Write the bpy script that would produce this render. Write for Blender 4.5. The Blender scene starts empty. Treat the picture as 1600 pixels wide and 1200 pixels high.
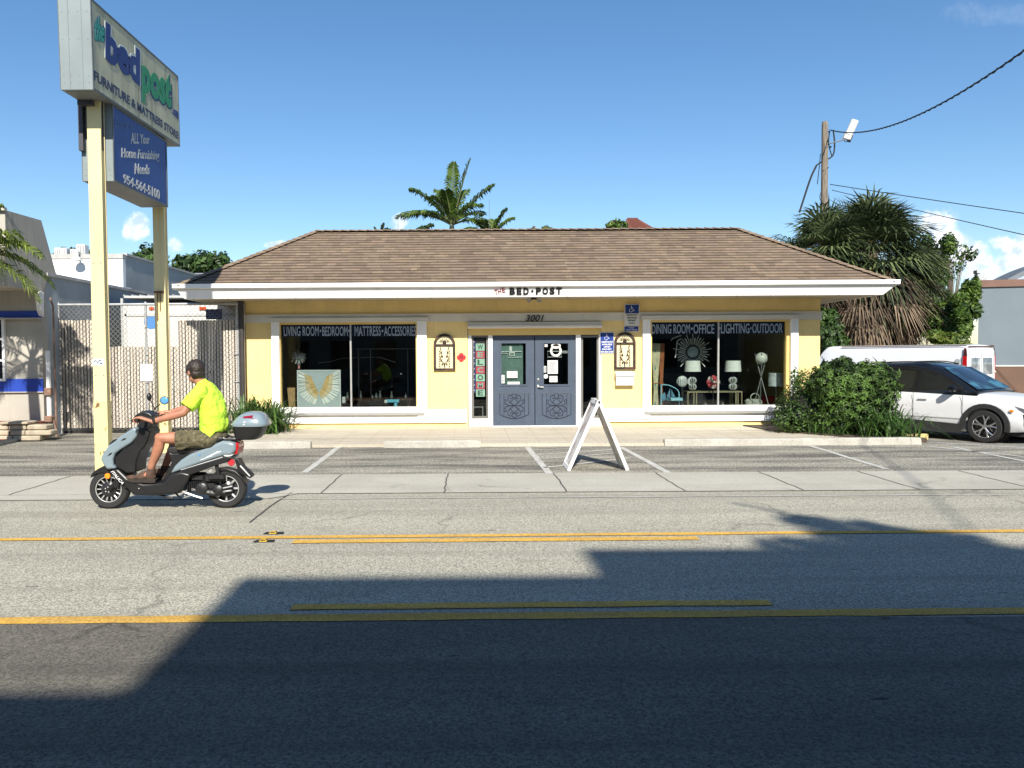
import bpy, math, random
import numpy as np
from mathutils import Vector, Matrix, Euler
random.seed(7)
rad = math.radians
sc = bpy.context.scene
COL = sc.collection

# ------------------------------------------------------------------ camera
CAM_H = 1.65
cam_data = bpy.data.cameras.new('camera')
cam = bpy.data.objects.new('camera', cam_data); COL.objects.link(cam)
cam_data.sensor_width = 36; cam_data.lens = 27.0; cam_data.shift_x = 65/1600
cam_data.clip_start = .05; cam_data.clip_end = 2500
CR = Matrix.Rotation(rad(90-2.147), 4, 'X') @ Matrix.Rotation(rad(-.35), 4, 'Z')
cam.matrix_world = Matrix.Translation((0, 0, CAM_H)) @ CR
sc.camera = cam
_R3 = CR.to_3x3()
def ray(px, py): return _R3 @ Vector(((px-735)/1200, -(py-600)/1200, -1))
def F(px, py, Y):                      # point of the plane y = Y
    d = ray(px, py); t = Y/d.y; return Vector((d.x*t, Y, CAM_H+d.z*t))
def G(px, py, z=0.0):                  # point of the plane z
    d = ray(px, py); t = (z-CAM_H)/d.z; return Vector((d.x*t, d.y*t, z))
def RC(px0, py0, px1, py1, Y):         # rectangle x0,x1,z0,z1 in the plane y = Y
    cx, cy = (px0+px1)/2, (py0+py1)/2
    return F(px0, cy, Y).x, F(px1, cy, Y).x, F(cx, py1, Y).z, F(cx, py0, Y).z

# ------------------------------------------------------------------ light
SUN = Vector((.07, -1, .78)).normalized()
world = bpy.data.worlds.new('World'); sc.world = world; world.use_nodes = True
sun_d = bpy.data.lights.new('sun', 'SUN'); sun_d.energy = 5.0; sun_d.angle = rad(.75); sun_d.color = (1, .95, .86)
sun = bpy.data.objects.new('sun', sun_d); COL.objects.link(sun)
sun.rotation_euler = (-SUN).to_track_quat('-Z', 'Y').to_euler(); sun.location = (0, -20, 30)
sc.view_settings.view_transform = 'Standard'; sc.view_settings.look = 'None'
sc.view_settings.exposure = .67; sc.view_settings.gamma = 1; sc.view_settings.use_curve_mapping = False
sc.cycles.max_bounces = 8; sc.cycles.transparent_max_bounces = 24
SKY_STRENGTH = .066

def build_world():
    nt = world.node_tree; N = nt.nodes; L = nt.links; N.clear()
    out = N.new('ShaderNodeOutputWorld'); bg = N.new('ShaderNodeBackground'); L.new(bg.outputs[0], out.inputs[0])
    sky = N.new('ShaderNodeTexSky'); sky.sky_type = 'NISHITA'; sky.sun_disc = False
    sky.sun_elevation = math.asin(SUN.z); sky.sun_rotation = math.atan2(SUN.x, SUN.y)
    sky.air_density = 1.0; sky.dust_density = .35; sky.ozone_density = 2.2
    bg.inputs[1].default_value = SKY_STRENGTH
    tc = N.new('ShaderNodeTexCoord'); sep = N.new('ShaderNodeSeparateXYZ'); L.new(tc.outputs['Generated'], sep.inputs[0])
    def mth(op, a, b=None, c=None, clamp=False):
        n = N.new('ShaderNodeMath'); n.operation = op; n.use_clamp = clamp
        for i, v in enumerate((a, b, c)):
            if v is None: continue
            if isinstance(v, (int, float)): n.inputs[i].default_value = v
            else: L.new(v, n.inputs[i])
        return n.outputs[0]
    ysafe = mth('MAXIMUM', sep.outputs[1], .05)
    u = mth('DIVIDE', sep.outputs[0], ysafe); v = mth('DIVIDE', sep.outputs[2], ysafe)
    cb = N.new('ShaderNodeCombineXYZ'); L.new(u, cb.inputs[0]); L.new(v, cb.inputs[1])
    n1 = N.new('ShaderNodeTexNoise'); n1.inputs['Scale'].default_value = 26; n1.inputs['Detail'].default_value = 9; n1.inputs['Roughness'].default_value = .62
    L.new(cb.outputs[0], n1.inputs['Vector'])
    n2 = N.new('ShaderNodeTexNoise'); n2.inputs['Scale'].default_value = 60; n2.inputs['Detail'].default_value = 6
    L.new(cb.outputs[0], n2.inputs['Vector'])
    nz = mth('SUBTRACT', n1.outputs[0], .5)
    blobs = [(1462,350,44,26,1),(1478,378,40,26,1),(1500,402,46,26,.9),(1530,415,44,30,.8),(1590,395,42,30,1),(1560,425,60,34,.8),(1630,430,60,50,.9),
             (214,355,24,23,.75),(272,384,16,14,.7),(626,346,15,15,.55),(432,382,22,8,.7),(1650,20,190,22,.07)]
    tot = None
    for px, py, rx, ry, s in blobs:
        d = ray(px, py); u0, v0 = d.x/d.y, d.z/d.y
        a = mth('DIVIDE', mth('SUBTRACT', u, u0), rx/1200); b = mth('DIVIDE', mth('SUBTRACT', v, v0), ry/1200)
        r2 = mth('ADD', mth('MULTIPLY', a, a), mth('MULTIPLY', b, b))
        r = mth('SQRT', r2)
        e = mth('ADD', r, mth('MULTIPLY', nz, 2.0))
        m = N.new('ShaderNodeMapRange'); m.interpolation_type = 'SMOOTHSTEP'
        m.inputs[1].default_value = 1.05; m.inputs[2].default_value = .55; m.inputs[3].default_value = 0; m.inputs[4].default_value = s
        L.new(e, m.inputs[0]); tot = m.outputs[0] if tot is None else mth('MAXIMUM', tot, m.outputs[0])
    front = mth('GREATER_THAN', sep.outputs[1], .1)
    tot = mth('MULTIPLY', tot, front, clamp=True)
    cr = N.new('ShaderNodeMixRGB'); cr.inputs[1].default_value = (7.2, 8.6, 10.6, 1); cr.inputs[2].default_value = (13.2, 13.3, 13.6, 1)
    L.new(mth('MULTIPLY', mth('SUBTRACT', n2.outputs[0], .38), 5, clamp=True), cr.inputs[0])
    hs = N.new('ShaderNodeHueSaturation'); hs.inputs[1].default_value = 1.2; hs.inputs[2].default_value = 1.46
    L.new(sky.outputs[0], hs.inputs['Color'])
    mx = N.new('ShaderNodeMixRGB'); L.new(tot, mx.inputs[0]); L.new(hs.outputs[0], mx.inputs[1]); L.new(cr.outputs[0], mx.inputs[2])
    L.new(mx.outputs[0], bg.inputs[0])
build_world()

# ------------------------------------------------------------------ materials
def lin(r, g, b):
    f = lambda c: ((c/255+.055)/1.055)**2.4 if c > 10 else c/255/12.92
    return (f(r), f(g), f(b))
MATS = {}
def mat(name, col, rough=.6, var=.1, scale=6, detail=4, bump=0, bscale=40, metal=0, streak=0, streak_col=None,
        speck=0, speck_col=(0, 0, 0), speck_scale=60, coat=0, emit=None, spec=.5, tint_attr=False, stretch=(1, 1, 1), patches=0, patch_col=(0, 0, 0), patch_scale=1):
    if name in MATS: return MATS[name]
    m = bpy.data.materials.new(name); m.use_nodes = True; nt = m.node_tree; N = nt.nodes; L = nt.links
    b = N['Principled BSDF']; b.inputs['Roughness'].default_value = rough; b.inputs['Metallic'].default_value = metal
    b.inputs['Specular IOR Level'].default_value = spec
    if coat: b.inputs['Coat Weight'].default_value = coat; b.inputs['Coat Roughness'].default_value = .04
    tc = N.new('ShaderNodeTexCoord'); mp = N.new('ShaderNodeMapping'); mp.inputs['Scale'].default_value = stretch
    L.new(tc.outputs['Object'], mp.inputs[0])
    def noise(s, d=detail, vec=None):
        n = N.new('ShaderNodeTexNoise'); n.inputs['Scale'].default_value = s; n.inputs['Detail'].default_value = d
        L.new(vec or mp.outputs[0], n.inputs['Vector']); return n.outputs[0]
    def ramp(o, a, bb):
        r = N.new('ShaderNodeMapRange'); r.inputs[1].default_value = a; r.inputs[2].default_value = bb; L.new(o, r.inputs[0]); return r.outputs[0]
    def mix(f, a, c, op='MIX'):
        x = N.new('ShaderNodeMixRGB'); x.blend_type = op
        for i, v in enumerate((f, a, c)):
            if isinstance(v, (int, float)): x.inputs[i].default_value = v
            elif isinstance(v, tuple): x.inputs[i].default_value = (*v[:3], 1)
            else: L.new(v, x.inputs[i])
        return x.outputs[0]
    c = tuple(col)
    lo = tuple(max(0, v*(1-var)) for v in c); hi = tuple(min(1, v*(1+var)) for v in c)
    o = mix(ramp(noise(scale), .3, .7), lo, hi)
    if patches:
        o = mix(_mul(nt, ramp(noise(patch_scale, 5), .48, .62), patches), o, patch_col)
    if streak:
        ms = N.new('ShaderNodeMapping'); ms.inputs['Scale'].default_value = (7, 7, .5); L.new(tc.outputs['Object'], ms.inputs[0])
        s = ramp(noise(1.6, 6, ms.outputs[0]), .52, .78)
        o = mix(_mul(nt, s, streak), o, tuple(streak_col or (v*.35 for v in c)))
    if speck:
        s = ramp(noise(speck_scale, 2), .60, .68)
        o = mix(_mul(nt, s, speck), o, speck_col)
    if tint_attr:
        at = N.new('ShaderNodeAttribute'); at.attribute_name = 'tint'; o = mix(1.0, o, at.outputs['Color'], 'MULTIPLY')
    L.new(o, b.inputs['Base Color'])
    if bump:
        bp = N.new('ShaderNodeBump'); bp.inputs['Strength'].default_value = bump; bp.inputs['Distance'].default_value = .01
        L.new(noise(bscale, 5), bp.inputs['Height']); L.new(bp.outputs[0], b.inputs['Normal'])
    if emit:
        b.inputs['Emission Color'].default_value = (*emit[0], 1); b.inputs['Emission Strength'].default_value = emit[1]
    MATS[name] = m; return m
def _mul(nt, o, k):
    n = nt.nodes.new('ShaderNodeMath'); n.operation = 'MULTIPLY'; n.inputs[1].default_value = k; nt.links.new(o, n.inputs[0]); return n.outputs[0]
def glass(name, tint, refl=1.45, rough=0.0, gloss=(1, 1, 1)):
    if name in MATS: return MATS[name]
    m = bpy.data.materials.new(name); m.use_nodes = True; nt = m.node_tree; N = nt.nodes; L = nt.links; N.clear()
    out = N.new('ShaderNodeOutputMaterial'); mx = N.new('ShaderNodeMixShader'); fr = N.new('ShaderNodeFresnel'); fr.inputs[0].default_value = refl
    tr = N.new('ShaderNodeBsdfTransparent'); tr.inputs[0].default_value = (*tint, 1)
    gl = N.new('ShaderNodeBsdfGlossy'); gl.inputs['Roughness'].default_value = rough; gl.inputs[0].default_value = (*gloss, 1)
    n = N.new('ShaderNodeTexNoise'); n.inputs['Scale'].default_value = 1.3; bp = N.new('ShaderNodeBump'); bp.inputs['Strength'].default_value = .02
    L.new(n.outputs[0], bp.inputs['Height']); L.new(bp.outputs[0], gl.inputs['Normal'])
    L.new(fr.outputs[0], mx.inputs[0]); L.new(tr.outputs[0], mx.inputs[1]); L.new(gl.outputs[0], mx.inputs[2]); L.new(mx.outputs[0], out.inputs[0])
    MATS[name] = m; return m
def leafmat(name, c1, c2, rough=.45, trans=.25):
    if name in MATS: return MATS[name]
    m = bpy.data.materials.new(name); m.use_nodes = True; nt = m.node_tree; N = nt.nodes; L = nt.links
    b = N['Principled BSDF']; b.inputs['Roughness'].default_value = rough; b.inputs['Specular IOR Level'].default_value = .35
    at = N.new('ShaderNodeAttribute'); at.attribute_name = 'tint'
    sp = N.new('ShaderNodeSeparateColor'); L.new(at.outputs['Color'], sp.inputs[0])
    mx = N.new('ShaderNodeMixRGB'); mx.inputs[1].default_value = (*c1, 1); mx.inputs[2].default_value = (*c2, 1); L.new(sp.outputs[0], mx.inputs[0])
    L.new(mx.outputs[0], b.inputs['Base Color'])
    t = N.new('ShaderNodeBsdfTranslucent'); L.new(mx.outputs[0], t.inputs[0])
    ms = N.new('ShaderNodeMixShader'); ms.inputs[0].default_value = trans
    L.new(b.outputs[0], ms.inputs[1]); L.new(t.outputs[0], ms.inputs[2])
    L.new(ms.outputs[0], N['Material Output'].inputs[0]); MATS[name] = m; return m

# ------------------------------------------------------------------ mesh helpers
LOC = {}
class MB:
    def __init__(s): s.v = []; s.f = []; s.m = []; s.t = []; s.cur = 0; s.tint = 1.0
    def _add(s, vs, fs):
        b = len(s.v); s.v += [tuple(x) for x in vs]
        for f in fs: s.f.append([i+b for i in f]); s.m.append(s.cur); s.t.append(s.tint)
    def quad(s, a, b, c, d): s._add([a, b, c, d], [[0, 1, 2, 3]])
    def tri(s, a, b, c): s._add([a, b, c], [[0, 1, 2]])
    def box(s, x0, x1, y0, y1, z0, z1, M_=None):
        vs = [Vector((x, y, z)) for z in (z0, z1) for y in (y0, y1) for x in (x0, x1)]
        if M_ is not None: vs = [M_ @ v for v in vs]
        s._add(vs, [[0, 2, 3, 1], [4, 5, 7, 6], [0, 1, 5, 4], [2, 6, 7, 3], [0, 4, 6, 2], [1, 3, 7, 5]]); return s
    def bbox(s, c, d, M_=None, bev=.01):        # bevelled box, centre and size
        hx, hy, hz = (k/2 for k in d); b = min(bev, hx*.9, hy*.9, hz*.9); vs = []
        ring = [(-hx+b, -hy), (hx-b, -hy), (hx, -hy+b), (hx, hy-b), (hx-b, hy), (-hx+b, hy), (-hx, hy-b), (-hx, -hy+b)]
        for z, k in ((-hz, b), (-hz+b, 0), (hz-b, 0), (hz, b)):
            for x, y in ring:
                sx = 1 if k == 0 else (1-k/hx); sy = 1 if k == 0 else (1-k/hy)
                vs.append(Vector((c[0]+x*sx, c[1]+y*sy, c[2]+z)))
        fs = [[j*8+i, j*8+(i+1) % 8, j*8+8+(i+1) % 8, j*8+8+i] for j in range(3) for i in range(8)]
        fs += [list(range(7, -1, -1)), list(range(24, 32))]
        if M_ is not None: vs = [M_ @ v for v in vs]
        s._add(vs, fs); return s
    def tube(s, pts, r, n=8, caps=True, sx=1):
        pts = [Vector(p) for p in pts]
        if len(pts) < 2: return s
        rs = r if isinstance(r, (list, tuple)) else [r]*len(pts)
        vs = []; prev = None
        for i, p in enumerate(pts):
            t = (pts[min(i+1, len(pts)-1)]-pts[max(i-1, 0)])
            if t.length < 1e-9: t = Vector((0, 0, 1))
            t.normalize()
            if prev is None:
                a = Vector((0, 0, 1)) if abs(t.z) < .9 else Vector((0, 1, 0)); u = t.cross(a).normalized()
            else:
                u = prev - t*prev.dot(t)
                u = u.normalized() if u.length > 1e-6 else t.orthogonal().normalized()
            prev = u; w = t.cross(u)
            for k in range(n):
                a = 2*math.pi*k/n; vs.append(p+(u*math.cos(a)*sx+w*math.sin(a))*rs[i])
        fs = [[j*n+k, j*n+(k+1) % n, j*n+n+(k+1) % n, j*n+n+k] for j in range(len(pts)-1) for k in range(n)]
        if caps: fs += [list(range(n-1, -1, -1)), list(range((len(pts)-1)*n, len(pts)*n))]
        s._add(vs, fs); return s
    def lathe(s, prof, c=(0, 0, 0), n=24, M_=None, cap=True):      # prof: (r, z) pairs about local z
        vs = []; fs = []
        for r, z in prof:
            for k in range(n):
                a = 2*math.pi*k/n; vs.append(Vector((r*math.cos(a), r*math.sin(a), z)))
        for j in range(len(prof)-1):
            for k in range(n): fs.append([j*n+k, j*n+(k+1) % n, j*n+n+(k+1) % n, j*n+n+k])
        if cap and prof[0][0] > 1e-4: fs.append(list(range(n-1, -1, -1)))
        if cap and prof[-1][0] > 1e-4: fs.append(list(range((len(prof)-1)*n, len(prof)*n)))
        if M_ is not None: vs = [M_ @ v for v in vs]
        else: vs = [v+Vector(c) for v in vs]
        s._add(vs, fs); return s
    def ball(s, c, r, n=14, M_=None):
        rx, ry, rz = (r, r, r) if isinstance(r, (int, float)) else r
        vs = []; fs = []; m = n//2+1
        for j in range(m+1):
            ph = math.pi*j/m
            for k in range(n):
                a = 2*math.pi*k/n; vs.append(Vector((rx*math.sin(ph)*math.cos(a), ry*math.sin(ph)*math.sin(a), rz*math.cos(ph))))
        for j in range(m):
            for k in range(n): fs.append([j*n+k, j*n+n+k, j*n+n+(k+1) % n, j*n+(k+1) % n])
        if M_ is not None: vs = [M_ @ v for v in vs]
        s._add([v+Vector(c) for v in vs], fs); return s
    def torus(s, c, R, r, ax='Y', n=32, k=8, M_=None, sz=1):
        vs = []; fs = []
        for i in range(n):
            a = 2*math.pi*i/n
            for j in range(k):
                b = 2*math.pi*j/k; q = R+r*math.cos(b); h = r*math.sin(b)*sz
                p = {'Y': (q*math.cos(a), h, q*math.sin(a)), 'Z': (q*math.cos(a), q*math.sin(a), h), 'X': (h, q*math.cos(a), q*math.sin(a))}[ax]
                v = Vector(p)
                if M_ is not None: v = M_ @ v
                vs.append(v+Vector(c))
        for i in range(n):
            for j in range(k): fs.append([i*k+j, ((i+1) % n)*k+j, ((i+1) % n)*k+(j+1) % k, i*k+(j+1) % k])
        s._add(vs, fs); return s
    def prism(s, poly, d, plane='XZ', at=0.0):            # polygon extruded from at to at+d along the third axis
        mk = {'XZ': lambda p, h: (p[0], h, p[1]), 'XY': lambda p, h: (p[0], p[1], h), 'YZ': lambda p, h: (h, p[0], p[1])}[plane]
        n = len(poly); vs = [mk(p, at) for p in poly]+[mk(p, at+d) for p in poly]
        s._add(vs, [list(range(n)), list(range(2*n-1, n-1, -1))]+[[i, i+n, (i+1) % n+n, (i+1) % n] for i in range(n)]); return s
    def grid(s, fn, nu, nv):                              # open surface fn(u,v), u,v in 0..1
        vs = [fn(i/nu, j/nv) for j in range(nv+1) for i in range(nu+1)]
        s._add(vs, [[j*(nu+1)+i, j*(nu+1)+i+1, (j+1)*(nu+1)+i+1, (j+1)*(nu+1)+i] for j in range(nv) for i in range(nu)]); return s
    def loft(s, rings, caps=True):
        n = len(rings[0]); vs = [p for r in rings for p in r]
        fs = [[j*n+k, j*n+(k+1) % n, j*n+n+(k+1) % n, j*n+n+k] for j in range(len(rings)-1) for k in range(n)]
        if caps: fs += [list(range(n-1, -1, -1)), list(range((len(rings)-1)*n, len(rings)*n))]
        s._add(vs, fs); return s
    def add(s, vs, fs, M_=None):
        s._add([M_ @ Vector(v) for v in vs] if M_ is not None else vs, fs); return s
    def text(s, body, x0, x1, z0, z1, y, d=.004, bold=0.0, shear=0, right=Vector((1, 0, 0)), up=Vector((0, 0, 1)), origin=None, fitw=True):
        """letters filling the rectangle; origin+right*x+up*z is the face, extruded towards right x up"""
        vs, fs = text_geo(body, bold, shear)
        if not vs: return s
        xs = [p[0] for p in vs]; ys = [p[1] for p in vs]; a0, a1, b0, b1 = min(xs), max(xs), min(ys), max(ys)
        kx = (x1-x0)/(a1-a0); kz = (z1-z0)/(b1-b0)
        if not fitw: kx = kz
        nrm = right.cross(up)
        o = origin if origin is not None else Vector((0, y, 0))
        res = [o+right*(x0+(p[0]-a0)*kx)+up*(z0+(p[1]-b0)*kz)+nrm*(p[2]*d) for p in vs]
        s._add(res, fs); return s
    def build(s, name, mats, parent=None, smooth=False, local=False, bevel=0):
        me = bpy.data.meshes.new(name)
        if not isinstance(mats, (list, tuple)): mats = [mats]
        off = Vector(LOC.get(parent.name, (0, 0, 0))) if (parent is not None and not local) else Vector((0, 0, 0))
        if off.length: V = [(v[0]-off.x, v[1]-off.y, v[2]-off.z) for v in s.v]
        else: V = s.v
        me.from_pydata(V, [], s.f)
        for m_ in mats: me.materials.append(m_)
        me.polygons.foreach_set('material_index', s.m)
        if any(t != 1.0 for t in s.t):
            at = me.color_attributes.new('tint', 'FLOAT_COLOR', 'CORNER'); arr = []
            for f, t in zip(s.f, s.t):
                q = (t, t, t, 1) if isinstance(t, (int, float)) else (*t, 1)
                arr += list(q)*len(f)
            at.data.foreach_set('color', arr)
        if smooth: me.shade_smooth() if smooth is True else None
        me.update()
        o = bpy.data.objects.new(name, me); COL.objects.link(o)
        if smooth is True:
            me.polygons.foreach_set('use_smooth', [True]*len(me.polygons))
            try: me.set_sharp_from_angle(angle=rad(40))
            except Exception: pass
        if bevel:
            b = o.modifiers.new('bevel', 'BEVEL'); b.width = bevel; b.segments = 2; b.limit_method = 'ANGLE'; b.angle_limit = rad(40)
        if parent is not None:
            o.parent = parent; LOC[o.name] = tuple(LOC.get(parent.name, (0, 0, 0)))
        return o
_tc = {}
def text_geo(body, bold=0.0, shear=0):
    k = (body, bold, shear)
    if k in _tc: return _tc[k]
    cu = bpy.data.curves.new('t', 'FONT'); cu.body = body; cu.offset = bold; cu.shear = shear; cu.extrude = .5; cu.resolution_u = 3; cu.size = 1
    o = bpy.data.objects.new('t', cu); COL.objects.link(o)
    dg = bpy.context.evaluated_depsgraph_get(); me = bpy.data.meshes.new_from_object(o.evaluated_get(dg))
    vs = [(v.co.x, v.co.y, v.co.z+.5) for v in me.vertices]; fs = [list(p.vertices) for p in me.polygons]
    bpy.data.objects.remove(o); bpy.data.meshes.remove(me); bpy.data.curves.remove(cu)
    _tc[k] = (vs, fs); return _tc[k]
def tag(o, label=None, cat=None, group=None, kind=None):
    if label: o['label'] = label
    if cat: o['category'] = cat
    if group: o['group'] = group
    if kind: o['kind'] = kind
    return o
def thing(name, label, cat, loc=(0, 0, 0), rotz=0, group=None):
    o = bpy.data.objects.new(name, None); COL.objects.link(o); o.location = loc; o.rotation_euler = (0, 0, rotz)
    LOC[o.name] = tuple(loc); o.empty_display_size = .2
    return tag(o, label, cat, group)
def struct(o): o['kind'] = 'structure'; return o
def copy_tree(o, parent=None):
    c = o.copy(); COL.objects.link(c)
    if parent is not None: c.parent = parent
    for ch in [x for x in bpy.data.objects if x.parent == o]: copy_tree(ch, c)
    return c
def bez(p0, p1, p2, n=8):
    p0, p1, p2 = Vector(p0), Vector(p1), Vector(p2)
    return [p0*(1-t)**2+p1*2*t*(1-t)+p2*t*t for t in (i/n for i in range(n+1))]
def spline(pts, n=6):
    P_ = [Vector(p) for p in pts]; P_ = [P_[0]*2-P_[1]]+P_+[P_[-1]*2-P_[-2]]; out = []
    for i in range(1, len(P_)-2):
        for k in range(n):
            t = k/n; a, b, c, d = P_[i-1:i+3]
            out.append(.5*((2*b)+(c-a)*t+(2*a-5*b+4*c-d)*t*t+(-a+3*b-3*c+d)*t**3))
    out.append(P_[-2]); return out
def wall_open(mb, x0, x1, z0, z1, y0, y1, ops):
    xs = sorted({x0, x1, *[a for o in ops for a in o[:2]]}); zs = sorted({z0, z1, *[a for o in ops for a in o[2:]]})
    def solid(i, j):
        if i < 0 or j < 0 or i >= len(xs)-1 or j >= len(zs)-1: return False
        cx = (xs[i]+xs[i+1])/2; cz = (zs[j]+zs[j+1])/2
        return not any(o[0] < cx < o[1] and o[2] < cz < o[3] for o in ops)
    for i in range(len(xs)-1):
        for j in range(len(zs)-1):
            if not solid(i, j): continue
            a, b, c, d = xs[i], xs[i+1], zs[j], zs[j+1]
            mb.quad((a, y0, c), (b, y0, c), (b, y0, d), (a, y0, d)); mb.quad((a, y1, d), (b, y1, d), (b, y1, c), (a, y1, c))
            if not solid(i-1, j): mb.quad((a, y0, c), (a, y0, d), (a, y1, d), (a, y1, c))
            if not solid(i+1, j): mb.quad((b, y0, d), (b, y0, c), (b, y1, c), (b, y1, d))
            if not solid(i, j-1): mb.quad((a, y0, c), (a, y1, c), (b, y1, c), (b, y0, c))
            if not solid(i, j+1): mb.quad((a, y0, d), (b, y0, d), (b, y1, d), (a, y1, d))
def noise_poly(y_fn, x0, x1, n): return [(x0+(x1-x0)*i/n, y_fn(i/n)) for i in range(n+1)]
# ================================================================== SETTING
FY = 16.9                                     # facade plane
white = mat('white_paint', (.78, .77, .74), .5, .06, 3, streak=.45, streak_col=(.5, .48, .43))
white_g = mat('white_gutter_paint', (.82, .81, .79), .4, .03, 3)
yellow = mat('yellow_stucco', (.82, .62, .26), .85, .06, 2, bump=.35, bscale=55, streak=.3, streak_col=(.56, .42, .20), patches=.25, patch_col=(.62, .47, .22), patch_scale=1.5)
yellow_t = mat('yellow_trim', (.68, .48, .16), .6, .06, 3)
grey_band = mat('grey_cornice_paint', (.60, .58, .52), .6, .05, 3)
black = mat('black_plastic', (.012, .012, .013), .4, .2, 5)
blackm = mat('black_matte', (.01, .01, .011), .8, .2, 5)
alu = mat('aluminium', (.45, .45, .43), .4, .06, 8, metal=.6)
galv = mat('galvanised_steel', (.42, .43, .43), .45, .15, 12, metal=.5)
paper = mat('paper', (.60, .60, .58), .7, .03, 3)
inkb = mat('black_lettering', (.006, .006, .007), .5, .1, 3)
wlet = mat('white_lettering', (.75, .76, .82), .5, .03, 3)
blue_sign = mat('blue_sign_paint', (.008, .036, .21), .4, .08, 3)

def roadmat(name, base, dark, light, pscale, sp_sc, rough=.9, stretch=(1, 1, 1), crack=0, speckle=.5, marks=0, bands=0):
    m = bpy.data.materials.new(name); m.use_nodes = True; nt = m.node_tree; N = nt.nodes; L = nt.links
    b = N['Principled BSDF']; b.inputs['Roughness'].default_value = rough; b.inputs['Specular IOR Level'].default_value = .25
    tc = N.new('ShaderNodeTexCoord'); mp = N.new('ShaderNodeMapping'); mp.inputs['Scale'].default_value = stretch; L.new(tc.outputs['Object'], mp.inputs[0])
    def noise(s, d, v, r=.6):
        n = N.new('ShaderNodeTexNoise'); n.inputs['Scale'].default_value = s; n.inputs['Detail'].default_value = d; n.inputs['Roughness'].default_value = r
        L.new(v, n.inputs['Vector']); return n.outputs[0]
    def rng(o, a, c, x=0, y=1):
        r = N.new('ShaderNodeMapRange'); r.inputs[1].default_value = a; r.inputs[2].default_value = c; r.inputs[3].default_value = x; r.inputs[4].default_value = y; L.new(o, r.inputs[0]); return r.outputs[0]
    def mix(f, a, c, op='MIX'):
        x = N.new('ShaderNodeMixRGB'); x.blend_type = op
        for i, v in enumerate((f, a, c)):
            if isinstance(v, (int, float)): x.inputs[i].default_value = v
            elif isinstance(v, tuple): x.inputs[i].default_value = (*v, 1)
            else: L.new(v, x.inputs[i])
        return x.outputs[0]
    big = rng(noise(pscale, 6, mp.outputs[0]), .38, .64)
    o = mix(big, base, dark)
    o = mix(_mul(nt, rng(noise(pscale*2.7, 7, mp.outputs[0], .75), .52, .72), .55), o, light)
    sp = rng(noise(sp_sc, 2, tc.outputs['Object'], .8), .35, .65, 1-speckle, 1+speckle)
    cb = N.new('ShaderNodeCombineColor'); [L.new(sp, cb.inputs[i]) for i in range(3)]
    o = mix(1.0, o, cb.outputs[0], 'MULTIPLY')
    sp2 = rng(noise(sp_sc*.28, 3, tc.outputs['Object'], .8), .62, .68)
    o = mix(_mul(nt, sp2, .35), o, tuple(v*.45 for v in dark))
    if crack:
        vo = N.new('ShaderNodeTexVoronoi'); vo.feature = 'DISTANCE_TO_EDGE'; vo.inputs['Scale'].default_value = crack
        ad = N.new('ShaderNodeVectorMath'); ad.operation = 'ADD'; nn = N.new('ShaderNodeTexNoise'); nn.inputs['Scale'].default_value = 3; nn.inputs['Detail'].default_value = 5
        L.new(tc.outputs['Object'], nn.inputs['Vector']); sc_ = N.new('ShaderNodeVectorMath'); sc_.operation = 'SCALE'; sc_.inputs[3].default_value = .5
        L.new(nn.outputs['Color'], sc_.inputs[0]); L.new(tc.outputs['Object'], ad.inputs[0]); L.new(sc_.outputs[0], ad.inputs[1]); L.new(ad.outputs[0], vo.inputs['Vector'])
        ck = rng(vo.outputs['Distance'], .012, .0, 0, 1)
        gate = rng(noise(.5, 2, tc.outputs['Object']), .5, .6)
        k = N.new('ShaderNodeMath'); k.operation = 'MULTIPLY'; L.new(ck, k.inputs[0]); L.new(gate, k.inputs[1])
        o = mix(_mul(nt, k.outputs[0], .6), o, tuple(v*.35 for v in dark))
    def mapped(sc3):
        q = N.new('ShaderNodeMapping'); q.inputs['Scale'].default_value = sc3; L.new(tc.outputs['Object'], q.inputs[0]); return q.outputs[0]
    if bands:
        o = mix(_mul(nt, rng(noise(1.3, 3, mapped((.04, 1.5, 1))), .5, .66), bands), o, tuple(v*.62 for v in dark))
        o = mix(_mul(nt, rng(noise(.8, 4, mapped((.6, 1.6, 1))), .62, .72), bands*.9), o, tuple(v*.5 for v in dark))
    if marks:
        o = mix(_mul(nt, rng(noise(2.6, 3, mapped((1.3, 7, 1)), .5), .715, .74), marks), o, tuple(v*.18 for v in dark))
    L.new(o, b.inputs['Base Color'])
    bp = N.new('ShaderNodeBump'); bp.inputs['Strength'].default_value = .5; bp.inputs['Distance'].default_value = .006
    L.new(noise(sp_sc, 3, tc.outputs['Object'], .8), bp.inputs['Height']); L.new(bp.outputs[0], b.inputs['Normal'])
    return m
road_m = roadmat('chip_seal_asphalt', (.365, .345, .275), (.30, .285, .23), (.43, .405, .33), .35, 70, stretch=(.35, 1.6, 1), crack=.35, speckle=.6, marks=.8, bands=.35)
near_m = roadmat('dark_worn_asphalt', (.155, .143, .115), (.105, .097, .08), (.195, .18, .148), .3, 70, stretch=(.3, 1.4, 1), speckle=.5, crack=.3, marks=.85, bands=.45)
lot_m = roadmat('weathered_lot_asphalt', (.31, .29, .235), (.10, .095, .082), (.48, .445, .37), .9, 34, stretch=(.45, 2.4, 1), crack=.8, speckle=.8)
conc_m = roadmat('concrete', (.43, .41, .345), (.36, .34, .285), (.48, .46, .39), .5, 70, crack=.3, speckle=.14, marks=.5, bands=.2)
apron_m = roadmat('tan_stamped_paving', (.50, .45, .36), (.42, .37, .29), (.56, .51, .42), .8, 50, stretch=(.5, 2.5, 1), speckle=.2, marks=.4, bands=.4)
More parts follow.
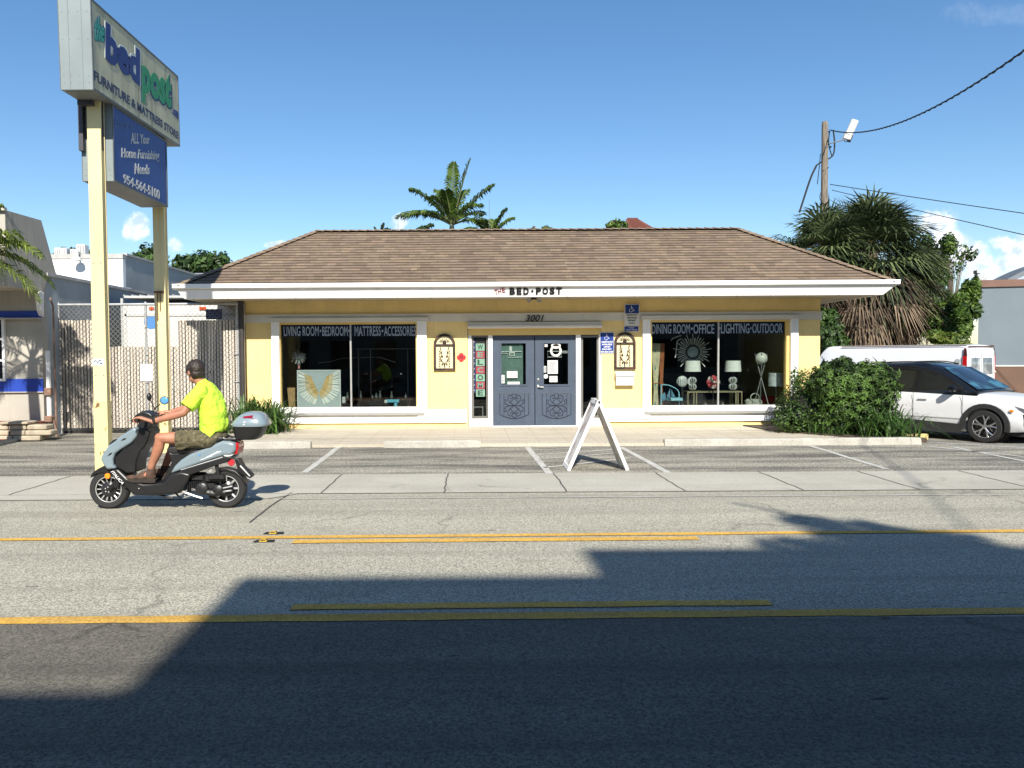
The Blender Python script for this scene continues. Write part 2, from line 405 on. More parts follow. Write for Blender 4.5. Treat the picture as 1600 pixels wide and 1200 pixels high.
yel_m = roadmat('yellow_road_paint', (.62, .36, .065), (.50, .30, .075), (.62, .42, .15), 3, 60, speckle=.35, marks=.5, bands=.5)
wht_m = roadmat('worn_white_road_paint', (.50, .49, .45), (.40, .39, .35), (.56, .55, .52), 3, 80, speckle=.3)
joint_m = mat('dark_joint', (.09, .08, .07), .95, .3, 10)
soil_m = mat('soil', (.07, .05, .035), .95, .4, 14, bump=.6, bscale=30)

def sheet(name, x0, x1, y0, y1, z, m):
    mb = MB(); mb.quad((x0, y0, z), (x1, y0, z), (x1, y1, z), (x0, y1, z)); return struct(mb.build(name, m))
sheet('ground', -700, 700, -700, 900, -.32, mat('distant_ground', (.10, .10, .07), .95, .3, .05))
def lot_h(x, y):
    s = lambda t: (lambda q: q*q*(3-2*q))(max(0, min(1, t)))
    return -.21*s((x-8.3)/1.6)*s((y-13.6)/1.9)
mb = MB(); xs = [-60, -20, 0, 6, 8.2]+[8.4+.2*i for i in range(9)]+[11, 14, 20, 60]; ys = [10.0, 12, 13.4]+[13.6+.2*i for i in range(11)]+[17, 20, 30, 60]
for i in range(len(xs)-1):
    for j in range(len(ys)-1): mb.quad(*[(x, y, lot_h(x, y)) for x, y in ((xs[i], ys[j]), (xs[i+1], ys[j]), (xs[i+1], ys[j+1]), (xs[i], ys[j+1]))])
struct(mb.build('parking_lot', lot_m))
sheet('road', -120, 120, 1.2, 9.4, .004, road_m)
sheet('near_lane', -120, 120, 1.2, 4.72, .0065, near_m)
sheet('far_sidewalk', -60, 60, 9.12, 10.60, .010, conc_m)
mb = MB(); mb.box(-60, 60, -4.5, 1.2, 0, .13); struct(mb.build('near_sidewalk', conc_m))
mb = MB(); mb.quad((-60, 8.80, .0125), (-2.35, 8.80, .0125), (-2.05, 9.13, .0125), (-60, 9.13, .0125)); struct(mb.build('kerb_gutter', conc_m))
# joints
mb = MB()
for px in (-90, 85, 262, 522, 697, 873, 1045, 1222, 1392, 1565):
    a = G(px, 753); x = a.x+random.uniform(-.01, .01); pts = [(x+random.uniform(-.012, .012), 9.14+i*.146) for i in range(11)]
    for (xa, ya), (xb, yb) in zip(pts, pts[1:]): mb.quad((xa-.009, ya, .0135), (xa+.009, ya, .0135), (xb+.009, yb, .0135), (xb-.009, yb, .0135))
pts = [(-60+i*.5, 9.12+.006*math.sin(i*1.7)) for i in range(240)]
for (xa, ya), (xb, yb) in zip(pts, pts[1:]): mb.quad((xa, ya-.005, .0135), (xb, yb-.005, .0135), (xb, yb+.005, .0135), (xa, ya+.005, .0135))
pts = [G(390, 818), G(405, 806), G(424, 791), G(441, 780), G(456, 771)]
for a, b in zip(pts, pts[1:]): mb.quad((a.x-.008, a.y, .0135), (a.x+.008, a.y, .0135), (b.x+.008, b.y, .0135), (b.x-.008, b.y, .0135))
struct(mb.build('pavement_joints', joint_m))
# yellow and white markings
def stripe(mb, x0, x1, yc, w, z=.0105, wob=.006, tilt=0.0):
    n = max(2, int(abs(x1-x0)/.25)); xs = [x0+(x1-x0)*i/n for i in range(n+1)]
    top = [yc+tilt*x+w/2+random.uniform(-wob, wob) for x in xs]; bot = [yc+tilt*x-w/2+random.uniform(-wob, wob) for x in xs]
    for i in range(n): mb.quad((xs[i], bot[i], z), (xs[i+1], bot[i+1], z), (xs[i+1], top[i+1], z), (xs[i], top[i], z))
mb = MB()
stripe(mb, -60, 60, 4.775, .125, tilt=.011); stripe(mb, -60, 60, 6.94, .10, tilt=.011)
stripe(mb, -1.18, 1.97, 4.985, .11, tilt=.011); stripe(mb, -1.58, 2.02, 6.765, .12, tilt=.011)
struct(mb.build('yellow_lane_lines', yel_m))
mb = MB(); stripe(mb, -2.2, 60, 8.79, .035, z=.0108, wob=.008); struct(mb.build('edge_line', wht_m))
mb = MB()
def lotline(p0, p1, w=.1):
    a, b = G(*p0), G(*p1); d = (b-a).normalized(); n = Vector((-d.y, d.x, 0))*w/2; k = 8
    for i in range(k):
        c0 = a.lerp(b, i/k); c1 = a.lerp(b, (i+1)/k); c0.z = lot_h(c0.x, c0.y)+.006; c1.z = lot_h(c1.x, c1.y)+.006; j = Vector((random.uniform(-.006, .006), 0, 0))
        mb.quad(c0-n+j, c0+n+j, c1+n+j, c1-n+j)
lotline((529, 699), (476, 739)); lotline((824, 699), (859, 741)); lotline((970, 699), (1048, 741), .1); lotline((1266, 697), (1384, 733), .09)
lotline((836, 711), (958, 703), .07); lotline((842, 718), (965, 708), .06); lotline((850, 731), (985, 716), .07); lotline((833, 704), (925, 699), .05)
lotline((1452, 698), (1600, 714), .08); lotline((1490, 699), (1700, 741), .08); lotline((1432, 690), (1600, 700), .08)
struct(mb.build('parking_lines', wht_m))
# apron in front of the shop, bed edge included
ap = [(-5.25, 13.86), (7.1, 13.72), (7.35, 14.3), (6.9, 14.9), (6.35, 15.6), (6.15, 16.5), (6.15, FY), (-5.25, FY)]
mb = MB(); mb.prism(ap, .055, 'XY', 0.0); struct(mb.build('paved_apron', apron_m))
mb = MB()
for i in range(24):
    x = -5.1+i*.53
    if x < 6: mb.quad((x, 13.95, .057), (x+.008, 13.95, .057), (x+.008, 16.8, .057), (x, 16.8, .057))
for i in range(5): mb.quad((-5.2, 14.3+i*.55, .057), (6.1, 14.3+i*.55, .057), (6.1, 14.308+i*.55, .057), (-5.2, 14.308+i*.55, .057))
struct(mb.build('apron_joints', mat('apron_joint', (.36, .30, .23), .95, .2, 9)))
mb = MB(); mb.prism([(6.0, 16.88), (6.2, 15.6), (6.95, 14.7), (7.3, 14.05), (8.35, 14.0), (8.3, 15.2), (7.75, 17.5), (7.5, 17.4), (7.5, 16.88)], .08, 'XY', 0); struct(mb.build('planting_bed', soil_m))
# road reflectors
for px, py, lab in ((427, 834.5, 'yellow raised road reflector just beyond the far yellow line'), (412, 847, 'yellow raised road reflector on the near side of the far yellow line')):
    g = G(px, py); t = thing('road_reflector', lab, 'road reflector', (g.x, g.y, .0115), group='road reflectors')
    m = MB(); m.loft([[Vector((sx*k, sy*k, z)) for sx, sy in ((-.055, -.05), (.055, -.05), (.055, .05), (-.055, .05))] for k, z in ((1, 0), (.95, .008), (.55, .02))]); m.build('reflector_body', mat('reflector_yellow', (.62, .40, .04), .35), t, local=True)
    m = MB(); m.quad((-.045, -.049, .009), (.045, -.049, .009), (.027, -.03, .019), (-.027, -.03, .019)); m.quad((.052,-.04,.009),(.052,.04,.009),(.033,.025,.0185),(.033,-.025,.0185)); m.build('reflector_lens', mat('reflector_dark', (.03, .02, .01), .2), t, local=True)
    m = MB(); m.prism([(-.14, -.07), (.16, -.06), (.15, .07), (-.12, .065)], .0015, 'XY', -.001); m.build('adhesive_pad', blackm, t, local=True); t.scale = (.62, .62, .8)

# ================================================================== THE SHOP
shop = thing('shop_building', 'single storey yellow furniture shop with brown shingle hip roof and white fascia', 'building', (1.37, FY, 0.0))
WX0, WX1, WZ = -4.93, 7.69, 2.92
w1 = RC(436, 503, 653, 643, FY); w2 = RC(1014, 498, 1236, 640, FY); dr = RC(731, 513, 940, 671, FY)
dr = (dr[0], dr[1], .05, dr[3])
mb = MB(); wall_open(mb, WX0, WX1, 0, WZ, FY, FY+.2, [w1, w2, dr])
mb.box(WX0, WX0+.2, FY+.2, 21.8, 0, WZ); mb.box(WX1-.2, WX1, FY+.2, 21.8, 0, WZ)
mb.build('wall', yellow, shop)
mb = MB(); mb.box(WX0+.2, WX1-.2, 21.5, 21.7, 0, 2.85); mb.box(WX0+.2, WX1-.2, FY+.2, 21.5, 2.78, 2.85); mb.box(WX0+.2, WX1-.2, FY+.2, 21.5, .0, .08)
mb.build('interior_shell', mat('dark_interior', (.035, .032, .03), .8, .3, 2), shop)
# cornice band
cb0 = F(640, 491, FY).z; cb1 = F(640, 503, FY).z
mb = MB(); mb.box(WX0-.02, WX1+.02, FY-.035, FY-.001, cb1, cb0); mb.box(WX0-.02, WX1+.02, FY-.055, FY-.036, cb0-.03, cb0+.01); mb.build('cornice_band', grey_band, shop)
# white base band
bz0 = F(560, 668, FY).z; bz1 = F(560, 655, FY).z
for (xa, xb, xc, xd) in ((WX0-.02, dr[0]-.03, w1[1]+.02, dr[0]-.03), (dr[1]+.03, WX1+.02, dr[1]+.03, w2[0]-.02)):
    mb = MB(); mb.box(xa, xb, FY-.05, FY-.001, .17, .345); mb.box(xc, xd, FY-.03, FY-.001, .3449, .46); mb.build('base_band', white, shop)
mb = MB()
mb.build('base_band', white, shop) if mb.v else None
ditem = mat('navy_banner', (.008, .010, .075), .6, .1, 3)
def window(w, gl, mull, cols, texts, jamb_right=False):
    x0, x1, z0, z1 = w
    g = RC(gl[0], gl[1], gl[2], gl[3], FY+.08); fy = FY+.06
    fr = MB()
    fr.box(x0, g[0], FY-.01, FY+.14, z0, z1); fr.box(g[1], x1, FY-.01, FY+.14, z0, z1); fr.box(g[0], g[1], FY-.01, FY+.14, g[3], z1)
    f = fr.build('window', yellow_t, shop)
    a = MB(); a.box(g[0], g[1], FY+.03, FY+.15, z0, g[2]); a.box(x0-.1, x1+.12, FY-.10, FY-.003, z0-.02, z0+.10)
    a.build('sill', white, f)
    a = MB(); a.box(x0-.12, x1+.14, FY-.115, FY-.004, z0-.075, z0-.022); a.build('sill_track', alu, f)
    mx = F(mull, 570, FY+.08).x
    a = MB(); a.box(mx-.018, mx+.018, FY+.055, FY+.11, g[2], g[3]); a.build('mullion', alu, f)
    p = MB(); p.box(g[0], mx-.018, FY+.078, FY+.084, g[2], g[3]); p.box(mx+.018, g[1], FY+.078, FY+.084, g[2], g[3]); p.build('pane', shopglass, f)
    bz = RC(gl[0], gl[1], gl[2], gl[1]+18.5, FY+.08)
    b = MB(); b.box(g[0]+.01, mx-.03, FY+.088, FY+.092, bz[2], bz[3]); b.box(mx+.03, g[1]-.01, FY+.088, FY+.092, bz[2], bz[3])
    b.cur = 1
    for (body, pa, pb, pya, pyb) in texts:
        r = RC(pa, pya, pb, pyb, FY+.086); b.text(body, r[0], r[1], r[2], r[3], FY+.0865, d=.003, bold=.012, right=Vector((1, 0, 0)))
    b.build('window_banner', [ditem, mat('banner_lettering', (.80, .81, .86), .6, .05)], f)
    # shutter tracks (white columns)
    for c in cols:
        r = RC(c[0], c[1], c[2], c[3], FY-.06)
        a = MB(); zt = r[3]
        a.box(r[0], r[1], FY-.085, FY-.004, r[2], zt)
        for k in (.3, .62): a.box(r[0]+(r[1]-r[0])*k, r[0]+(r[1]-r[0])*k+.012, FY-.093, FY-.085, r[2]+.02, zt-.02)
        a.build('shutter_track', white, f)
    r = RC(cols[0][0]-2, gl[1]-10, cols[1][2]+3, gl[1]-5.5, FY)
    a = MB(); a.box(r[0], r[1], FY-.11, FY-.056, r[2], r[3]); a.tube([(r[0], FY-.10, r[2]-.012), (r[1], FY-.10, r[2]-.012)], .012, 6)
    for i in range(14):
        xx = r[0]+.05+(r[1]-r[0]-.1)*i/13; a.ball((xx, FY-.112, (r[2]+r[3])/2), .009, 6)
    a.build('header_track', grey_band, f)
    return f, g
shopglass = glass('shop_glass', (.76, .80, .79), 1.38)
win1, g1 = window(w1, (440, 507, 650.5, 641), 548.5, [(425, 503, 437, 657), (652, 500, 667, 655)],
    [('LIVING ROOM', 443.5, 498, 510, 525), ('•', 499.5, 502, 515, 519), ('BEDROOM', 503.5, 543.5, 510, 525), ('•', 544, 546.5, 515, 519), ('MATTRESS', 554, 595, 509.5, 525), ('•', 596.2, 599, 515, 519), ('ACCESSORIES', 600, 650.0, 509.5, 525)])
win2, g2 = window(w2, (1017, 503, 1226, 637), 1122, [(1004, 497, 1016, 655), (1235, 495, 1246.5, 650)],
    [('DINING ROOM', 1018.5, 1078, 506.5, 521.5), ('•', 1079.5, 1082.5, 511.5, 515.5), ('OFFICE', 1083.5, 1116, 506.5, 521.5), ('•', 1123.5, 1126, 511, 514.5), ('LIGHTING', 1126.5, 1171, 505.5, 521), ('•', 1172, 1174.5, 511, 514.5), ('OUTDOOR', 1175.5, 1223, 505.5, 520.5)], True)
# entrance
dz_top = dr[3]
mb = MB()
for a, b_ in ((732, 737), (763, 770), (900, 907.5), (935.5, 940)):
    r = RC(a, 523, b_, 668, FY+.03); mb.box(r[0], r[1], FY+.02, FY+.14, .06, dz_top)
for a, b_ in ((737, 763), (907.5, 935.5)):
    r = RC(a, 655, b_, 668, FY+.03); mb.box(r[0], r[1], FY+.05, FY+.13, .06, .245)
r = RC(770, 668, 900, 671, FY); mb.box(r[0], r[1], FY+.03, FY+.16, .055, .085)
mb.build('entrance_frame', white, shop)
r = RC(731, 503.5, 940, 513, FY-.05)
mb = MB(); mb.box(r[0], r[1], FY-.09, FY-.002, r[2], r[3]); mb.tube([(r[0], FY-.095, r[2]+.045), (r[1], FY-.095, r[2]+.045)], .045, 12)
mb.build('shutter_housing', grey_band, shop)
r = RC(737, 513, 935, 523.5, FY); mb = MB(); mb.box(r[0]-.07, r[1]+.07, FY+.01, FY+.15, r[2], dz_top+.001); mb.build('door_header', yellow_t, shop)
steel = mat('grey_anodised_frame', (.16, .155, .14), .45, .1, 5, metal=.3)
for k, (a, b_) in enumerate(((737, 763), (907.5, 935.5))):
    r = RC(a, 524, b_, 655.5, FY+.08); m = MB(); t = .045
    m.box(r[0], r[0]+t, FY+.06, FY+.12, .246, r[3]); m.box(r[1]-t, r[1], FY+.06, FY+.12, .246, r[3]); m.box(r[0]+t, r[1]-t, FY+.06, FY+.12, .246, .30); m.box(r[0]+t, r[1]-t, FY+.06, FY+.12, r[3]-t, r[3])
    f = m.build('sidelight', steel, shop); m = MB(); m.box(r[0]+t, r[1]-t, FY+.09, FY+.096, .30, r[3]-t); m.build('pane', shopglass, f)
navy = mat('slate_blue_paint', (.048, .067, .100), .5, .10, 4, streak=.2, streak_col=(.12, .14, .22), bump=.05, bscale=30)
navy_d = mat('dark_blue_paint', (.012, .016, .035), .5, .1, 4)
def door(pa, pb, glx, left):
    r = RC(pa, 524, pb, 667.5, FY+.08); x0, x1 = r[0], r[1]; zt = dz_top-.01 if False else r[3]; zb = .09
    gx = RC(glx[0], 536.5, glx[1], 600.5, FY+.08); px_ = RC(glx[0]-2.5, 614.5, glx[1]+4.5, 654, FY+.08)
    m = MB(); wall_open(m, x0, x1, zb, zt, FY+.07, FY+.115, [gx])
    d = m.build('door', navy, shop)
    m = MB(); e = .035
    m.box(gx[0]-e, gx[1]+e, FY+.055, FY+.07, gx[3], gx[3]+e); m.box(gx[0]-e, gx[1]+e, FY+.055, FY+.07, gx[2]-e, gx[2]); m.box(gx[0]-e, gx[0], FY+.055, FY+.07, gx[2], gx[3]); m.box(gx[1], gx[1]+e, FY+.055, FY+.07, gx[2], gx[3])
    m.build('glazing_frame', navy, d)
    m = MB(); m.box(gx[0], gx[1], FY+.088, FY+.094, gx[2], gx[3]); m.build('pane', shopglass, d)
    # lower panel: outline with curved bottom, scrolls
    m = MB(); a0, a1, c0, c1 = px_; y = FY+.064; cz = c0; lw = .009
    arc = [(a0+(a1-a0)*i/12, cz+.09*(1-math.sin(math.pi*i/12))) for i in range(13)]
    m.tube([(a0, y, c1)]+[(x, y, z) for x, z in arc]+[(a1, y, c1), (a0, y, c1)], lw*.7, 5)
    for k in (.14, .86): m.tube([(a0+(a1-a0)*k, y, c1-.01), (a0+(a1-a0)*k, y, cz+.09*(1-math.sin(math.pi*k))+.01)], lw*.4, 4)
    cx = (a0+a1)/2; cm = (c0+.0+c1)/2+.01; S = (c1-c0)*.5; W = (a1-a0)*.36
    for sx in (-1, 1):
        for sz in (-1, 1):
            pts = [(0, 0), (.35, .30), (.50, .55), (.42, .78), (.22, .80), (.12, .66), (.22, .55), (.32, .62)]
            m.tube(spline([(cx+sx*p[0]*W*1.25, y, cm+sz*p[1]*S) for p in pts], 4), lw*.75, 5)
            pts = [(0, 0), (.30, -.02), (.62, .05), (.88, .22), (1.0, .42), (.88, .55), (.74, .46), (.78, .34)]
            m.tube(spline([(cx+sx*p[0]*W, y, cm+sz*p[1]*S*.85) for p in pts], 4), lw*.75, 5)
            m.tube(spline([(cx, y, cm+sz*S*.98), (cx+sx*.05, y, cm+sz*S*.82), (cx+sx*.03, y, cm+sz*S*.66), (cx-sx*.02, y, cm+sz*S*.52), (cx-sx*W*.45, y, cm+sz*S*.2)], 4), lw*.65, 5)
    if not left: pass
    m.build('scrollwork', navy_d, d)
    m = MB(); yy = FY+.10; zc = F(840, 553, FY+.1).z; q = 1 if left else -1; cxx = (gx[0]+gx[1])/2
    P_ = [(-.27, .055), (.18, .055), (.18, -.07), (-.13, -.07), (-.13, .02), (-.27, .02)]
    m.tube([(cxx+p[0]*q, FY+.102, zc+p[1]) for p in P_], .0075, 6); m.build('push_bar', white_g, d)
    if not left:
        m = MB(); c = F(841, 604, FY+.05)
        m.lathe([(.028, 0), (.028, .008), (.02, .012)], M_=Matrix.Translation((c.x, FY+.07, c.z)) @ Matrix.Rotation(rad(90), 4, 'X'), n=16)
        m.tube([(c.x, FY+.062, c.z), (c.x, FY+.03, c.z), (c.x+.03, FY+.015, c.z-.005), (c.x+.12, FY+.015, c.z-.012)], [.012, .012, .013, .01], 8)
        m.build('handle', mat('nickel', (.6, .58, .54), .3, .05, 5, metal=.8), d, smooth=True)
        m = MB(); c = F(841, 593, FY+.05); m.lathe([(.026, 0), (.026, .01), (.015, .016), (.015, .018)], M_=Matrix.Translation((c.x, FY+.07, c.z)) @ Matrix.Rotation(rad(90), 4, 'X'), n=16); m.build('deadlock', MATS['nickel'], d, smooth=True)
    return d
d1 = door(770.5, 835, (783.5, 821.5), True); d2 = door(836.2, 899.5, (849.6, 887.5), False)

# papers and stickers on the doors
ink = mat('grey_print', (.18, .18, .2), .7, .1)
red_ink = mat('red_print', (.55, .05, .04), .6, .1)
def card(name, lab, px, rows, parent_y=FY+.082, colr=None, rr=None):
    r = RC(*px, parent_y); m = MB(); m.box(r[0], r[1], parent_y-.002, parent_y, r[2], r[3]); m.cur = 1
    for (u0, u1, v0, v1) in rows:
        m.box(r[0]+(r[1]-r[0])*u0, r[0]+(r[1]-r[0])*u1, parent_y-.0035, parent_y-.002, r[2]+(r[3]-r[2])*v0, r[2]+(r[3]-r[2])*v1)
    o = m.build(name, [colr or paper, rr or ink]); tag(o, lab, 'notice' if name.startswith('pa') else 'sticker'); return o
random.seed(3)
card('paper_notice', 'white handwritten card low in the left door glass, above the narrow strip', (792, 580, 808.5, 590.5), [(.15, .6, .6, .66), (.3, .85, .4, .46), (.2, .8, .2, .26)], rr=red_ink)
card('paper_strip', 'narrow white strip notice along the bottom of the left door glass', (793, 596.5, 812, 600.8), [(.08+.1*i, .14+.1*i, .3, .7) for i in range(9)])
card('oblong_sticker', 'small white upright sticker in the lower left corner of the left door glass', (783.4, 586, 788.3, 599), [(.3, .7, .6, .85), (.3, .7, .2, .5)])
card('paper_list', 'long printed sheet taped in the middle of the right door glass', (855.5, 563, 871.5, 584), [(.12, .12+random.uniform(.5, .75), .1+.055*i, .125+.055*i) for i in range(15)])
card('paper_card', 'square white card at the bottom of the right door glass', (858.5, 587.5, 871, 597), [(.1, .85, .68, .78), (.15, .7, .45, .55), (.1, .8, .2, .3)])
card('oblong_sticker', 'small grey upright sticker at the left edge of the right door glass', (849.8, 572, 853.5, 582), [(.25, .75, .1, .9)])
card('square_sticker', 'small square sticker in the upper left corner of the right door glass', (851, 537.5, 855.5, 542), [(.3, .7, .3, .7)])
m = MB(); c = F(852.8, 588, FY+.081); m.lathe([(.05, 0), (.05, .003)], M_=Matrix.Translation((c.x, c.y, c.z)) @ Matrix.Rotation(rad(90), 4, 'X'), n=24)
tag(m.build('round_sticker', mat('pale_sticker', (.6, .6, .56), .6)), 'round pale sticker beside the lever on the right door glass', 'sticker')
m = MB(); c = F(868.5, 548.5, FY+.103); m.torus((c.x, c.y, c.z), .105, .028, 'Y', 24, 8); m.ball((c.x, c.y-.01, c.z+.12), (.11, .02, .075), 14); m.cur = 1; m.ball((c.x, c.y-.022, c.z+.125), (.075, .012, .032), 12)
tag(m.build('door_wreath', [mat('cream_wreath', (.7, .68, .62), .8, .2, 30), blackm], smooth=True), 'cream wreath with oval plaque hung inside the right door glass', 'wreath')
m = MB(); c = F(800, 553, FY+.107); m.bbox((c.x, c.y, c.z), (.13, .008, .09), bev=.004); m.ball((c.x-.03, c.y, c.z+.11), (.035, .012, .07), 10); m.cur = 1; m.box(c.x-.04, c.x+.045, c.y-.008, c.y-.004, c.z-.025, c.z+.02)
tag(m.build('window_ornament', [mat('cream_wreath', (.7, .68, .62)), mat('green_blind', (.13, .21, .18))]), 'small white ornament hung inside the left door glass', 'ornament')
m = MB(); r = RC(783.5, 538, 817, 600, FY+.16); m.box(r[0], r[1], FY+.125, FY+.128, r[2], r[3]); m.build('door_blind', mat('green_blind', (.13, .21, .18), .8, .2, 4), d1)

# WELCOME flag in the left sidelight
def zrow(y): return F(750, y, FY+.085).z
m = MB(); r = RC(743.2, 529, 757.8, 620, FY+.088); m.box(r[0], r[1], FY+.087, FY+.0885, r[2]+.03, r[3])
gt, rt = mat('green_tile', (.17, .30, .22), .7, .1, 8), mat('red_tile', (.28, .035, .05), .7, .1, 8)
let = 'WELCOME'
for i, ch in enumerate(let):
    za, zb = zrow(536.8+i*11.95), zrow(536.8+(i+1)*11.95-.8); m.cur = 1 if i % 2 == 0 else 2
    m.box(r[0]+.006, r[1]-.006, FY+.085, FY+.0868, zb, za); m.cur = 3 if i % 2 == 0 else 4
    h = za-zb; w = r[1]-r[0]; m.text(ch, r[0]+w*.2, r[1]-w*.2, zb+h*.15, za-h*.12, FY+.0845, d=.002, bold=.03)
m.build('welcome_banner', [black, gt, rt, mat('dark_green_letter', (.012, .05, .03), .7), mat('rose_letter', (.12, .22, .17), .7)])
wb = bpy.data.objects['welcome_banner']; tag(wb, 'vertical WELCOME banner of green and red letter tiles in the left sidelight', 'banner')
m = MB(); r = RC(738.5, 530, 743, 614, FY+.088); m.box(r[0], r[1], FY+.0872, FY+.0885, r[2], r[3]); m.cur = 1
for i in range(10):
    cz = r[3]-(i+.5)*(r[3]-r[2])/10; cx = (r[0]+r[1])/2
    m.prism([(cx+(.02 if j % 2 == 0 else .008)*math.sin(j*math.pi/5), cz+(.02 if j % 2 == 0 else .008)*math.cos(j*math.pi/5)) for j in range(10)], .0015, 'XZ', FY+.0855)
tag(m.build('star_ribbon', [mat('navy_ribbon', (.01, .015, .07), .7), mat('star_white', (.35, .36, .42), .7)]), 'navy ribbon of white stars left of the WELCOME letters', 'ribbon')
m = MB(); r = RC(739, 635.5, 755, 652, FY+.09); t = .018
m.box(r[0], r[1], FY+.11, FY+.13, r[3]-t, r[3]); m.box(r[1]-t, r[1], FY+.11, FY+.13, r[2], r[3]-t); tag(m.build('picture_frame', alu), 'thin pale frame standing at the bottom of the left sidelight', 'frame')

# roof
EX0, EX1, EY0, EY1, EZ = -6.03, 8.74, 15.78, 22.9, 3.10
RUN = 2.42; RZ = 4.585
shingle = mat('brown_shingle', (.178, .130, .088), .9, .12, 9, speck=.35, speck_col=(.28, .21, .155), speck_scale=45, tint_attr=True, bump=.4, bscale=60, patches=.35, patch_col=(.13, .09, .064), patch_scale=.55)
mb = MB(); NCO = 21; sl = math.hypot(RUN, RZ-EZ); up = Vector((0, RUN, RZ-EZ)).normalized(); nrm = Vector((0, -(RZ-EZ), RUN)).normalized()
rs = random.Random(11)
for i in range(NCO):
    s0, s1 = sl*i/NCO, sl*(i+1)/NCO
    xa, xb = EX0+RUN*i/NCO, EX1-RUN*i/NCO; xa1, xb1 = EX0+RUN*(i+1)/NCO, EX1-RUN*(i+1)/NCO
    x = xa-rs.uniform(0, .3)
    row_t = rs.uniform(.93, 1.06)
    while x < xb:
        w = rs.choice((.13, .18, .24, .3)); a, b_ = max(x, xa), min(x+w, xb); x += w
        if b_-a < .02: continue
        t = row_t*rs.choice((.84, .9, .96, 1, 1.04, 1.1, 1.2)); th = .008+rs.choice((0, .004)); mb.tint = (t*rs.uniform(.97, 1.04), t, t*rs.uniform(.93, 1.04))
        def Q(x_, s_, h_): return Vector((x_, EY0, EZ))+up*s_+nrm*h_
        ta = min(max(a, xa1), xb1); tb = max(min(b_, xb1), xa1); smid = s1-.032
        mb.quad(Q(a, s0, th), Q(b_, s0, th), Q(tb, smid, .003), Q(ta, smid, .003)); mb.quad(Q(a, s0, 0), Q(b_, s0, 0), Q(b_, s0, th), Q(a, s0, th))
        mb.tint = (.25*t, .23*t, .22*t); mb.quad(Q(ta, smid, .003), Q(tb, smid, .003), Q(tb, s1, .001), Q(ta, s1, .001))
mb.tint = .999
ix0, ix1, iy0, iy1 = EX0+RUN, EX1-RUN, EY0+RUN, EY1-RUN
mb.quad((EX0, EY1, EZ), (EX0, EY0, EZ), (ix0, iy0, RZ), (ix0, iy1, RZ)); mb.quad((EX1, EY0, EZ), (EX1, EY1, EZ), (ix1, iy1, RZ), (ix1, iy0, RZ)); mb.quad((EX1, EY1, EZ), (EX0, EY1, EZ), (ix0, iy1, RZ), (ix1, iy1, RZ))
mb.quad((ix0, iy0, RZ-.03), (ix1, iy0, RZ-.03), (ix1, iy1, RZ-.03), (ix0, iy1, RZ-.03))
roof = mb.build('roof', shingle, shop)
mb = MB()
def caps(p, q, n):
    p, q = Vector(p), Vector(q); d = (q-p)
    for i in range(n):
        a = p+d*(i/n); b_ = p+d*((i+1.15)/n); side = d.cross(Vector((0, 0, 1))).normalized()*.13; mb.tint = (lambda t: (t, t*.98, t*.95))(rs.uniform(.95, 1.35))
        u1 = Vector((0, 0, .045)); u2 = Vector((0, 0, .025)); dn = Vector((0, 0, -.045))
        mb.quad(a+side+dn+u1, a+u1, b_+u2, b_+side+dn+u2); mb.quad(a+u1, a-side+dn+u1, b_-side+dn+u2, b_+u2); mb.tri(a+side+dn+u1, a-side+dn+u1, a+u1)
caps((EX0, EY0, EZ), (ix0, iy0, RZ), 22); caps((EX1, EY0, EZ), (ix1, iy0, RZ), 22); caps((ix0, iy0, RZ), (ix1, iy0, RZ), 50)
mb.build('ridge_cap', shingle, roof)
# fascia, gutter, soffit
GZ0, GZ1 = F(800, 448.9, EY0).z, F(800, 442.5, EY0).z
mb = MB(); prof = [(EY0-.07, GZ1+.02), (EY0-.075, GZ1), (EY0-.06, GZ1-.015), (EY0-.065, GZ1-.06), (EY0-.03, GZ0), (EY0+.02, GZ0), (EY0+.02, GZ1+.02)]
mb.loft([[Vector((EX0-.04+ (0 if k > .0 else 0), p[0], p[1])) for p in prof], [Vector((EX1+.04, p[0], p[1])) for p in prof]])
mb.box(EX0-.045, EX0+.03, EY0+.02, EY1, GZ0, GZ1+.01); mb.box(EX1-.03, EX1+.045, EY0+.02, EY1, GZ0, GZ1+.01)
mb.build('gutter', white_g, roof)
FZ0 = F(800, 463.5, EY0).z
mb = MB(); fx0, fx1 = EX0+.02, EX1-.02
mb._add([(fx0+.14, EY0+.07, FZ0), (fx1-.22, EY0+.07, FZ0), (fx1, EY0+.012, GZ0-.005), (fx0, EY0+.012, GZ0-.005), (fx0+.14, EY0+.17, FZ0), (fx1-.22, EY0+.17, FZ0), (fx1, EY0+.17, GZ0-.005), (fx0, EY0+.17, GZ0-.005)],
        [[0, 1, 2, 3], [7, 6, 5, 4], [0, 4, 5, 1], [3, 2, 6, 7], [1, 5, 6, 2], [0, 3, 7, 4]])
for sx, xx in ((0, fx0+.14), (1, fx1-.22)): mb.box(xx, xx+.03, EY0+.17, EY1-.17, FZ0, GZ0)
mb.build('fascia', white_g, roof)
mb = MB(); mb.box(fx0+.16, fx1-.24, EY0+.171, EY1-.2, FZ0+.012, FZ0+.03); mb.build('soffit', mat('soffit_ply', (.42, .36, .26), .8, .15, 4), roof)
for i in range(21): mb = MB(); mb.box(-5.7+i*.70, -5.685+i*.70, EY0+.10, EY0+.139, FZ0-.012, FZ0+.03); mb.build('soffit_clip', mat('rusty_clip', (.12, .09, .06), .8), roof)
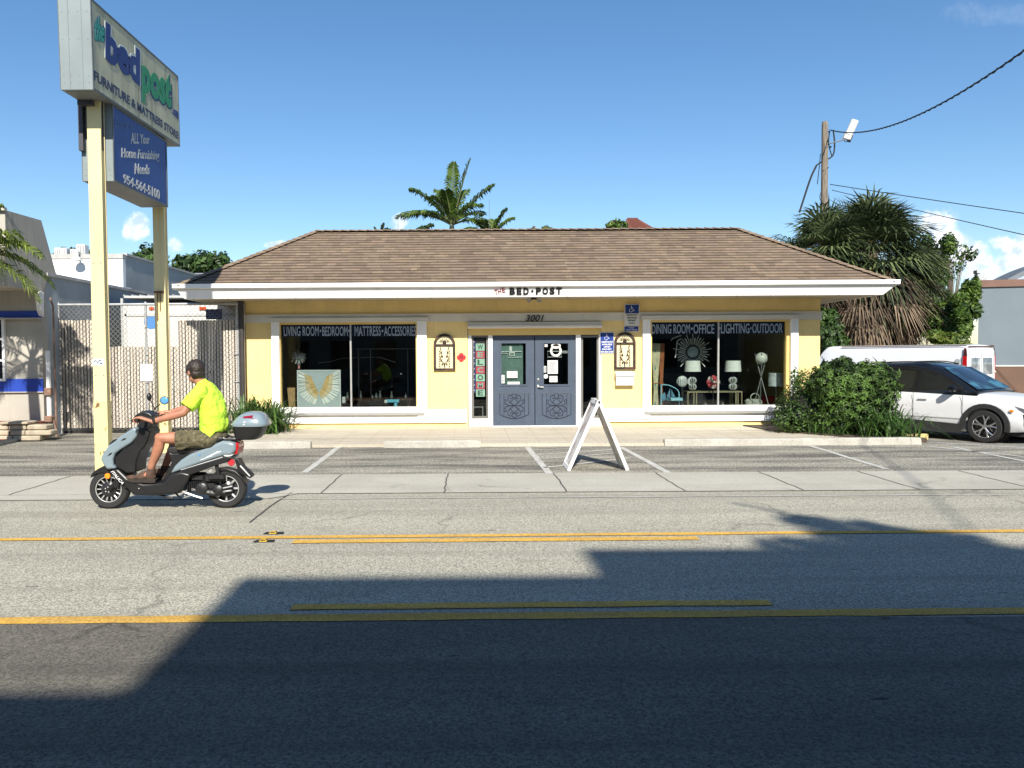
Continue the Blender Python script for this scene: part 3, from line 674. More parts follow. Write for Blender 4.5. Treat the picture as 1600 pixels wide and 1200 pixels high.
# fascia lettering
for (body, pa, pb, ya, yb) in (('BED', 796, 826.5, 448.5, 460), ('•', 829.5, 833.5, 451.5, 455.5), ('POST', 837, 877.5, 447.8, 459.6)):
    pass
m = MB()
fn = (Vector((0, .058, GZ0-.005-FZ0))).normalized()
def fas(px, py):
    d = ray(px, py)
    n_ = Vector((1, 0, 0)).cross(Vector((0, -.058, GZ0-.005-FZ0)).normalized()); o_ = Vector((0, EY0+.009, GZ0-.006)); t_ = (o_-Vector((0, 0, CAM_H))).dot(n_)/d.dot(n_); return Vector((0, 0, CAM_H))+d*t_
fup = Vector((0, -.058, GZ0-.005-FZ0)).normalized()
for (body, pa, pb, ya, yb) in (('B', 796, 805, 449.6, 460.6), ('E', 807, 815, 449.6, 460.6), ('D', 817.5, 826.5, 449.6, 460.6), ('•', 829.8, 833.8, 452.8, 456.6), ('P', 837, 845.6, 449.4, 460.3), ('O', 847.2, 856.6, 449.4, 460.3), ('S', 858.4, 866.9, 449.3, 460.2), ('T', 868.6, 877.9, 449.2, 460)):
    a = fas(pa, yb); b_ = fas(pb, ya); h = (b_-a).dot(fup)
    m.text(body, 0, b_.x-a.x, 0, h, 0, d=.012, bold=.05, origin=a, up=fup)
m.build('shop_name_lettering', inkb, shop)
m = MB()
for body, px, py in (('T', 776, 457.2), ('H', 781.4, 455.6), ('E', 787.6, 453.6)):
    a = fas(px-2.4, py+3.6); q = rad(10); rt_ = Vector((math.cos(q), 0, 0))+fup*math.sin(q); u_ = fup*math.cos(q)-Vector((math.sin(q), 0, 0))
    m.text(body, 0, .062, 0, .105, 0, d=.01, bold=.01, origin=a, right=rt_.normalized(), up=u_.normalized())
m.build('red_shop_lettering', mat('dark_red_lettering', (.22, .03, .04), .5), shop)
# street number on the cornice
m = MB(); r = RC(821, 492.3, 849.5, 502, FY-.036)
m.text('3001', r[0], r[1], r[2], r[3], FY-.057, d=.012, bold=.01, shear=.25); m.build('street_number', inkb, shop)
# floodlight under the eave
c = F(834, 469, 16.3); t = thing('floodlight', 'small twin floodlight fixed under the eave above the street number', 'light', (c.x, c.y, FZ0+.012))
m = MB(); m.lathe([(.06, 0), (.06, -.02), (.03, -.03)], n=14); m.tube([(0, 0, -.02), (-.09, -.02, -.05)], .012, 6); m.tube([(0, 0, -.02), (.1, -.02, -.04)], .012, 6); m.build('mounting', blackm, t, local=True)
for sx in (-1, 1):
    m = MB(); m.lathe([(.02, -.05), (.035, -.02), (.048, .03), (.045, .03), (.0, .02)], M_=Matrix.Translation((sx*.11, -.04, -.05)) @ Matrix.Rotation(rad(110), 4, 'X'), n=14); m.build('lamp_head', mat('lamp_head_grey', (.3, .29, .27), .4), t, smooth=True, local=True)
# downspout
m = MB(); x = F(384, 570, FY).x-.03; m.tube([(x, FY-.05, 2.8), (x, FY-.05, .12), (x+.02, FY-.15, .08)], .035, 10); m.build('downspout', white, shop, smooth=True)

# signs on the wall
def wheelchair(m, cx, cz, s, y):
    T = lambda p: (cx+p[0]*s, y, cz+p[1]*s)
    m.ball((cx-.05*s, y, cz+.9*s), (.12*s, .003, .12*s), 10)
    m.tube([T((-.05, .72)), T((-.02, .2)), T((.35, .18)), T((.55, -.3)), T((.75, -.22))], .07*s, 5)
    m.tube([T((-.03, .5)), T((.3, .48))], .055*s, 5)
    m.tube([T((-.15+.45*math.cos(a), -.15+.45*math.sin(a))) for a in [rad(110+i*24) for i in range(11)]], .06*s, 5)
def signplate(name, px, lab, build, mats):
    r = RC(*px, FY-.012); m = MB(); w, h = r[1]-r[0], r[3]-r[2]
    y0 = FY-.062 if px[1] < 500 else FY-.012
    m.bbox(((r[0]+r[1])/2, y0, (r[2]+r[3])/2), (w, .006, h), bev=.003); build(m, r, w, h, y0); return tag(m.build(name, mats), lab, 'sign')
def b1(m, r, w, h, y0):
    e = .018; m.cur = 1; m.box(r[0]+e, r[1]-e, y0-.0045, y0-.003, r[2]+h*.42+.02, r[3]-e); m.cur = 2; m.box(r[0]+e, r[1]-e, y0-.0043, y0-.003, r[2]+e, r[2]+h*.41)
    m.box(r[0]+e, r[0]+e+.006, y0-.005, y0-.003, r[2]+e, r[3]-e)
    m.cur = 3; wheelchair(m, (r[0]+r[1])/2, r[3]-h*.34, .095, y0-.005)
    for i, s in enumerate(('PARKING BY', 'DISABLED', 'PERMIT', 'ONLY')):
        m.cur = 4; hw = w*.36*(len(s)/10)**.6; zc = r[2]+h*(.50-i*.125)+.0; cx = (r[0]+r[1])/2
        m.text(s, cx-hw, cx+hw, zc-.018-.0, zc+.016, y0-.0062, d=.001, bold=.02)
bwhite = mat('sign_white', (.62, .62, .58), .5, .03)
def b1b(m, r, w, h, y0):
    e = .016; cx = (r[0]+r[1])/2
    m.cur = 1; m.box(r[0]+e, r[1]-e, y0-.0045, y0-.003, r[2]+h*.56, r[3]-e)
    m.cur = 2; m.box(r[0]+e, r[1]-e, y0-.0045, y0-.003, r[2]+e, r[2]+h*.555)
    m.cur = 3; wheelchair(m, cx-.01, r[2]+h*.73, .085, y0-.005)
    m.cur = 4
    for i, s in enumerate(('PARKING BY', 'DISABLED', 'PERMIT', 'ONLY')):
        hw = w*(.38, .34, .28, .22)[i]; zc = r[2]+h*(.49-i*.125)
        m.text(s, cx-hw, cx+hw, zc-.017, zc+.017, y0-.006, d=.001, bold=.03)
signplate('parking_sign', (975, 475, 998.5, 509, ), 'blue and white disabled parking sign high on the wall, above the arched plaque', b1b, [bwhite, blue_sign, bwhite, wlet, inkb])
def b2(m, r, w, h, y0):
    e = .01; cx = (r[0]+r[1])/2; m.cur = 1; m.box(r[0]+e, r[1]-e, y0-.0045, y0-.003, r[2]+e, r[3]-e); m.cur = 2
    m.text('TOW', cx-w*.2, cx+w*.2, r[2]+h*.55, r[2]+h*.80, y0-.006, d=.001, bold=.01); m.text('AWAY ZONE', cx-w*.38, cx+w*.38, r[2]+h*.2, r[2]+h*.43, y0-.006, d=.001, bold=.01)
signplate('tow_sign', (975, 509.5, 998, 518), 'small blue plate directly under the disabled parking sign', b2, [bwhite, blue_sign, wlet])
def b3(m, r, w, h, y0):
    e = .012; cx = (r[0]+r[1])/2; m.cur = 1; m.box(r[0]+e, r[1]-e, y0-.0045, y0-.003, r[2]+e, r[3]-e); m.cur = 2; wheelchair(m, cx-.005, r[3]-h*.26, .08, y0-.005)
    for i, s in enumerate(('ASSISTANCE', 'AVAILABLE', 'UPON', 'REQUEST', '954-564-5100')):
        hw = w*(.40, .36, .22, .34, .42)[i]; zc = r[2]+h*(.545-i*.115); m.text(s, cx-hw, cx+hw, zc-.018, zc+.018, y0-.006, d=.001, bold=.03)
signplate('assistance_sign', (937.2, 519, 959.5, 552.5), 'blue assistance sign with wheelchair symbol, between the door and the arched plaque', b3, [bwhite, blue_sign, wlet])
# arched wall plaques
rustb = mat('rusty_dark_iron', (.014, .008, .006), .7, .5, 14, patches=.35, patch_col=(.16, .07, .035), patch_scale=9)
cream = mat('cream_plaque', (.72, .62, .38), .8, .1, 6)
def plaque(px, lab):
    r = RC(*px, FY-.02); w, h = r[1]-r[0], r[3]-r[2]; cx = (r[0]+r[1])/2; R = w/2; zs = r[3]-R
    t = thing('wall_plaque', lab, 'wall plaque', (cx, FY-.02, r[2]), group='arched iron plaques on the front wall')
    arc = lambda k, e=0: [(cx+(R-k)*math.cos(a), zs+(R-k)*math.sin(a)) for a in [math.pi*i/16 for i in range(17)]]
    m = MB(); m.prism([(r[0]+.02, r[2]+.02)]+arc(.03)[::-1]+[(r[1]-.02, r[2]+.02)], .012, 'XZ', FY-.014); m.build('backing', cream, t)
    m = MB(); e = .055
    o = [(r[1], r[2])]+arc(0)+[(r[0], r[2])]; i_ = [(r[1]-e, r[2]+.04)]+arc(e)+[(r[0]+e, r[2]+.04)]
    for a, b_, c, d in zip(o, o[1:], i_[1:], i_): m.prism([a, b_, c, d], .028, 'XZ', FY-.045)
    m.box(r[0], r[1], FY-.055, FY-.017, r[2], r[2]+.05); m.box(r[0]+e, r[1]-e, FY-.045, FY-.017, zs-.03, zs+.012)
    m.build('frame', rustb, t)
    m = MB(); y = FY-.03; m.ball((cx, y, zs+.05), (.045, .012, .045), 12)
    for k in range(7):
        a = math.pi*(k+.5)/7; m.tube([(cx+.06*math.cos(a), y, zs+.05+.04*math.sin(a)), (cx+.12*math.cos(a), y, zs+.05+.11*math.sin(a)*.9)], .006, 5)
    zb = r[2]+.06; zt = zs-.04
    for sx in (-1, 1):
        m.tube(spline([(cx, y, zb), (cx+sx*.02, y, zb+.1), (cx+sx*.085, y, zb+.2), (cx+sx*.06, y, zb+.3), (cx+sx*.09, y, zt-.02)], 4), .006, 5)
        for k in range(4): m.ball((cx+sx*(.05+.02*(k % 2)), y, zb+.08+k*.085), (.018, .006, .026), 6)
        for k in range(7): m.tube([(cx+sx*.10, y, zb+.02+k*.055), (cx+sx*.125, y, zb+.05+k*.055)], .005, 4)
        m.tube([(cx+sx*.098, y, zb), (cx+sx*.098, y, zt)], .004, 4)
    m.tube([(cx, y, zb-.01), (cx, y, zb+.12)], .008, 5)
    m.build('scroll_ornament', rustb, t)
plaque((677.5, 521.5, 711.5, 579), 'arched rusty iron plaque on the wall left of the entrance, beside the red emblem')
plaque((959.5, 519, 993, 577), 'arched rusty iron plaque on the wall right of the entrance, above the white mailbox')
# red maltese emblem
c = F(720.8, 558.5, FY-.01); m = MB(); pts = []
for k in range(4):
    a = math.pi/2*k
    for da, q in ((-.62, .092), (-.35, .097), (0, .104), (.35, .097), (.62, .092), (.785, .066)):
        pts.append((c.x+q*math.sin(a+da), c.z+q*math.cos(a+da)))
m.prism(pts[::-1], .006, 'XZ', FY-.008); m.cur = 1; m.torus((c.x, FY-.009, c.z), .035, .004, 'Y', 16, 5); m.tube([(c.x-.05, FY-.009, c.z-.04), (c.x+.05, FY-.009, c.z+.045)], .003, 4); m.tube([(c.x+.05, FY-.009, c.z-.04), (c.x-.05, FY-.009, c.z+.045)], .003, 4)
tag(m.build('red_emblem', [mat('emblem_red', (.42, .02, .03), .5), mat('emblem_dark', (.16, .01, .01), .5)]), 'small red cross shaped emblem on the wall left of the sidelight', 'emblem')
# mailbox
r = RC(962, 580, 991.5, 603, FY-.12); cx = (r[0]+r[1])/2
t = thing('mailbox', 'white wall mailbox with sloped lid under the right arched plaque', 'mailbox', (cx, FY, r[2])); w = r[1]-r[0]; h = r[3]-r[2]
m = MB(); m.prism([(FY-.003, r[2]), (FY-.12, r[2]+.01), (FY-.13, r[3]-.075), (FY-.003, r[3]-.02)], w-.02, 'YZ', r[0]+.01); m.build('box_body', mat('mailbox_white', (.56, .56, .54), .45, .04, 5, streak=.2), t, bevel=.004)
m = MB(); m.prism([(FY-.003, r[3]+.0), (FY-.003, r[3]-.018), (FY-.133, r[3]-.073), (FY-.145, r[3]-.11), (FY-.15, r[3]-.11), (FY-.14, r[3]-.06)], w, 'YZ', r[0]); m.build('lid', mat('mailbox_white', (.56, .56, .54)), t)
m = MB(); m.ball((cx-.01, FY-.13, r[2]+.09), .008, 6); m.build('lock', steel, t)
# ================================================================== SHOP DISPLAY (behind the glass)
def disp(name, mats, m, lab, cat, group=None, smooth=False): return tag(m.build(name, mats, smooth=smooth), lab, cat, group)
DY = FY+.62
brass = mat('brass', (.45, .33, .12), .35, .1, 5, metal=.6)
linen = mat('linen_shade', (.86, .85, .78), .8, .05, 20)
# wing picture
r = RC(464.5, 578, 532.5, 641, FY+.30); y = FY+.30; m = MB(); m.box(r[0], r[1], y, y+.03, .46, r[3]); 
e = .02; m.cur = 1
for a in ((r[0]-.0, r[0]+e, .46, r[3]), (r[1]-e, r[1], .46, r[3]), (r[0]+e, r[1]-e, r[3]-e, r[3])): m.box(a[0], a[1], y-.012, y-.001, a[2], a[3])
cx = (r[0]+r[1])/2; czw = r[2]+(r[3]-r[2])*.46; W = (r[1]-r[0])/2-.04; H = (r[3]-r[2])
rw = random.Random(5); m.cur = 2
for sx in (-1, 1):
    for k in range(26):
        t = k/25; root = Vector((cx+sx*(.015+.22*W*t*1.6), y-.004-.0003*k, czw+H*(-.02+.38*t)))
        a = rad(250-115*t) if sx < 0 else rad(-70+115*t); a += rad(rw.uniform(-3, 3)); L_ = W*(.62+.3*math.sin(t*2.6))
        d = Vector((math.cos(a), 0, math.sin(a))); n_ = Vector((-d.z, 0, d.x))
        tip = root+d*L_; tip.x = max(r[0]+.03, min(r[1]-.03, tip.x)); tip.z = max(.48, min(r[3]-.03, tip.z)); d = tip-root
        for f0, f1, col in ((0, .55, (.62, .40, .16)), (.3, .7, (.72, .56, .34)), (.55, 1, (.86, .84, .78))):
            q_ = rw.uniform(.75, 1.1); m.tint = tuple(c*q_ for c in col); a0 = root+d*f0; a1 = root+d*f1; wd = .016; yo = Vector((0, -.0004*f0*10-.0002*k, 0))
            m.quad(a0-n_*wd*.8+yo, a0+n_*wd*.8+yo, a1+n_*wd+yo, a1-n_*wd*.6+yo)
disp('wing_picture', [mat('pale_grey_canvas', (.42, .47, .48), .7, .05, 4), mat('silver_frame', (.7, .7, .7), .4), mat('feather_paint', (1, 1, 1), .7, .02, 5, tint_attr=True)], m, 'square grey picture of gold and white wings leaning in the left shop window', 'picture')
r = RC(449, 606, 461, 640, FY+.4); m = MB(); m._add([(r[0], y+.1, r[3]), (r[1], y+.1, r[3]), (r[1], y+.1, .3), (r[0]+.05, y+.1, .3), (r[0], y+.25, r[3]), (r[1], y+.25, r[3]), (r[1], y+.25, .3), (r[0]+.05, y+.25, .3)], [[0, 1, 2, 3], [7, 6, 5, 4], [0, 4, 5, 1], [1, 5, 6, 2], [3, 7, 4, 0], [2, 6, 7, 3]])
disp('wooden_box', mat('light_wood', (.42, .25, .11), .6, .2, 10), m, 'narrow brown wooden box left of the wing picture', 'box')
# hanging lamp in left window
c = F(467, 558, DY); t = thing('hanging_lamp', 'round wire hanging lamp of glittering rods in the left shop window', 'hanging lamp', (c.x, c.y, c.z))
m = MB(); m.tube([(0, 0, .1), (0, 0, 2.75-c.z)], .006, 5); m.build('cord', alu, t, local=True)
m = MB(); rw = random.Random(9); m.ball((0, 0, 0), .05, 8)
for k in range(110):
    d = Vector((rw.gauss(0, 1), rw.gauss(0, 1), rw.gauss(0, 1))).normalized(); e_ = d*rw.uniform(.10, .19); m.tube([d*.04, e_], .003, 4); m.ball(e_, .009, 4)
m.build('rods', mat('crystal_rods', (.75, .75, .76), .2), t, local=True)
m = MB(); m.box(-.022, .022, -.01, .01, -.26, -.18); m.build('price_tag', mat('pink_tag', (.6, .25, .25), .6), t, local=True)
# things at the right of the left window
def vase(px, py, h, w, mt, lab, cat='vase', y=DY):
    c = F(px, py, y); m = MB(); m.lathe([(w*.45, 0), (w*.9, h*.2), (w, h*.4), (w*.5, h*.75), (w*.35, h*.85), (w*.55, h)], c=(c.x, y, c.z), n=14); return disp('vase', mt, m, lab, cat, smooth=True)
pale = mat('pale_ceramic', (.6, .6, .58), .35, .05, 6)
m = MB(); r = RC(534, 620, 540, 630, DY); m.bbox(((r[0]+r[1])/2, DY, (r[2]+r[3])/2), (r[1]-r[0], .1, r[3]-r[2]), bev=.01); disp('white_canister', pale, m, 'small white canister just right of the wing picture', 'canister')
m = MB(); a, b_ = F(602, 626, FY+.4), F(624, 640, FY+.4)
m.bbox(((a.x+b_.x)/2, FY+.4, a.z-.01), (b_.x-a.x, .1, .07), bev=.01); m.cur = 1; m.bbox((a.x+.02, FY+.38, a.z-.02), (.07, .1, .07), bev=.01); m.cur = 0; m.bbox((b_.x-.08, FY+.4, a.z-.11), (.07, .08, .12), bev=.01)
disp('toy_dog', [mat('turquoise_toy', (.12, .42, .55), .6, .2, 20), pale], m, 'turquoise and white toy animal low at the right of the left shop window', 'toy')
m = MB(); m.box(F(455, 600, DY+.6).x, F(645, 600, DY+.6).x, DY+.5, DY+1.1, .60, .64)
for xx in (460, 548, 640):
    q = F(xx, 600, DY+.55).x; m.box(q-.02, q+.02, DY+.52, DY+.56, .08, .60); m.box(q-.02, q+.02, DY+1.04, DY+1.08, .08, .60)
disp('display_table', mat('dark_wood', (.06, .03, .02), .35, .2, 6), m, 'long dark display table inside the left shop window', 'table')
rw = random.Random(12)
gl_m = mat('smoky_glassware', (.25, .27, .26), .12, .1, 5, metal=.5)
for i, px in enumerate((543, 564, 582, 588, 594, 612, 634)):
    c = F(px, 626, DY+.8); h = rw.uniform(.08, .22); w = rw.uniform(.02, .04); m = MB(); m.lathe([(w, 0), (w*1.2, h*.3), (w*.4, h*.7), (w*.7, h)], c=(c.x, DY+.8, .64), n=10)
    tag(m.build('glass_vase', gl_m, smooth=True), 'small smoky glass vase on the dark display table in the left window', 'vase', 'glass vases on the dark display table')
# right window
c = F(1082.5, 550, DY+.15); t = thing('sunburst_mirror', 'round sunburst mirror with silver rays hanging in the right shop window', 'mirror', (c.x, c.y, c.z))
m = MB(); m.lathe([(.135, 0), (.135, .01)], M_=Matrix.Rotation(rad(90), 4, 'X'), n=28); m.build('mirror_glass', mat('mirror', (.38, .46, .46), .35, .3, 5), t, local=True)
m = MB(); m.torus((0, -.01, 0), .145, .02, 'Y', 28, 8); m.build('rim', mat('dark_rim', (.02, .02, .02), .4), t, local=True)
m = MB()
for k in range(36):
    a = 2*math.pi*k/36; L_ = .42 if k % 2 else .34; L_ += .03*math.sin(k*2.3)
    d = Vector((math.cos(a), 0, math.sin(a))); n_ = Vector((-d.z, 0, d.x)); q = .009 if k % 2 else .015
    m._add([d*.165-n_*q*.5, d*.165+n_*q*.5, d*L_+n_*q, d*L_-n_*q, d*.165-n_*q*.5+Vector((0, .012, 0)), d*.165+n_*q*.5+Vector((0, .012, 0)), d*L_+n_*q+Vector((0, .012, 0)), d*L_-n_*q+Vector((0, .012, 0))], [[0, 1, 2, 3], [4, 5, 6, 7], [0, 1, 5, 4], [3, 2, 6, 7], [0, 3, 7, 4], [1, 2, 6, 5]])
m.build('rays', mat('silver_wood', (.82, .82, .76), .4, .2, 12), t, local=True)
m = MB(); pts = [F(1048, 532, DY-.1), F(1053, 528, DY-.1), F(1064, 524, DY-.1)]; m.tube(spline(pts, 5), .012, 6); pts = [F(1064, 529, DY-.1), F(1058, 534, DY-.1), F(1057, 545, DY-.1), F(1055, 559, DY-.1)]; m.tube(spline(pts, 5), .012, 6)
disp('metal_ribbon', mat('white_enamel', (.75, .75, .72), .3), m, 'bent white ribbon sculpture hanging left of the sunburst mirror', 'sculpture')
ta = F(1073, 611.5, DY); tb = F(1159, 611.5, DY); m = MB(); zt = ta.z
m.box(ta.x, tb.x, DY-.05, DY+.35, zt-.03, zt)
for xx in (ta.x+.015, ta.x+.15, ta.x+.21, tb.x-.015, tb.x-.15, tb.x-.10):
    for yy in (DY-.04, DY+.33): m.box(xx-.012, xx+.012, yy-.012, yy+.012, .08, zt-.03)
disp('console_table', mat('champagne_metal', (.45, .38, .24), .35, .1, 5, metal=.4), m, 'brass legged console table carrying two lamps in the right shop window', 'table')
for px, cxl, side in ((1082, 1081.5, 'left'), (1145, 1145.3, 'right')):
    c = F(px, 611, DY+.12); t = thing('table_lamp', 'drum shaded table lamp on the %s end of the console table' % side, 'lamp', (c.x, DY+.12, zt), group='pair of table lamps')
    s0, s1 = F(px, 580.5, DY+.12).z-zt, F(px, 563.5, DY+.12).z-zt
    m = MB(); m.lathe([(.185, s0), (.165, s1)], n=28); m.lathe([(.18, s0), (.16, s1-.002)], n=28); m.build('lamp_shade', linen, t, smooth=True, local=True)
    m = MB(); m.lathe([(.06, 0), (.06, .015), (.012, .03), (.012, s0+.05)], n=14)
    for zc in (.10, .245): m.ball((0, 0, zc), (.055, .055, .055), 12)
    m.build('stem', mat('dark_stem', (.03, .03, .03), .4), t, smooth=True, local=True)
    m = MB()
    for zc in (.10, .245):
        for k in range(12):
            a = 2*math.pi*k/12; m.tube([(math.sin(p)*.085*math.cos(a), math.sin(p)*.085*math.sin(a), zc+.075*math.cos(p)) for p in [math.pi*q/8 for q in range(9)]], .009, 4)
    m.build('ribs', mat('silver_ribs', (.62, .62, .58), .35), t, local=True)
c = F(1066, 596, DY+.05); m = MB()
m.ball((c.x, c.y, c.z), (.13, .05, .13), 16); m.cur = 1
for k in range(5): m.ball((c.x-.1+k*.05, c.y, c.z), (.011, .054, .12*math.cos((k-2)*.35)), 10)
m.cur = 0; m.prism([(c.x+.08, c.z), (c.x+.19, c.z+.11), (c.x+.16, c.z), (c.x+.19, c.z-.11)], .03, 'XZ', c.y-.015)
m.cur = 1; m.lathe([(.05, -.18), (.02, -.17), (.015, -.12)], c=(c.x, c.y, c.z), n=10); m.box(c.x-.02, c.x+.02, c.y-.02, c.y+.02, .08, c.z-.17)
disp('fish_sculpture', [pale, mat('dark_stem', (.03, .03, .03))], m, 'round striped fish sculpture left of the left table lamp', 'sculpture', smooth=True)
c = F(1114.5, 597, DY-.12); t = thing('rose_ornament', 'large red and white metal rose ornament behind the right window mullion', 'ornament', (c.x, c.y, c.z)); m = MB()
for ring, (R, n_, tl) in enumerate(((.15, 8, .9), (.11, 7, .6), (.07, 5, .4))):
    for k in range(n_):
        a = 2*math.pi*(k+.5*ring)/n_; m.cur = (k+ring) % 3 == 0 and 1 or 0
        m.ball((math.cos(a)*R*.75, -.02*ring, math.sin(a)*R*.75), (R*.38, .02, R*.30), 8, Matrix.Rotation(-a+1.57, 3, 'Y').to_4x4())
m.ball((0, -.06, 0), .03, 8); m.build('petals', [mat('rose_red', (.5, .05, .06), .5, .2, 12), mat('rose_pale', (.62, .5, .45), .5)], t, smooth=True, local=True)
m = MB(); m.tube([(0, .03, 0), (.02, .06, -.3), (0, .08, .08-c.z)], .012, 6); m.tube([(.05, .03, -.03), (.25, .03, -.05)], .008, 5); m.build('stem', mat('dark_stem', (.03, .03, .03)), t, local=True)
# tall painted boards
x0, x1 = F(1017.5, 590, DY-.2).x, F(1040, 590, DY-.2).x; z0, z1 = .1, F(1029, 536.5, DY-.2).z; w = x1-x0; m = MB()
def hg(cxb, wb, z0_, z1_, yb, cur, pinch=.45):
    m.cur = cur; n_ = 14; L_, R_ = [], []
    for i in range(n_+1):
        t_ = i/n_; k = wb/2*(pinch+(1-pinch)*abs(2*t_-.85)**1.3 if t_ < .99 else 1); L_.append((cxb-min(k, wb/2), z0_+(z1_-z0_)*t_)); R_.append((cxb+min(k, wb/2), z0_+(z1_-z0_)*t_))
    for i in range(n_): m.prism([L_[i], R_[i], R_[i+1], L_[i+1]], .03, 'XZ', yb)
hg(x0+w*.32, w*.62, z0, z1, DY-.2, 0); hg(x0+w*.72, w*.42, z0, z1, DY-.19, 1)
m.cur = 2
for zc in (.25, .5, .72, .95): m.box(x0+w*.24, x0+w*.33, DY-.205, DY-.201, z0+(z1-z0)*zc*.95-.03, z0+(z1-z0)*zc*.95+.03)
m.cur = 1; m.box(x0+w*.05, x1-w*.1, DY-.206, DY-.201, .98, 1.0)
disp('painted_board', [mat('cream_paint', (.60, .52, .34), .5, .25, 12), mat('rust_paint', (.33, .10, .03), .5, .3, 14), mat('teal_paint', (.10, .32, .28), .5)], m, 'tall hourglass shaped painted boards at the left edge of the right window', 'board')
# blue bench
t = thing('blue_chair', 'pale blue garden chair with sailing boat back in the right window', 'chair', (F(1048, 630, DY-.25).x, DY-.25, .08)); sky_b = mat('pale_blue_paint', (.30, .56, .66), .5, .1, 8)
X = lambda px: F(px, 620, DY-.25).x-t.location.x
Zf = lambda py: F(1048, py, DY-.25).z-.08
m = MB(); m.tube(spline([(X(1033), 0, Zf(601)), (X(1045), 0, Zf(602)), (X(1057), 0, Zf(608)), (X(1061), 0, Zf(614))], 5), .012, 6); m.tube([(X(1061), 0, Zf(614)), (X(1061.5), 0, 0)], .014, 6); m.tube([(X(1033), 0, Zf(601)), (X(1033), 0, 0)], .014, 6); m.build('frame', sky_b, t, local=True)
m = MB(); m.box(X(1044), X(1062), -.25, .02, Zf(625), Zf(621)); m.box(X(1035), X(1062), -.25, .02, Zf(637), Zf(634)); m.build('seat', sky_b, t, local=True)
m = MB(); m.prism([(X(1041), Zf(622)), (X(1055), Zf(622)), (X(1052), Zf(626)), (X(1043), Zf(626))], .02, 'XZ', 0); m.prism([(X(1047), Zf(606)), (X(1047), Zf(620)), (X(1042), Zf(620))], .01, 'XZ', 0); m.prism([(X(1049), Zf(608)), (X(1055), Zf(620)), (X(1049), Zf(620))], .01, 'XZ', 0); m.prism([(X(1034), Zf(616)), (X(1039), Zf(613)), (X(1041), Zf(624)), (X(1035), Zf(627))], .02, 'XZ', .0); m.build('backrest', mat('sea_blue', (.12, .25, .36), .5, .4, 10), t, local=True)
m = MB()
for xx in (X(1035), X(1060)): m.box(xx-.015, xx+.015, -.25, -.22, 0, Zf(634))
m.build('leg', sky_b, t, local=True)
# globe floor lamp
c = F(1189.5, 560, DY-.15); t = thing('globe_lamp', 'white globe floor lamp on crossed silver rods in the right window', 'lamp', (c.x, c.y, .08)); m = MB(); m.ball((0, 0, c.z-.08), .135, 20); m.build('lamp_shade', mat('opal_globe', (.68, .66, .58), .4, .02, 3), t, smooth=True, local=True)
m = MB(); zc = c.z-.08
for a in (0, 2.1, 4.2):
    u = Vector((math.cos(a+.3), math.sin(a+.3)*.8, 0)); m.tube([u*.16+Vector((0, 0, zc+.12)), -u*.30], .009, 6)
m.build('rods', alu, t, local=True)
c = F(1212.5, 593, DY+.0); t = thing('drum_lamp', 'grey drum shaded lamp at the right edge of the right window', 'lamp', (c.x, c.y, .08)); m = MB(); zc = c.z-.08
m.lathe([(.175, zc-.15), (.17, zc+.15)], n=28); m.lathe([(.17, zc-.15), (.165, zc+.148)], n=28); m.build('lamp_shade', mat('grey_shade', (.55, .58, .58), .7, .35, 8), t, smooth=True, local=True); m = MB(); m.lathe([(.12, 0), (.11, .02), (.015, .03), (.015, zc+.1)], n=12); m.build('stem', alu, t, local=True)
c = F(1177, 630, DY+.1); m = MB(); m.bbox((c.x, DY+.1, c.z-.06), (.38, .2, .32), bev=.05); m.torus((c.x, DY, c.z+.13), .1, .012, 'Y', 16, 6); disp('white_bag', mat('cream_bag', (.5, .49, .42), .7, .2, 10), m, 'pale bag standing at the foot of the globe lamp', 'bag', smooth=True)
c = F(1201, 624, DY+.5); m = MB(); m.bbox((c.x, DY+.5, c.z), (.3, .2, .15), bev=.03); m.tube([(c.x, DY+.5, .08), (c.x, DY+.5, c.z-.07)], .03, 8); disp('red_cushion', mat('red_fabric', (.45, .015, .02), .8, .2, 12), m, 'bright red cushion on a stand low in the right window', 'cushion')
for px, lab in ((1102, 'small glass oil lamp left of the right window mullion'), (1129, 'small glass oil lamp right of the right window mullion')):
    c = F(px, 634, DY-.1); m = MB(); m.lathe([(.05, -.14), (.07, -.08), (.07, 0), (.03, .05), (.035, .08)], c=(c.x, c.y, c.z), n=14); m.cur = 1; m.ball((c.x, c.y-.03, c.z+.02), .022, 8); m.cur = 0; m.box(c.x-.1, c.x+.1, c.y-.1, c.y+.1, .08, c.z-.14)
    tag(m.build('oil_lamp', [gl_m, mat('bright_glass', (.85, .84, .75), .3)], smooth=True), lab, 'lamp', 'small glass lamps by the window mullion')
m = MB(); m.bbox((4.9, DY+1.5, .6), (1.7, .8, .5), bev=.1); m.bbox((4.9, DY+1.8, 1.0), (1.7, .2, .5), bev=.08); m.box(4.1, 5.7, DY+1.15, DY+1.85, .1, .34); disp('sofa', mat('dark_leather', (.035, .03, .035), .4, .2, 5), m, 'dark sofa deep inside the shop behind the console table', 'sofa')

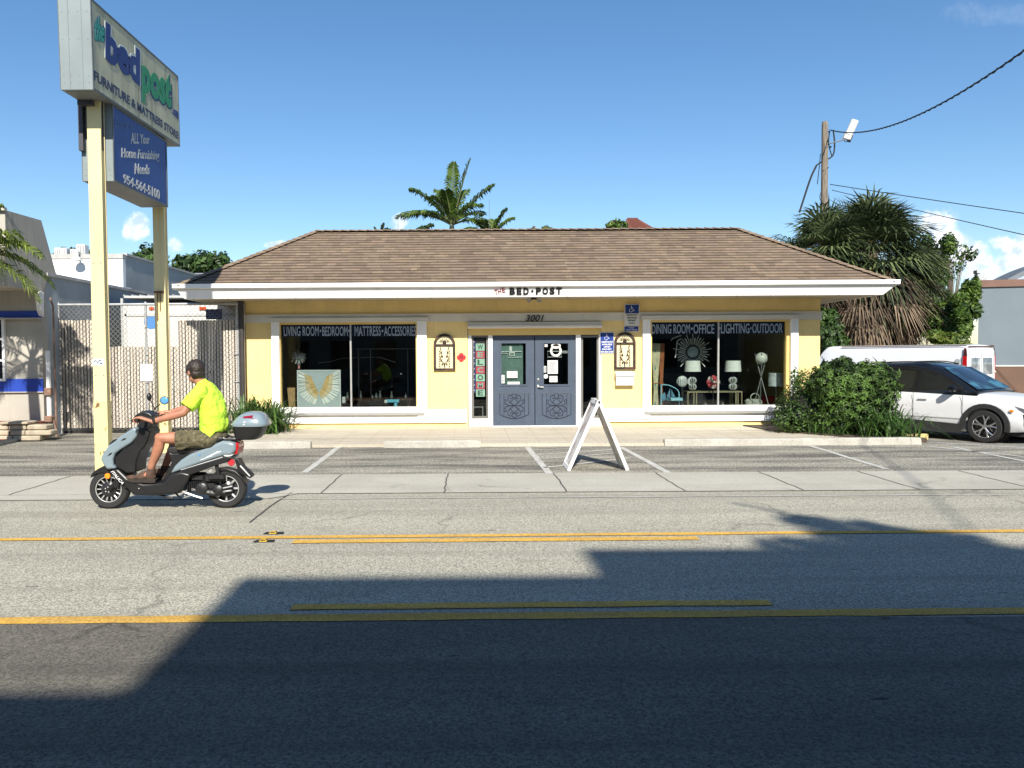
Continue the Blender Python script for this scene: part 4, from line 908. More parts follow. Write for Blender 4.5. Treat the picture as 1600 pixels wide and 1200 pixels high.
# ================================================================== PYLON SIGN
cab_m = mat('cabinet_panel', (.20, .235, .235), .5, .08, 3, streak=.25, streak_col=(.28, .30, .29))
face_m = mat('stained_sign_face', (.48, .47, .32), .6, .12, 3, streak=.75, streak_col=(.16, .15, .09), patches=.4, patch_col=(.33, .34, .24), patch_scale=1.2)
pole_m = mat('cream_steel_paint', (.72, .60, .30), .6, .07, 2, patches=0, streak=.22, streak_col=(.42, .27, .10), bump=.08, bscale=20)
pole_rust = mat('rusty_cream_paint', (.72, .58, .26), .7, .1, 4, speck=.9, speck_col=(.12, .045, .015), speck_scale=9, bump=.2, bscale=14)
PY0, PY1 = 11.0, 13.2
pyl = thing('pylon_sign', 'tall two post roadside sign with white shop cabinet above blue cabinet', 'sign', (-5.395, PY0, 0))
for i, (yy, ztop) in enumerate(((PY0, 5.36), (PY1, 5.36))):
    w, dpt = .192, (.13 if i == 0 else .15); x0 = -5.405
    m = MB(); zb = .0; t = .018
    m.box(x0, x0+w, yy, yy+t, zb, ztop); m.box(x0, x0+w, yy+dpt-t, yy+dpt, zb, ztop); m.box(x0+w-.055, x0+w-.012, yy+t, yy+dpt-t, zb, ztop); m.box(x0+.012, x0+.055, yy+t, yy+dpt-t, zb, ztop)
    p = m.build('post', pole_m, pyl, bevel=.004)
    m = MB(); m.box(x0-.002, x0+w+.002, yy-.004, yy+dpt+.004, 0, 1.02 if i == 0 else .7); m.build('rusty_sleeve', pole_rust, p)
    if i == 0:
        r = RC(144.5, 560.5, 162.5, 571, yy-.001); m = MB(); m.box(r[0], r[1], yy-.002, yy-.0005, r[2], r[3]); m.cur = 1
        m.tube([(r[0]+.02, yy-.003, r[2]+.05), (r[0]+.05, yy-.003, r[2]+.075), (r[0]+.07, yy-.003, r[2]+.03), (r[0]+.10, yy-.003, r[2]+.07), (r[0]+.13, yy-.003, r[2]+.07)], .007, 4); m.ball((r[0]+.125, yy-.003, r[2]+.03), (.02, .002, .012), 8)
        m.build('sticker', [paper, mat('sticker_blue', (.03, .10, .18), .5)], p)
    for zz in ((3.0, 1.4) if i == 0 else (2.2,)):
        m = MB()
        for xx in (x0+.04, x0+w-.04): m.lathe([(.012, 0), (.012, .008)], M_=Matrix.Translation((xx, yy-.0005, zz)) @ Matrix.Rotation(rad(90), 4, 'X'), n=6)
        m.build('bolt', galv, p)
    if i == 1:
        m = MB(); z1_ = F(245, 455, yy).z; m.box(x0-.0, x0+.17, yy-.03, yy-.002, z1_-.03, z1_+.0); m.box(x0+.05, x0+.065, yy-.02, yy-.005, z1_-.5, z1_-.03); m.box(x0+.1, x0+.112, yy-.02, yy-.005, z1_-.34, z1_-.03); m.build('rusty_bracket', mat('rust', (.16, .08, .04), .9, .4, 20), p)
tilt = math.atan(.021)
def cabinet(name, x0, x1, y0, y1, z0, z1, face_mat, rim_mat, tl):
    cy, cz = (y0+y1)/2, (z0+z1)/2; MM = Matrix.Translation(((x0+x1)/2, cy, cz)) @ Matrix.Rotation(tl, 4, 'X'); hx, hy, hz = (x1-x0)/2, (y1-y0)/2, (z1-z0)/2
    m = MB(); m.box(-hx, hx, -hy, hy, -hz, hz, MM); c = m.build(name, cab_m, pyl)
    for s in (1, -1):
        m = MB(); e = .028; xx = hx*s
        m.box(min(xx, xx+.004*s), max(xx, xx+.004*s), -hy+e, hy-e, -hz+e, hz-e, MM); m.build('sign_face', face_mat, c)
        m = MB()
        for a in ((-hy, hy, -hz, -hz+e), (-hy, hy, hz-e, hz), (-hy, -hy+e, -hz+e, hz-e), (hy-e, hy, -hz+e, hz-e)): m.box(min(xx, xx+.012*s), max(xx, xx+.012*s), a[0], a[1], a[2], a[3], MM)
        m.build('face_frame', rim_mat, c)
    m = MB()
    for u in (-.8, -.35, .2, .8):
        for v in (-.85, -.7, .1, .7): m.ball(MM @ Vector((u*hx, -hy-.001, v*hz)), .006, 5)
    for u in (-.42, .42): m.box(u*hx-.003, u*hx+.003, -hy-.003, -hy+.001, -hz+.01, hz-.01, MM)
    m.box(-hx*.9, hx*.9, -hy*.96, hy*.96, -hz-.004, -hz+.001, MM)
    m.build('rivets', mat('grey_seam', (.16, .17, .17), .6), c)
    return c, MM, hy, hz, hx
rimm = mat('dark_aluminium', (.10, .11, .11), .5, .2, 8)
c1, M1, hy1, hz1, hx1 = cabinet('upper_cabinet', -5.50, -5.075, 10.5, 13.6, 5.30, 6.48+.03, face_m, rimm, tilt)
blue_face = mat('blue_sign_face', (.014, .055, .24), .5, .12, 2, streak=.2, streak_col=(.03, .07, .22))
c2, M2, hy2, hz2, hx2 = cabinet('lower_cabinet', -5.55, -5.115, 11.145, 13.12, 4.185, 5.29, blue_face, rimm, 0)
def onface(px, py, x):                         # pixel on the plane X = x
    d = ray(px, py); t = x/d.x; return d.y*t, CAM_H+d.z*t
def quadtext(m, cur, body, LL, UL, LR, UR, x, d, bold, shear=0):
    """lettering stretched over four corner points of the sign face"""
    vs, fs = text_geo(body, bold, shear); xs = [p[0] for p in vs]; ys = [p[1] for p in vs]; a0, a1, b0, b1 = min(xs), max(xs), min(ys), max(ys)
    C = [onface(q[0], q[1], x) for q in (LL, UL, LR, UR)]; out = []
    for p in vs:
        u, v = (p[0]-a0)/(a1-a0), (p[1]-b0)/(b1-b0)
        y = (C[0][0]*(1-v)+C[1][0]*v)*(1-u)+(C[2][0]*(1-v)+C[3][0]*v)*u; z = (C[0][1]*(1-v)+C[1][1]*v)*(1-u)+(C[2][1]*(1-v)+C[3][1]*v)*u
        out.append(Vector((x+p[2]*d, y, z)))
    m.cur = cur; m._add(out, fs)
def sign_text(m, MM, body, y0, y1, z0, z1, x, d, bold, shear=0):
    o = Vector((x, 0, 0)); Ri = MM.to_3x3(); right = Ri @ Vector((0, 1, 0)); up = Ri @ Vector((0, 0, 1)); c = MM.translation
    org = c+right*0; org = Vector((x, c.y, c.z))
    m.text(body, y0-c.y, y1-c.y, z0-c.z-(( (y0+y1)/2-c.y)*math.tan(0)), z1-c.z, 0, d=d, bold=bold, shear=shear, right=right, up=up, origin=org)
FX = -5.075+.004
m = MB()
def ft(body, pxa, pya, pxb, pyb, bold, cur, h=None, x=FX, d=.004, MM=M1, shear=0, mm=None):
    """pixel of lower-left and upper-right corners of the lettering on the face"""
    (ya, za), (yb, zb) = onface(pxa, pya, x), onface(pxb, pyb, x); k = math.tan(tilt) if MM is M1 else 0
    cy = MM.translation.y; za -= k*(ya-cy); zb -= k*(yb-cy)
    (mm or m).cur = cur; sign_text(mm or m, MM, body, ya, yb, za, zb, x, d, bold, shear)
for (bd, LL, UL, LR, UR, c_) in (('bed', (163.5, 95), (163.5, 32), (219.7, 136), (219.7, 78), 1), ('post', (220.3, 160), (220.3, 88), (269, 187), (269, 119), 2), ('the', (147, 64), (147, 20), (164, 68), (164, 32), 3)):
    sh = .25 if bd == 'the' else 0
    quadtext(m, 5 if bd == 'bed' else 0, bd, LL, UL, LR, UR, FX, .005, .10 if bd != 'the' else .07, sh); quadtext(m, c_, bd, *[(a_+(1.3 if a_ < (LL[0]+LR[0])/2 else -1.3)*(.6 if bd == 'the' else 1), b_+(.9 if k_ % 2 else -.9)) for k_, (a_, b_) in enumerate((LL, UL, LR, UR))], FX+.003, .004, .05 if bd != 'the' else .03, sh)
quadtext(m, 1, '.com', (269.5, 178), (269.5, 169), (278.2, 187), (278.2, 174), FX+.001, .004, .03)
quadtext(m, 4, 'FURNITURE & MATTRESS STORE', (146.9, 125), (146.9, 109.5), (278.6, 218), (278.6, 206), FX+.001, .004, .03)
m.build('shop_lettering', [mat('letter_outline_navy', (.008, .02, .10), .5), mat('letter_blue', (.010, .022, .15), .5), mat('letter_green', (.02, .24, .075), .5), mat('letter_teal', (.03, .28, .22), .5), mat('letter_dark', (.02, .025, .07), .5), mat('letter_halo', (.50, .55, .52), .5)], c1)
m = MB(); LX = -5.115+.004
sil = mat('silver_lettering', (.50, .50, .46), .4); fnt = mat('faded_lettering', (.10, .15, .30), .5)
for (bd, LL, UL, LR, UR) in (('ALL Your', (204, 224.5), (204.5, 206.5), (233.5, 225), (233.5, 211.5)), ('Home Furnishing', (190, 250.5), (190, 231), (248.5, 254), (248.5, 236)), ('Needs', (210.5, 272), (211, 255), (233.5, 272.5), (233.5, 257.5)), ('954-564-5100', (192.5, 285.5), (193, 271), (249.5, 312.5), (249.5, 297))):
    quadtext(m, 0, bd, LL, UL, LR, UR, LX+.001, .004, .02)
quadtext(m, 1, 'Catering to', (179, 202), (179, 185), (207, 205), (207, 190), LX+.001, .003, 0, .3)
m.build('phone_lettering', [sil, fnt], c2)
m = MB(); m.box(-5.50, -5.29, 10.93, 11.0, 5.2, 5.30); m.box(-5.56, -5.495, 11.06, 11.14, 4.6, 5.29); m.box(-5.295, -5.22, 11.06, 11.14, 4.6, 5.29); m.build('mounting_plate', mat('dark_steel_shade', (.05, .05, .06), .6), pyl)

# ================================================================== SMALL THINGS ON THE GROUND
# A-frame
apx = F(932, 625, 11.1); zA = apx.z; L0 = G(888, 735).x; L1 = G(978, 733).x; ya0, ya1 = 10.86, 11.44
af = thing('a_frame_sign', 'white wooden A-frame sign board standing edge on in the parking lot', 'sign', ((L0+L1)/2, ya0, 0))
wood_w = mat('chipped_white_board', (.78, .76, .72), .6, .05, 5, patches=.6, patch_col=(.30, .10, .06), patch_scale=3.5)
wood_w2 = mat('white_board_edge', (.80, .79, .76), .55, .04, 5, streak=.2)
for sx, xb in ((1, L0), (-1, L1)):
    d = Vector((apx.x-xb, 0, zA)); L_ = d.length; ang = math.atan2(d.z, d.x); MM = Matrix.Translation((xb, 0, 0)) @ Matrix.Rotation(-(ang), 4, 'Y')
    m = MB()                                   # local x runs up the board
    for a in ((0, L_, ya0, ya0+.045), (0, L_, ya1-.045, ya1), (0, .06, ya0+.045, ya1-.045), (L_-.06, L_, ya0+.045, ya1-.045)): m.box(a[0], a[1], a[2], a[3], -.022, .022, MM)
    p = m.build('leaf_frame', wood_w2, af); m = MB(); m.box(.06, L_-.06, ya0+.045, ya1-.045, -.008, .008, MM); m.build('panel', wood_w, p)
m = MB()
for yy in (ya0+.1, ya1-.1): m.tube([(apx.x-.04, yy, zA+.005), (apx.x+.04, yy, zA+.005)], .015, 6)
m.build('hinge', steel, af)
# concrete wheel stops
stopm = roadmat('wheel_stop_concrete', (.42, .40, .35), (.34, .32, .275), (.50, .48, .43), 2, 60, speckle=.2, marks=.5)
for (pa, pb, lab) in ((352, 491, 'concrete wheel stop nearest the scooter, left of the parking line'), (600, 751, 'concrete wheel stop in the bay left of the doors'), (1043, 1299, 'long concrete wheel stop in front of the right shop window'), (1305, 1452, 'concrete wheel stop in front of the big bush')):
    a, b_ = G(pa, 699).x, G(pb, 697).x; yy = 13.78
    m = MB(); n_ = 8; rings = []
    for i in range(n_+1):
        xx = a+(b_-a)*i/n_; e = 0 if 0 < i < n_ else .02; q = random.uniform(-.003, .003)
        rings.append([Vector((xx, yy-.085+e, 0)), Vector((xx, yy-.07+e+q, .105)), Vector((xx, yy-.055+e, .125-e*.4+q)), Vector((xx, yy+.045-e, .125-e*.4+q)), Vector((xx, yy+.06-e, .105)), Vector((xx, yy+.08-e, 0))])
    m.loft(rings); tag(m.build('wheel_stop', stopm), lab, 'wheel stop', 'concrete wheel stops in front of the shop')
m = MB(); a = G(1397, 688); b_ = G(1444, 686); m.bbox(((a.x+b_.x)/2, a.y+.1, .05), (b_.x-a.x, .12, .12), bev=.012); tag(m.build('timber_edging', mat('yellow_timber', (.55, .42, .17), .7, .25, 6, stretch=(1, 8, 8))), 'yellowish timber edging beside the grassy clump', 'timber')

# ================================================================== PLANTS
def blade_clump(name, loc, n, L_, w, cols, lab, cat, spread=1, seed=1, part=None, zs=.3, drop=.9, lean=None):
    rr = random.Random(seed); m = MB()
    for i in range(n):
        a = rr.uniform(0, 2*math.pi); L = L_*rr.uniform(.55, 1.1); u = Vector((math.cos(a), math.sin(a), 0)); b0 = Vector((rr.gauss(0, .09), rr.gauss(0, .09), 0))*spread
        out = rr.uniform(.25, 1.0); m.tint = rr.uniform(0.02, 1)
        if lean: u = (u+Vector(lean)).normalized()
        p0 = b0; p1 = b0+u*L*.35*out+Vector((0, 0, L*(1.05-.45*out))); p2 = b0+u*L*out*1.02+Vector((0, 0, max(.03, L*(.95-drop*out))))
        pts = bez(p0, p1, p2, 6); s = u.cross(Vector((0, 0, 1)))
        for k in range(6):
            w0 = w*(1-(k/6)**2*.9); w1 = w*(1-((k+1)/6)**2*.96); m.quad(pts[k]-s*w0, pts[k]+s*w0, pts[k+1]+s*w1, pts[k+1]-s*w1)
    o = m.build(name, leafmat(*cols), None); o.location = loc
    return tag(o, lab, cat)
lily = ('lily_leaf', (.018, .045, .008), (.10, .19, .045))
c = F(404, 660, 16.2); blade_clump('lily_clump', (c.x+.02, 16.1, .05), 620, 1.02, .019, lily, 'strappy leaved lily clump at the left front corner of the shop', 'plant', 2.4, 4)
c = G(1388, 690); blade_clump('lily_clump', (c.x+.05, 14.55, .05), 330, .88, .014, lily, 'large strappy leaved lily clump right of the bush beside the timber', 'plant', 2.6, 8, lean=(.25, -.15, 0))
for i, (px, py, n_, s) in enumerate(((1262, 684, 70, .34), (1290, 690, 60, .36), (1342, 691, 80, .4), (1325, 692, 50, .33))):
    c = G(px, py-4); blade_clump('grass_tuft', (c.x, c.y+.35, .05), n_, s, .008, lily, ['small grass tuft at the foot of the left bush', 'second small grass tuft between the two bushes', 'grass tuft left of the large lily clump by the wheel stop', 'low grass tuft under the big bush'][i], 'grass tuft', 1.2, 20+i)
def leaf_cloud(m, blobs, n, size, seed, up=.35, shell=.55, whorl=0):
    rr = random.Random(seed); tot = sum(b[1][0]*b[1][1]+b[1][1]*b[1][2] for b in blobs); out = []
    for (c, r) in blobs:
        k = int(n*(r[0]*r[1]+r[1]*r[2])/tot)
        for i in range(k):
            d = Vector((rr.gauss(0, 1), rr.gauss(0, 1), rr.gauss(0, 1))).normalized(); q = rr.uniform(shell, 1)**.6
            q *= 1+.13*math.sin(d.x*7+seed)*math.sin(d.z*6+d.y*5)+rr.gauss(0, .035)
            p = Vector((c[0]+d.x*r[0]*q, c[1]+d.y*r[1]*q, c[2]+d.z*r[2]*q)); nn = (d+Vector((rr.gauss(0, .5), rr.gauss(0, .5), rr.gauss(up, .5)))).normalized()
            base_t = min(1, max(0, .42+.3*math.sin(p.x*3.1+seed)*math.sin(p.z*3.7+p.y*2)+rr.gauss(0, .30)))
            u = nn.orthogonal().normalized(); u = Matrix.Rotation(rr.uniform(0, 6.28), 3, nn) @ u; v = nn.cross(u)
            if whorl:
                for k2 in range(whorl):
                    a = 6.28*k2/whorl; uu = u*math.cos(a)+v*math.sin(a); vv = nn.cross(uu); s = size*rr.uniform(.7, 1.2); tip = p+uu*s*1.3-nn*s*.35; m.tint = min(1, max(.01, base_t+rr.gauss(0, .1)))
                    m._add([p, p+uu*s*.6+vv*s*.27, tip, p+uu*s*.6-vv*s*.27], [[0, 1, 2, 3]])
            else:
                s = size*rr.uniform(.6, 1.3); m.tint = max(.01, base_t); m._add([p-u*s, p+v*s*.42, p+u*s, p-v*s*.42], [[0, 1, 2, 3]])
bark = mat('bark', (.12, .09, .065), .9, .3, 9, bump=.5, bscale=20)
bt = thing('broadleaf_bush', 'large dense glossy green bush in front of the parked crossover', 'bush', (7.55, 15.2, .06)); m = MB()
leaf_cloud(m, [((0, .05, .86), (.82, .7, .56)), ((-.45, -.15, .95), (.42, .45, .48)), ((.35, -.2, .9), (.48, .45, .52)), ((.0, -.3, .45), (.75, .4, .45)), ((-.2, 0, 1.36), (.22, .2, .16))], 3300, .062, 3, whorl=5)
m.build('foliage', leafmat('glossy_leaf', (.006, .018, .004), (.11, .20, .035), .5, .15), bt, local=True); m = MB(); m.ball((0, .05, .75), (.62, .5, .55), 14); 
for k in range(7):
    a = k*.9; m.tube([(0, 0, 0), (.2*math.cos(a), .2*math.sin(a), .5), (.6*math.cos(a), .45*math.sin(a), 1.0)], [.03, .02, .008], 6)
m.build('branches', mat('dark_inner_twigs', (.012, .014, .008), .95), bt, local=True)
bt = thing('small_leaf_bush', 'smaller fine leaved bush at the right corner of the shop wall', 'bush', (6.75, 15.6, .06)); m = MB()
leaf_cloud(m, [((0, .1, .5), (.5, .5, .52)), ((.1, .0, .95), (.3, .3, .3)), ((-.25, -.2, .28), (.45, .4, .33)), ((.5, -.45, .3), (.6, .45, .38)), ((.35, -.1, .7), (.4, .35, .45)), ((-.1, .1, 1.1), (.12, .12, .2)), ((.3, .1, 1.15), (.1, .1, .2))], 9500, .034, 6)
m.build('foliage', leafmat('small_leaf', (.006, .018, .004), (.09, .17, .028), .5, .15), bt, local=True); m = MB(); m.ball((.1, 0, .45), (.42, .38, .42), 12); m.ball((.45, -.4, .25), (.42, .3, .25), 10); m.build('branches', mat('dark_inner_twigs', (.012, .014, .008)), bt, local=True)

def tree(name, lab, loc, H, blobs, n, size, cols, seed, trunk_r=.15, group=None, up=.3, whorl=0, cat='tree'):
    t = thing(name, lab, cat, loc, group=group); m = MB(); leaf_cloud(m, blobs, n, size, seed, up=up, shell=.35, whorl=whorl); m.build('crown', leafmat(*cols), t, local=True)
    m = MB(); c0 = Vector(blobs[0][0]); rr = random.Random(seed)
    m.tube([(0, 0, 0), (c0.x*.3, c0.y*.3, c0.z*.5), c0], [trunk_r, trunk_r*.7, trunk_r*.35], 8)
    for (c, r) in blobs:
        c = Vector(c)
        for k in range(3): m.tube([(c0.x*.3, c0.y*.3, c0.z*.5), (c+c0)*.5+Vector((rr.gauss(0, .1), 0, rr.gauss(0, .1))), c+Vector((rr.uniform(-.7, .7)*r[0], rr.uniform(-.7, .7)*r[1], rr.uniform(0, .7)*r[2]))], [trunk_r*.4, trunk_r*.22, .015], 5)
    m.build('trunk', bark, t, local=True); return t
def at(px, py, Y): return F(px, py, Y)
dk = ('dark_tree_leaf', (.012, .030, .008), (.065, .12, .025), .5, .15); md = ('mid_tree_leaf', (.02, .05, .01), (.14, .22, .04), .45, .25); lt = ('light_tree_leaf', (.04, .075, .012), (.25, .30, .06), .45, .3)
# far left trees behind the white building
def far_tree(i, px, ptop, pbot, w, Y, cols, lab, n=2600, name='distant_tree', group='trees behind the buildings on the left', size=.2):
    a = at(px, ptop, Y); zt = a.z; zb = at(px, pbot, Y).z; W = w*Y/1200/2; h = (zt-zb); c = (zt+zb)/2; rr = random.Random(i*7+1); bl = []
    for k in range(9): bl.append(((rr.uniform(-.75, .75)*W, rr.uniform(-.5, .5)*W*.6, c+rr.uniform(-.35, .15)*h), (W*rr.uniform(.25, .45), W*.4, h*rr.uniform(.28, .42))))
    bl.insert(0, ((0, 0, c), (W*.6, W*.5, h*.5)))
    return tree(name, lab, (a.x, Y, -.03), zt, bl, n, size, cols, i+31, .3, group)
far_tree(1, 235, 379, 440, 90, 48, dk, 'dense dark tree seen between the two sign posts', 4200)
far_tree(2, 318, 390, 440, 100, 50, dk, 'dark round topped tree seen left of the shop roof', 4200)
far_tree(3, 112, 387, 410, 70, 46, dk, 'dark tree peeping over the roof of the white building', 1800)
far_tree(4, 855, 352, 366, 20, 40, md, 'tiny pair of leafy treetops showing above the ridge', 350, group=None, size=.13)
far_tree(5, 962, 342, 362, 34, 36, md, 'leafy treetop above the ridge beside the red tiled roof', 800, group=None, size=.13)
far_tree(6, 832, 354, 366, 10, 40, md, 'single leafy twig top showing above the middle of the ridge', 160, group=None, size=.13)
# right hand trees
def rtree(i, px, pyc, rx, ry, Y, n, cols, lab, size=.12, up=.3, tr_=.05):
    a = at(px, pyc, Y); k = Y/1200; rr = random.Random(i*13); bl = [((0, 0, a.z), (rx*k*.6, rx*k*.5, ry*k*.6))]
    for q in range(10): bl.append(((rr.uniform(-.7, .7)*rx*k, rr.uniform(-.4, .4)*rx*k, a.z+rr.uniform(-.75, .7)*ry*k), (rx*k*rr.uniform(.2, .4), rx*k*.3, ry*k*rr.uniform(.15, .3))))
    return tree('leafy_tree', lab, (a.x, Y, -.03), a.z, bl, n, size, cols, i+77, tr_, 'trees right of the fan palm', up)
rtree(1, 1474, 500, 52, 50, 30.6, 7500, md, 'leafy tree directly behind the van roof', .10)
rtree(2, 1450, 430, 46, 72, 38, 5200, md, 'tall loose tree beside the fan palm against the clouds', .11)
rtree(3, 1488, 532, 40, 20, 29.2, 2600, lt, 'yellow green shrub just above the roof of the white van', .10)
rtree(4, 1488, 410, 34, 40, 40, 700, md, 'sparse twiggy treetop against the white cloud', .12)
rtree(5, 1300, 525, 32, 65, 29.6, 3800, dk, 'dark leafy tree at the right corner of the shop', .11)
rtree(6, 1508, 480, 24, 60, 29.4, 3600, md, 'slender feathery tree touching the grey building', .11)
rtree(7, 1420, 475, 40, 60, 39, 3600, lt, 'dark tree close behind the fan palm', .12)

# pinnate fronds
def pinnate(m, base, d0, L_, droop, lw, ll, rr, nl=34, twist=0, t0=.5):
    """frond: rachis from base in direction d0, leaflets as blades"""
    d0 = Vector(d0).normalized(); p0 = Vector(base); p1 = p0+d0*L_*.55+Vector((0, 0, L_*.10)); p2 = p0+d0*L_*.95+Vector((0, 0, -droop*L_))
    pts = bez(p0, p1, p2, 14); m.cur = 1; m.tint = .4; m.tube(pts, [lw*1.6*(1-.8*i/14) for i in range(15)], 4); m.cur = 0
    for i in range(nl):
        t = .16+.84*i/nl; k = t*14; j = min(13, int(k)); p = pts[j].lerp(pts[j+1], k-j); tg = (pts[j+1]-pts[j]).normalized()
        side = tg.cross(Vector((0, 0, 1)))
        side = side.normalized() if side.length > .05 else Vector((1, 0, 0)); upv = side.cross(tg)
        for s in (-1, 1):
            l = ll*(math.sin(min(1, t*1.05)*math.pi)**.5*.8+.3)*rr.uniform(.85, 1.1); dr = (side*s*.9+tg*.65+upv*rr.uniform(.1, .45)).normalized()
            a = p; b_ = p+dr*l*.55; c = p+dr*l*.9+Vector((0, 0, -l*rr.uniform(.25, .55))); w = tg*lw*1.25; m.tint = min(1, max(.02, t0+rr.gauss(0, .22)))
            m.quad(a-w*.5, a+w*.5, b_+w, b_-w); m.tri(b_-w, b_+w, c)
def feather_palm(name, lab, loc, H, fronds, L_, ll, cols, seed, tr=.12, group=None, lw=.018, t0=.5):
    t = thing(name, lab, 'palm tree', loc, group=group); rr = random.Random(seed); m = MB(); mats = [leafmat(*cols), mat('frond_stalk', (.14, .16, .06), .5, .1, 5)]
    for (ax, ay, az, k, dp) in fronds: pinnate(m, (0, 0, H), (ax, ay, az), L_*k, dp, lw, ll, rr, t0=t0)
    m.build('crown', mats, t, local=True)
    m = MB(); m.tube([(0, 0, 0), (.05, 0, H*.5), (0, 0, H-.6)], [tr*1.3, tr, tr*.85], 10); m.cur = 1; m.tube([(0, 0, H-.62), (0, 0, H-.1), (0, 0, H+.25)], [tr*.95, tr*.8, tr*.25], 10); m.build('trunk', [mat('palm_trunk', (.28, .25, .20), .9, .2, 8, bump=.3), mat('crownshaft', (.22, .26, .16), .5, .15, 4)], t, smooth=True, local=True); return t
pl = ('palm_leaf', (.012, .032, .008), (.13, .20, .03), .4, .3)
Yp = 27.; c = at(706, 360, Yp); Hc = at(706, 350, Yp).z
rp = random.Random(2)
def dirpx(dx, dy): return (dx, rp.uniform(-.45, .3)*abs(dx)*.9, dy)
fr = [(.05, -.1, 1, 1.0, -.05), (.30, .0, 1.0, 1.15, -.02), (-.75, -.1, .75, 1.02, .12), (.95, -.1, .85, 1.0, .0), (-.9, .1, .35, 1.05, .22), (-1, -.2, .45, .9, .3), (.9, .2, .25, .85, .3), (.55, -.5, .5, .8, .25), (-.4, -.6, .6, .85, .2),
      (.35, .3, .95, .8, .1), (-.35, .3, .95, .8, .1), (.7, .5, .5, .8, .2), (-.6, .5, .5, .8, .2), (.2, -.7, .25, .6, .3), (-.15, -.6, .9, .7, .1)]
feather_palm('coconut_palm', 'tall feathery palm rising behind the middle of the shop ridge', (c.x, Yp, -.03), Hc, fr, 2.15, .42, pl, 4, .11, 'feathery palms behind the shop', lw=.026)
Yp2 = 26.; c = at(766, 362, Yp2); feather_palm('feather_palm', 'smaller feathery palm right of the tall one behind the ridge', (c.x, Yp2, -.03), c.z-.15, [(.55, -.1, .9, .5, .0), (.9, 0, .8, .5, .1), (.9, -.3, .3, .5, .3), (-.7, 0, .35, .5, .25), (-.9, .2, .9, .46, .1), (.2, .4, 1, .35, .1), (-.3, -.4, .5, .4, .2)], 2.3, .34, pl, 8, .08, 'feathery palms behind the shop', lw=.024)
c = at(655, 364, 25); feather_palm('feather_palm', 'low palm with drooping dark fronds left of the tall palm', (c.x-.4, 25, -.03), c.z-.35, [(1, 0, .9, .55, .12), (.7, .3, 1, .4, .1), (-.8, 0, .6, .3, .2), (.8, -.3, .7, .45, .2)], 2.2, .36, dk[:0] or ('palm_leaf_dark', (.01, .022, .008), (.05, .09, .02), .4, .2), 9, .08, 'feathery palms behind the shop', lw=.024)
c = at(594, 364, 26); feather_palm('feather_palm', 'low palm tip showing over the left part of the ridge', (c.x, 26, -.03), c.z-.35, [(.8, 0, .7, .35, .15), (-.8, 0, .7, .35, .15), (.2, 0, 1, .35, .05), (-.3, 0, .9, .3, .1), (.5, -.2, .9, .3, .1)], 2.2, .32, pl, 10, .08, 'feathery palms behind the shop', lw=.022)
# antennas
for px, ya, Y, lab in ((621, 338, 24, 'thin antenna rod left of the tall palm'), (763.5, 312, 24, 'thin antenna rod beside the smaller palm')):
    a = at(px, ya, Y); t = thing('antenna', lab, 'antenna', (a.x, Y, 0), group='antennas behind the roof'); m = MB(); m.tube([(0, 0, 0), (0, 0, 4.2)], .02, 6); m.build('mast', galv, t, local=True); m = MB(); m.tube([(0, 0, 4.2), (.02, 0, a.z)], [.012, .006], 5); m.build('rod', steel, t, local=True)

# near left palm (trunk outside the frame)
pn = ('near_palm_leaf', (.018, .045, .012), (.22, .28, .05), .4, .3)
fr = [(1, -.05, .35, 1.0, .35), (.9, .35, .15, .95, .5), (1, -.3, .55, .9, .25), (.7, -.5, .1, .8, .5), (.5, .3, .95, .8, .1), (.9, .1, -.1, .85, .5), (-.8, 0, .5, .9, .3), (-.4, .5, .8, .9, .2), (.1, -.8, .5, .8, .3), (0, .7, .4, .9, .3), (-.7, -.6, .2, .8, .4), (.3, .1, 1, .8, .0), (.6, .6, .5, .8, .3)]
feather_palm('date_palm', 'palm at the left picture edge with fronds over the planter', (-8.95, 13.6, .1), 3.35, fr, 1.62, .40, pn, 14, .13, lw=.016, t0=.55)

# fan palm
def fan(m, base, d, pet, R, rr, dead, ns=18):
    d = Vector(d).normalized(); hub = Vector(base)+d*pet*.9+Vector((0, 0, -.12*pet if not dead else -.2)); m.cur = 2; m.tint = .5; m.tube(bez(base, Vector(base)+d*pet*.5+Vector((0, 0, .08)), hub, 4), .013, 4); m.cur = 1 if dead else 0
    side = d.cross(Vector((0, 0, 1))); side = side.normalized() if side.length > .1 else Vector((1, 0, 0)); nn = side.cross(d).normalized(); base_t = rr.choice((rr.uniform(.02, .35), rr.uniform(.3, 1)))
    spread = rad(rr.uniform(100, 128)) if not dead else rad(rr.uniform(25, 60))
    for k in range(ns):
        a = -spread+2*spread*k/(ns-1); q = (d*math.cos(a)+side*math.sin(a)); L = R*(.75+.25*math.cos(a*.8))*rr.uniform(.88, 1.08); wd = (nn.cross(q)).normalized()*(.040 if not dead else .030); lift = nn*(.12*abs(math.sin(a)))*L
        g = Vector((0, 0, -(.27 if not dead else .35)*L*rr.uniform(.6, 1.5))); mid = hub+q*L*.55+lift*.5; tip = hub+q*L+lift*.3+g; m.tint = min(1, max(.02, base_t+rr.gauss(0, .1)))
        m.quad(hub-wd*.3, hub+wd*.3, mid+wd, mid-wd); m.tri(mid-wd, mid+wd, tip)
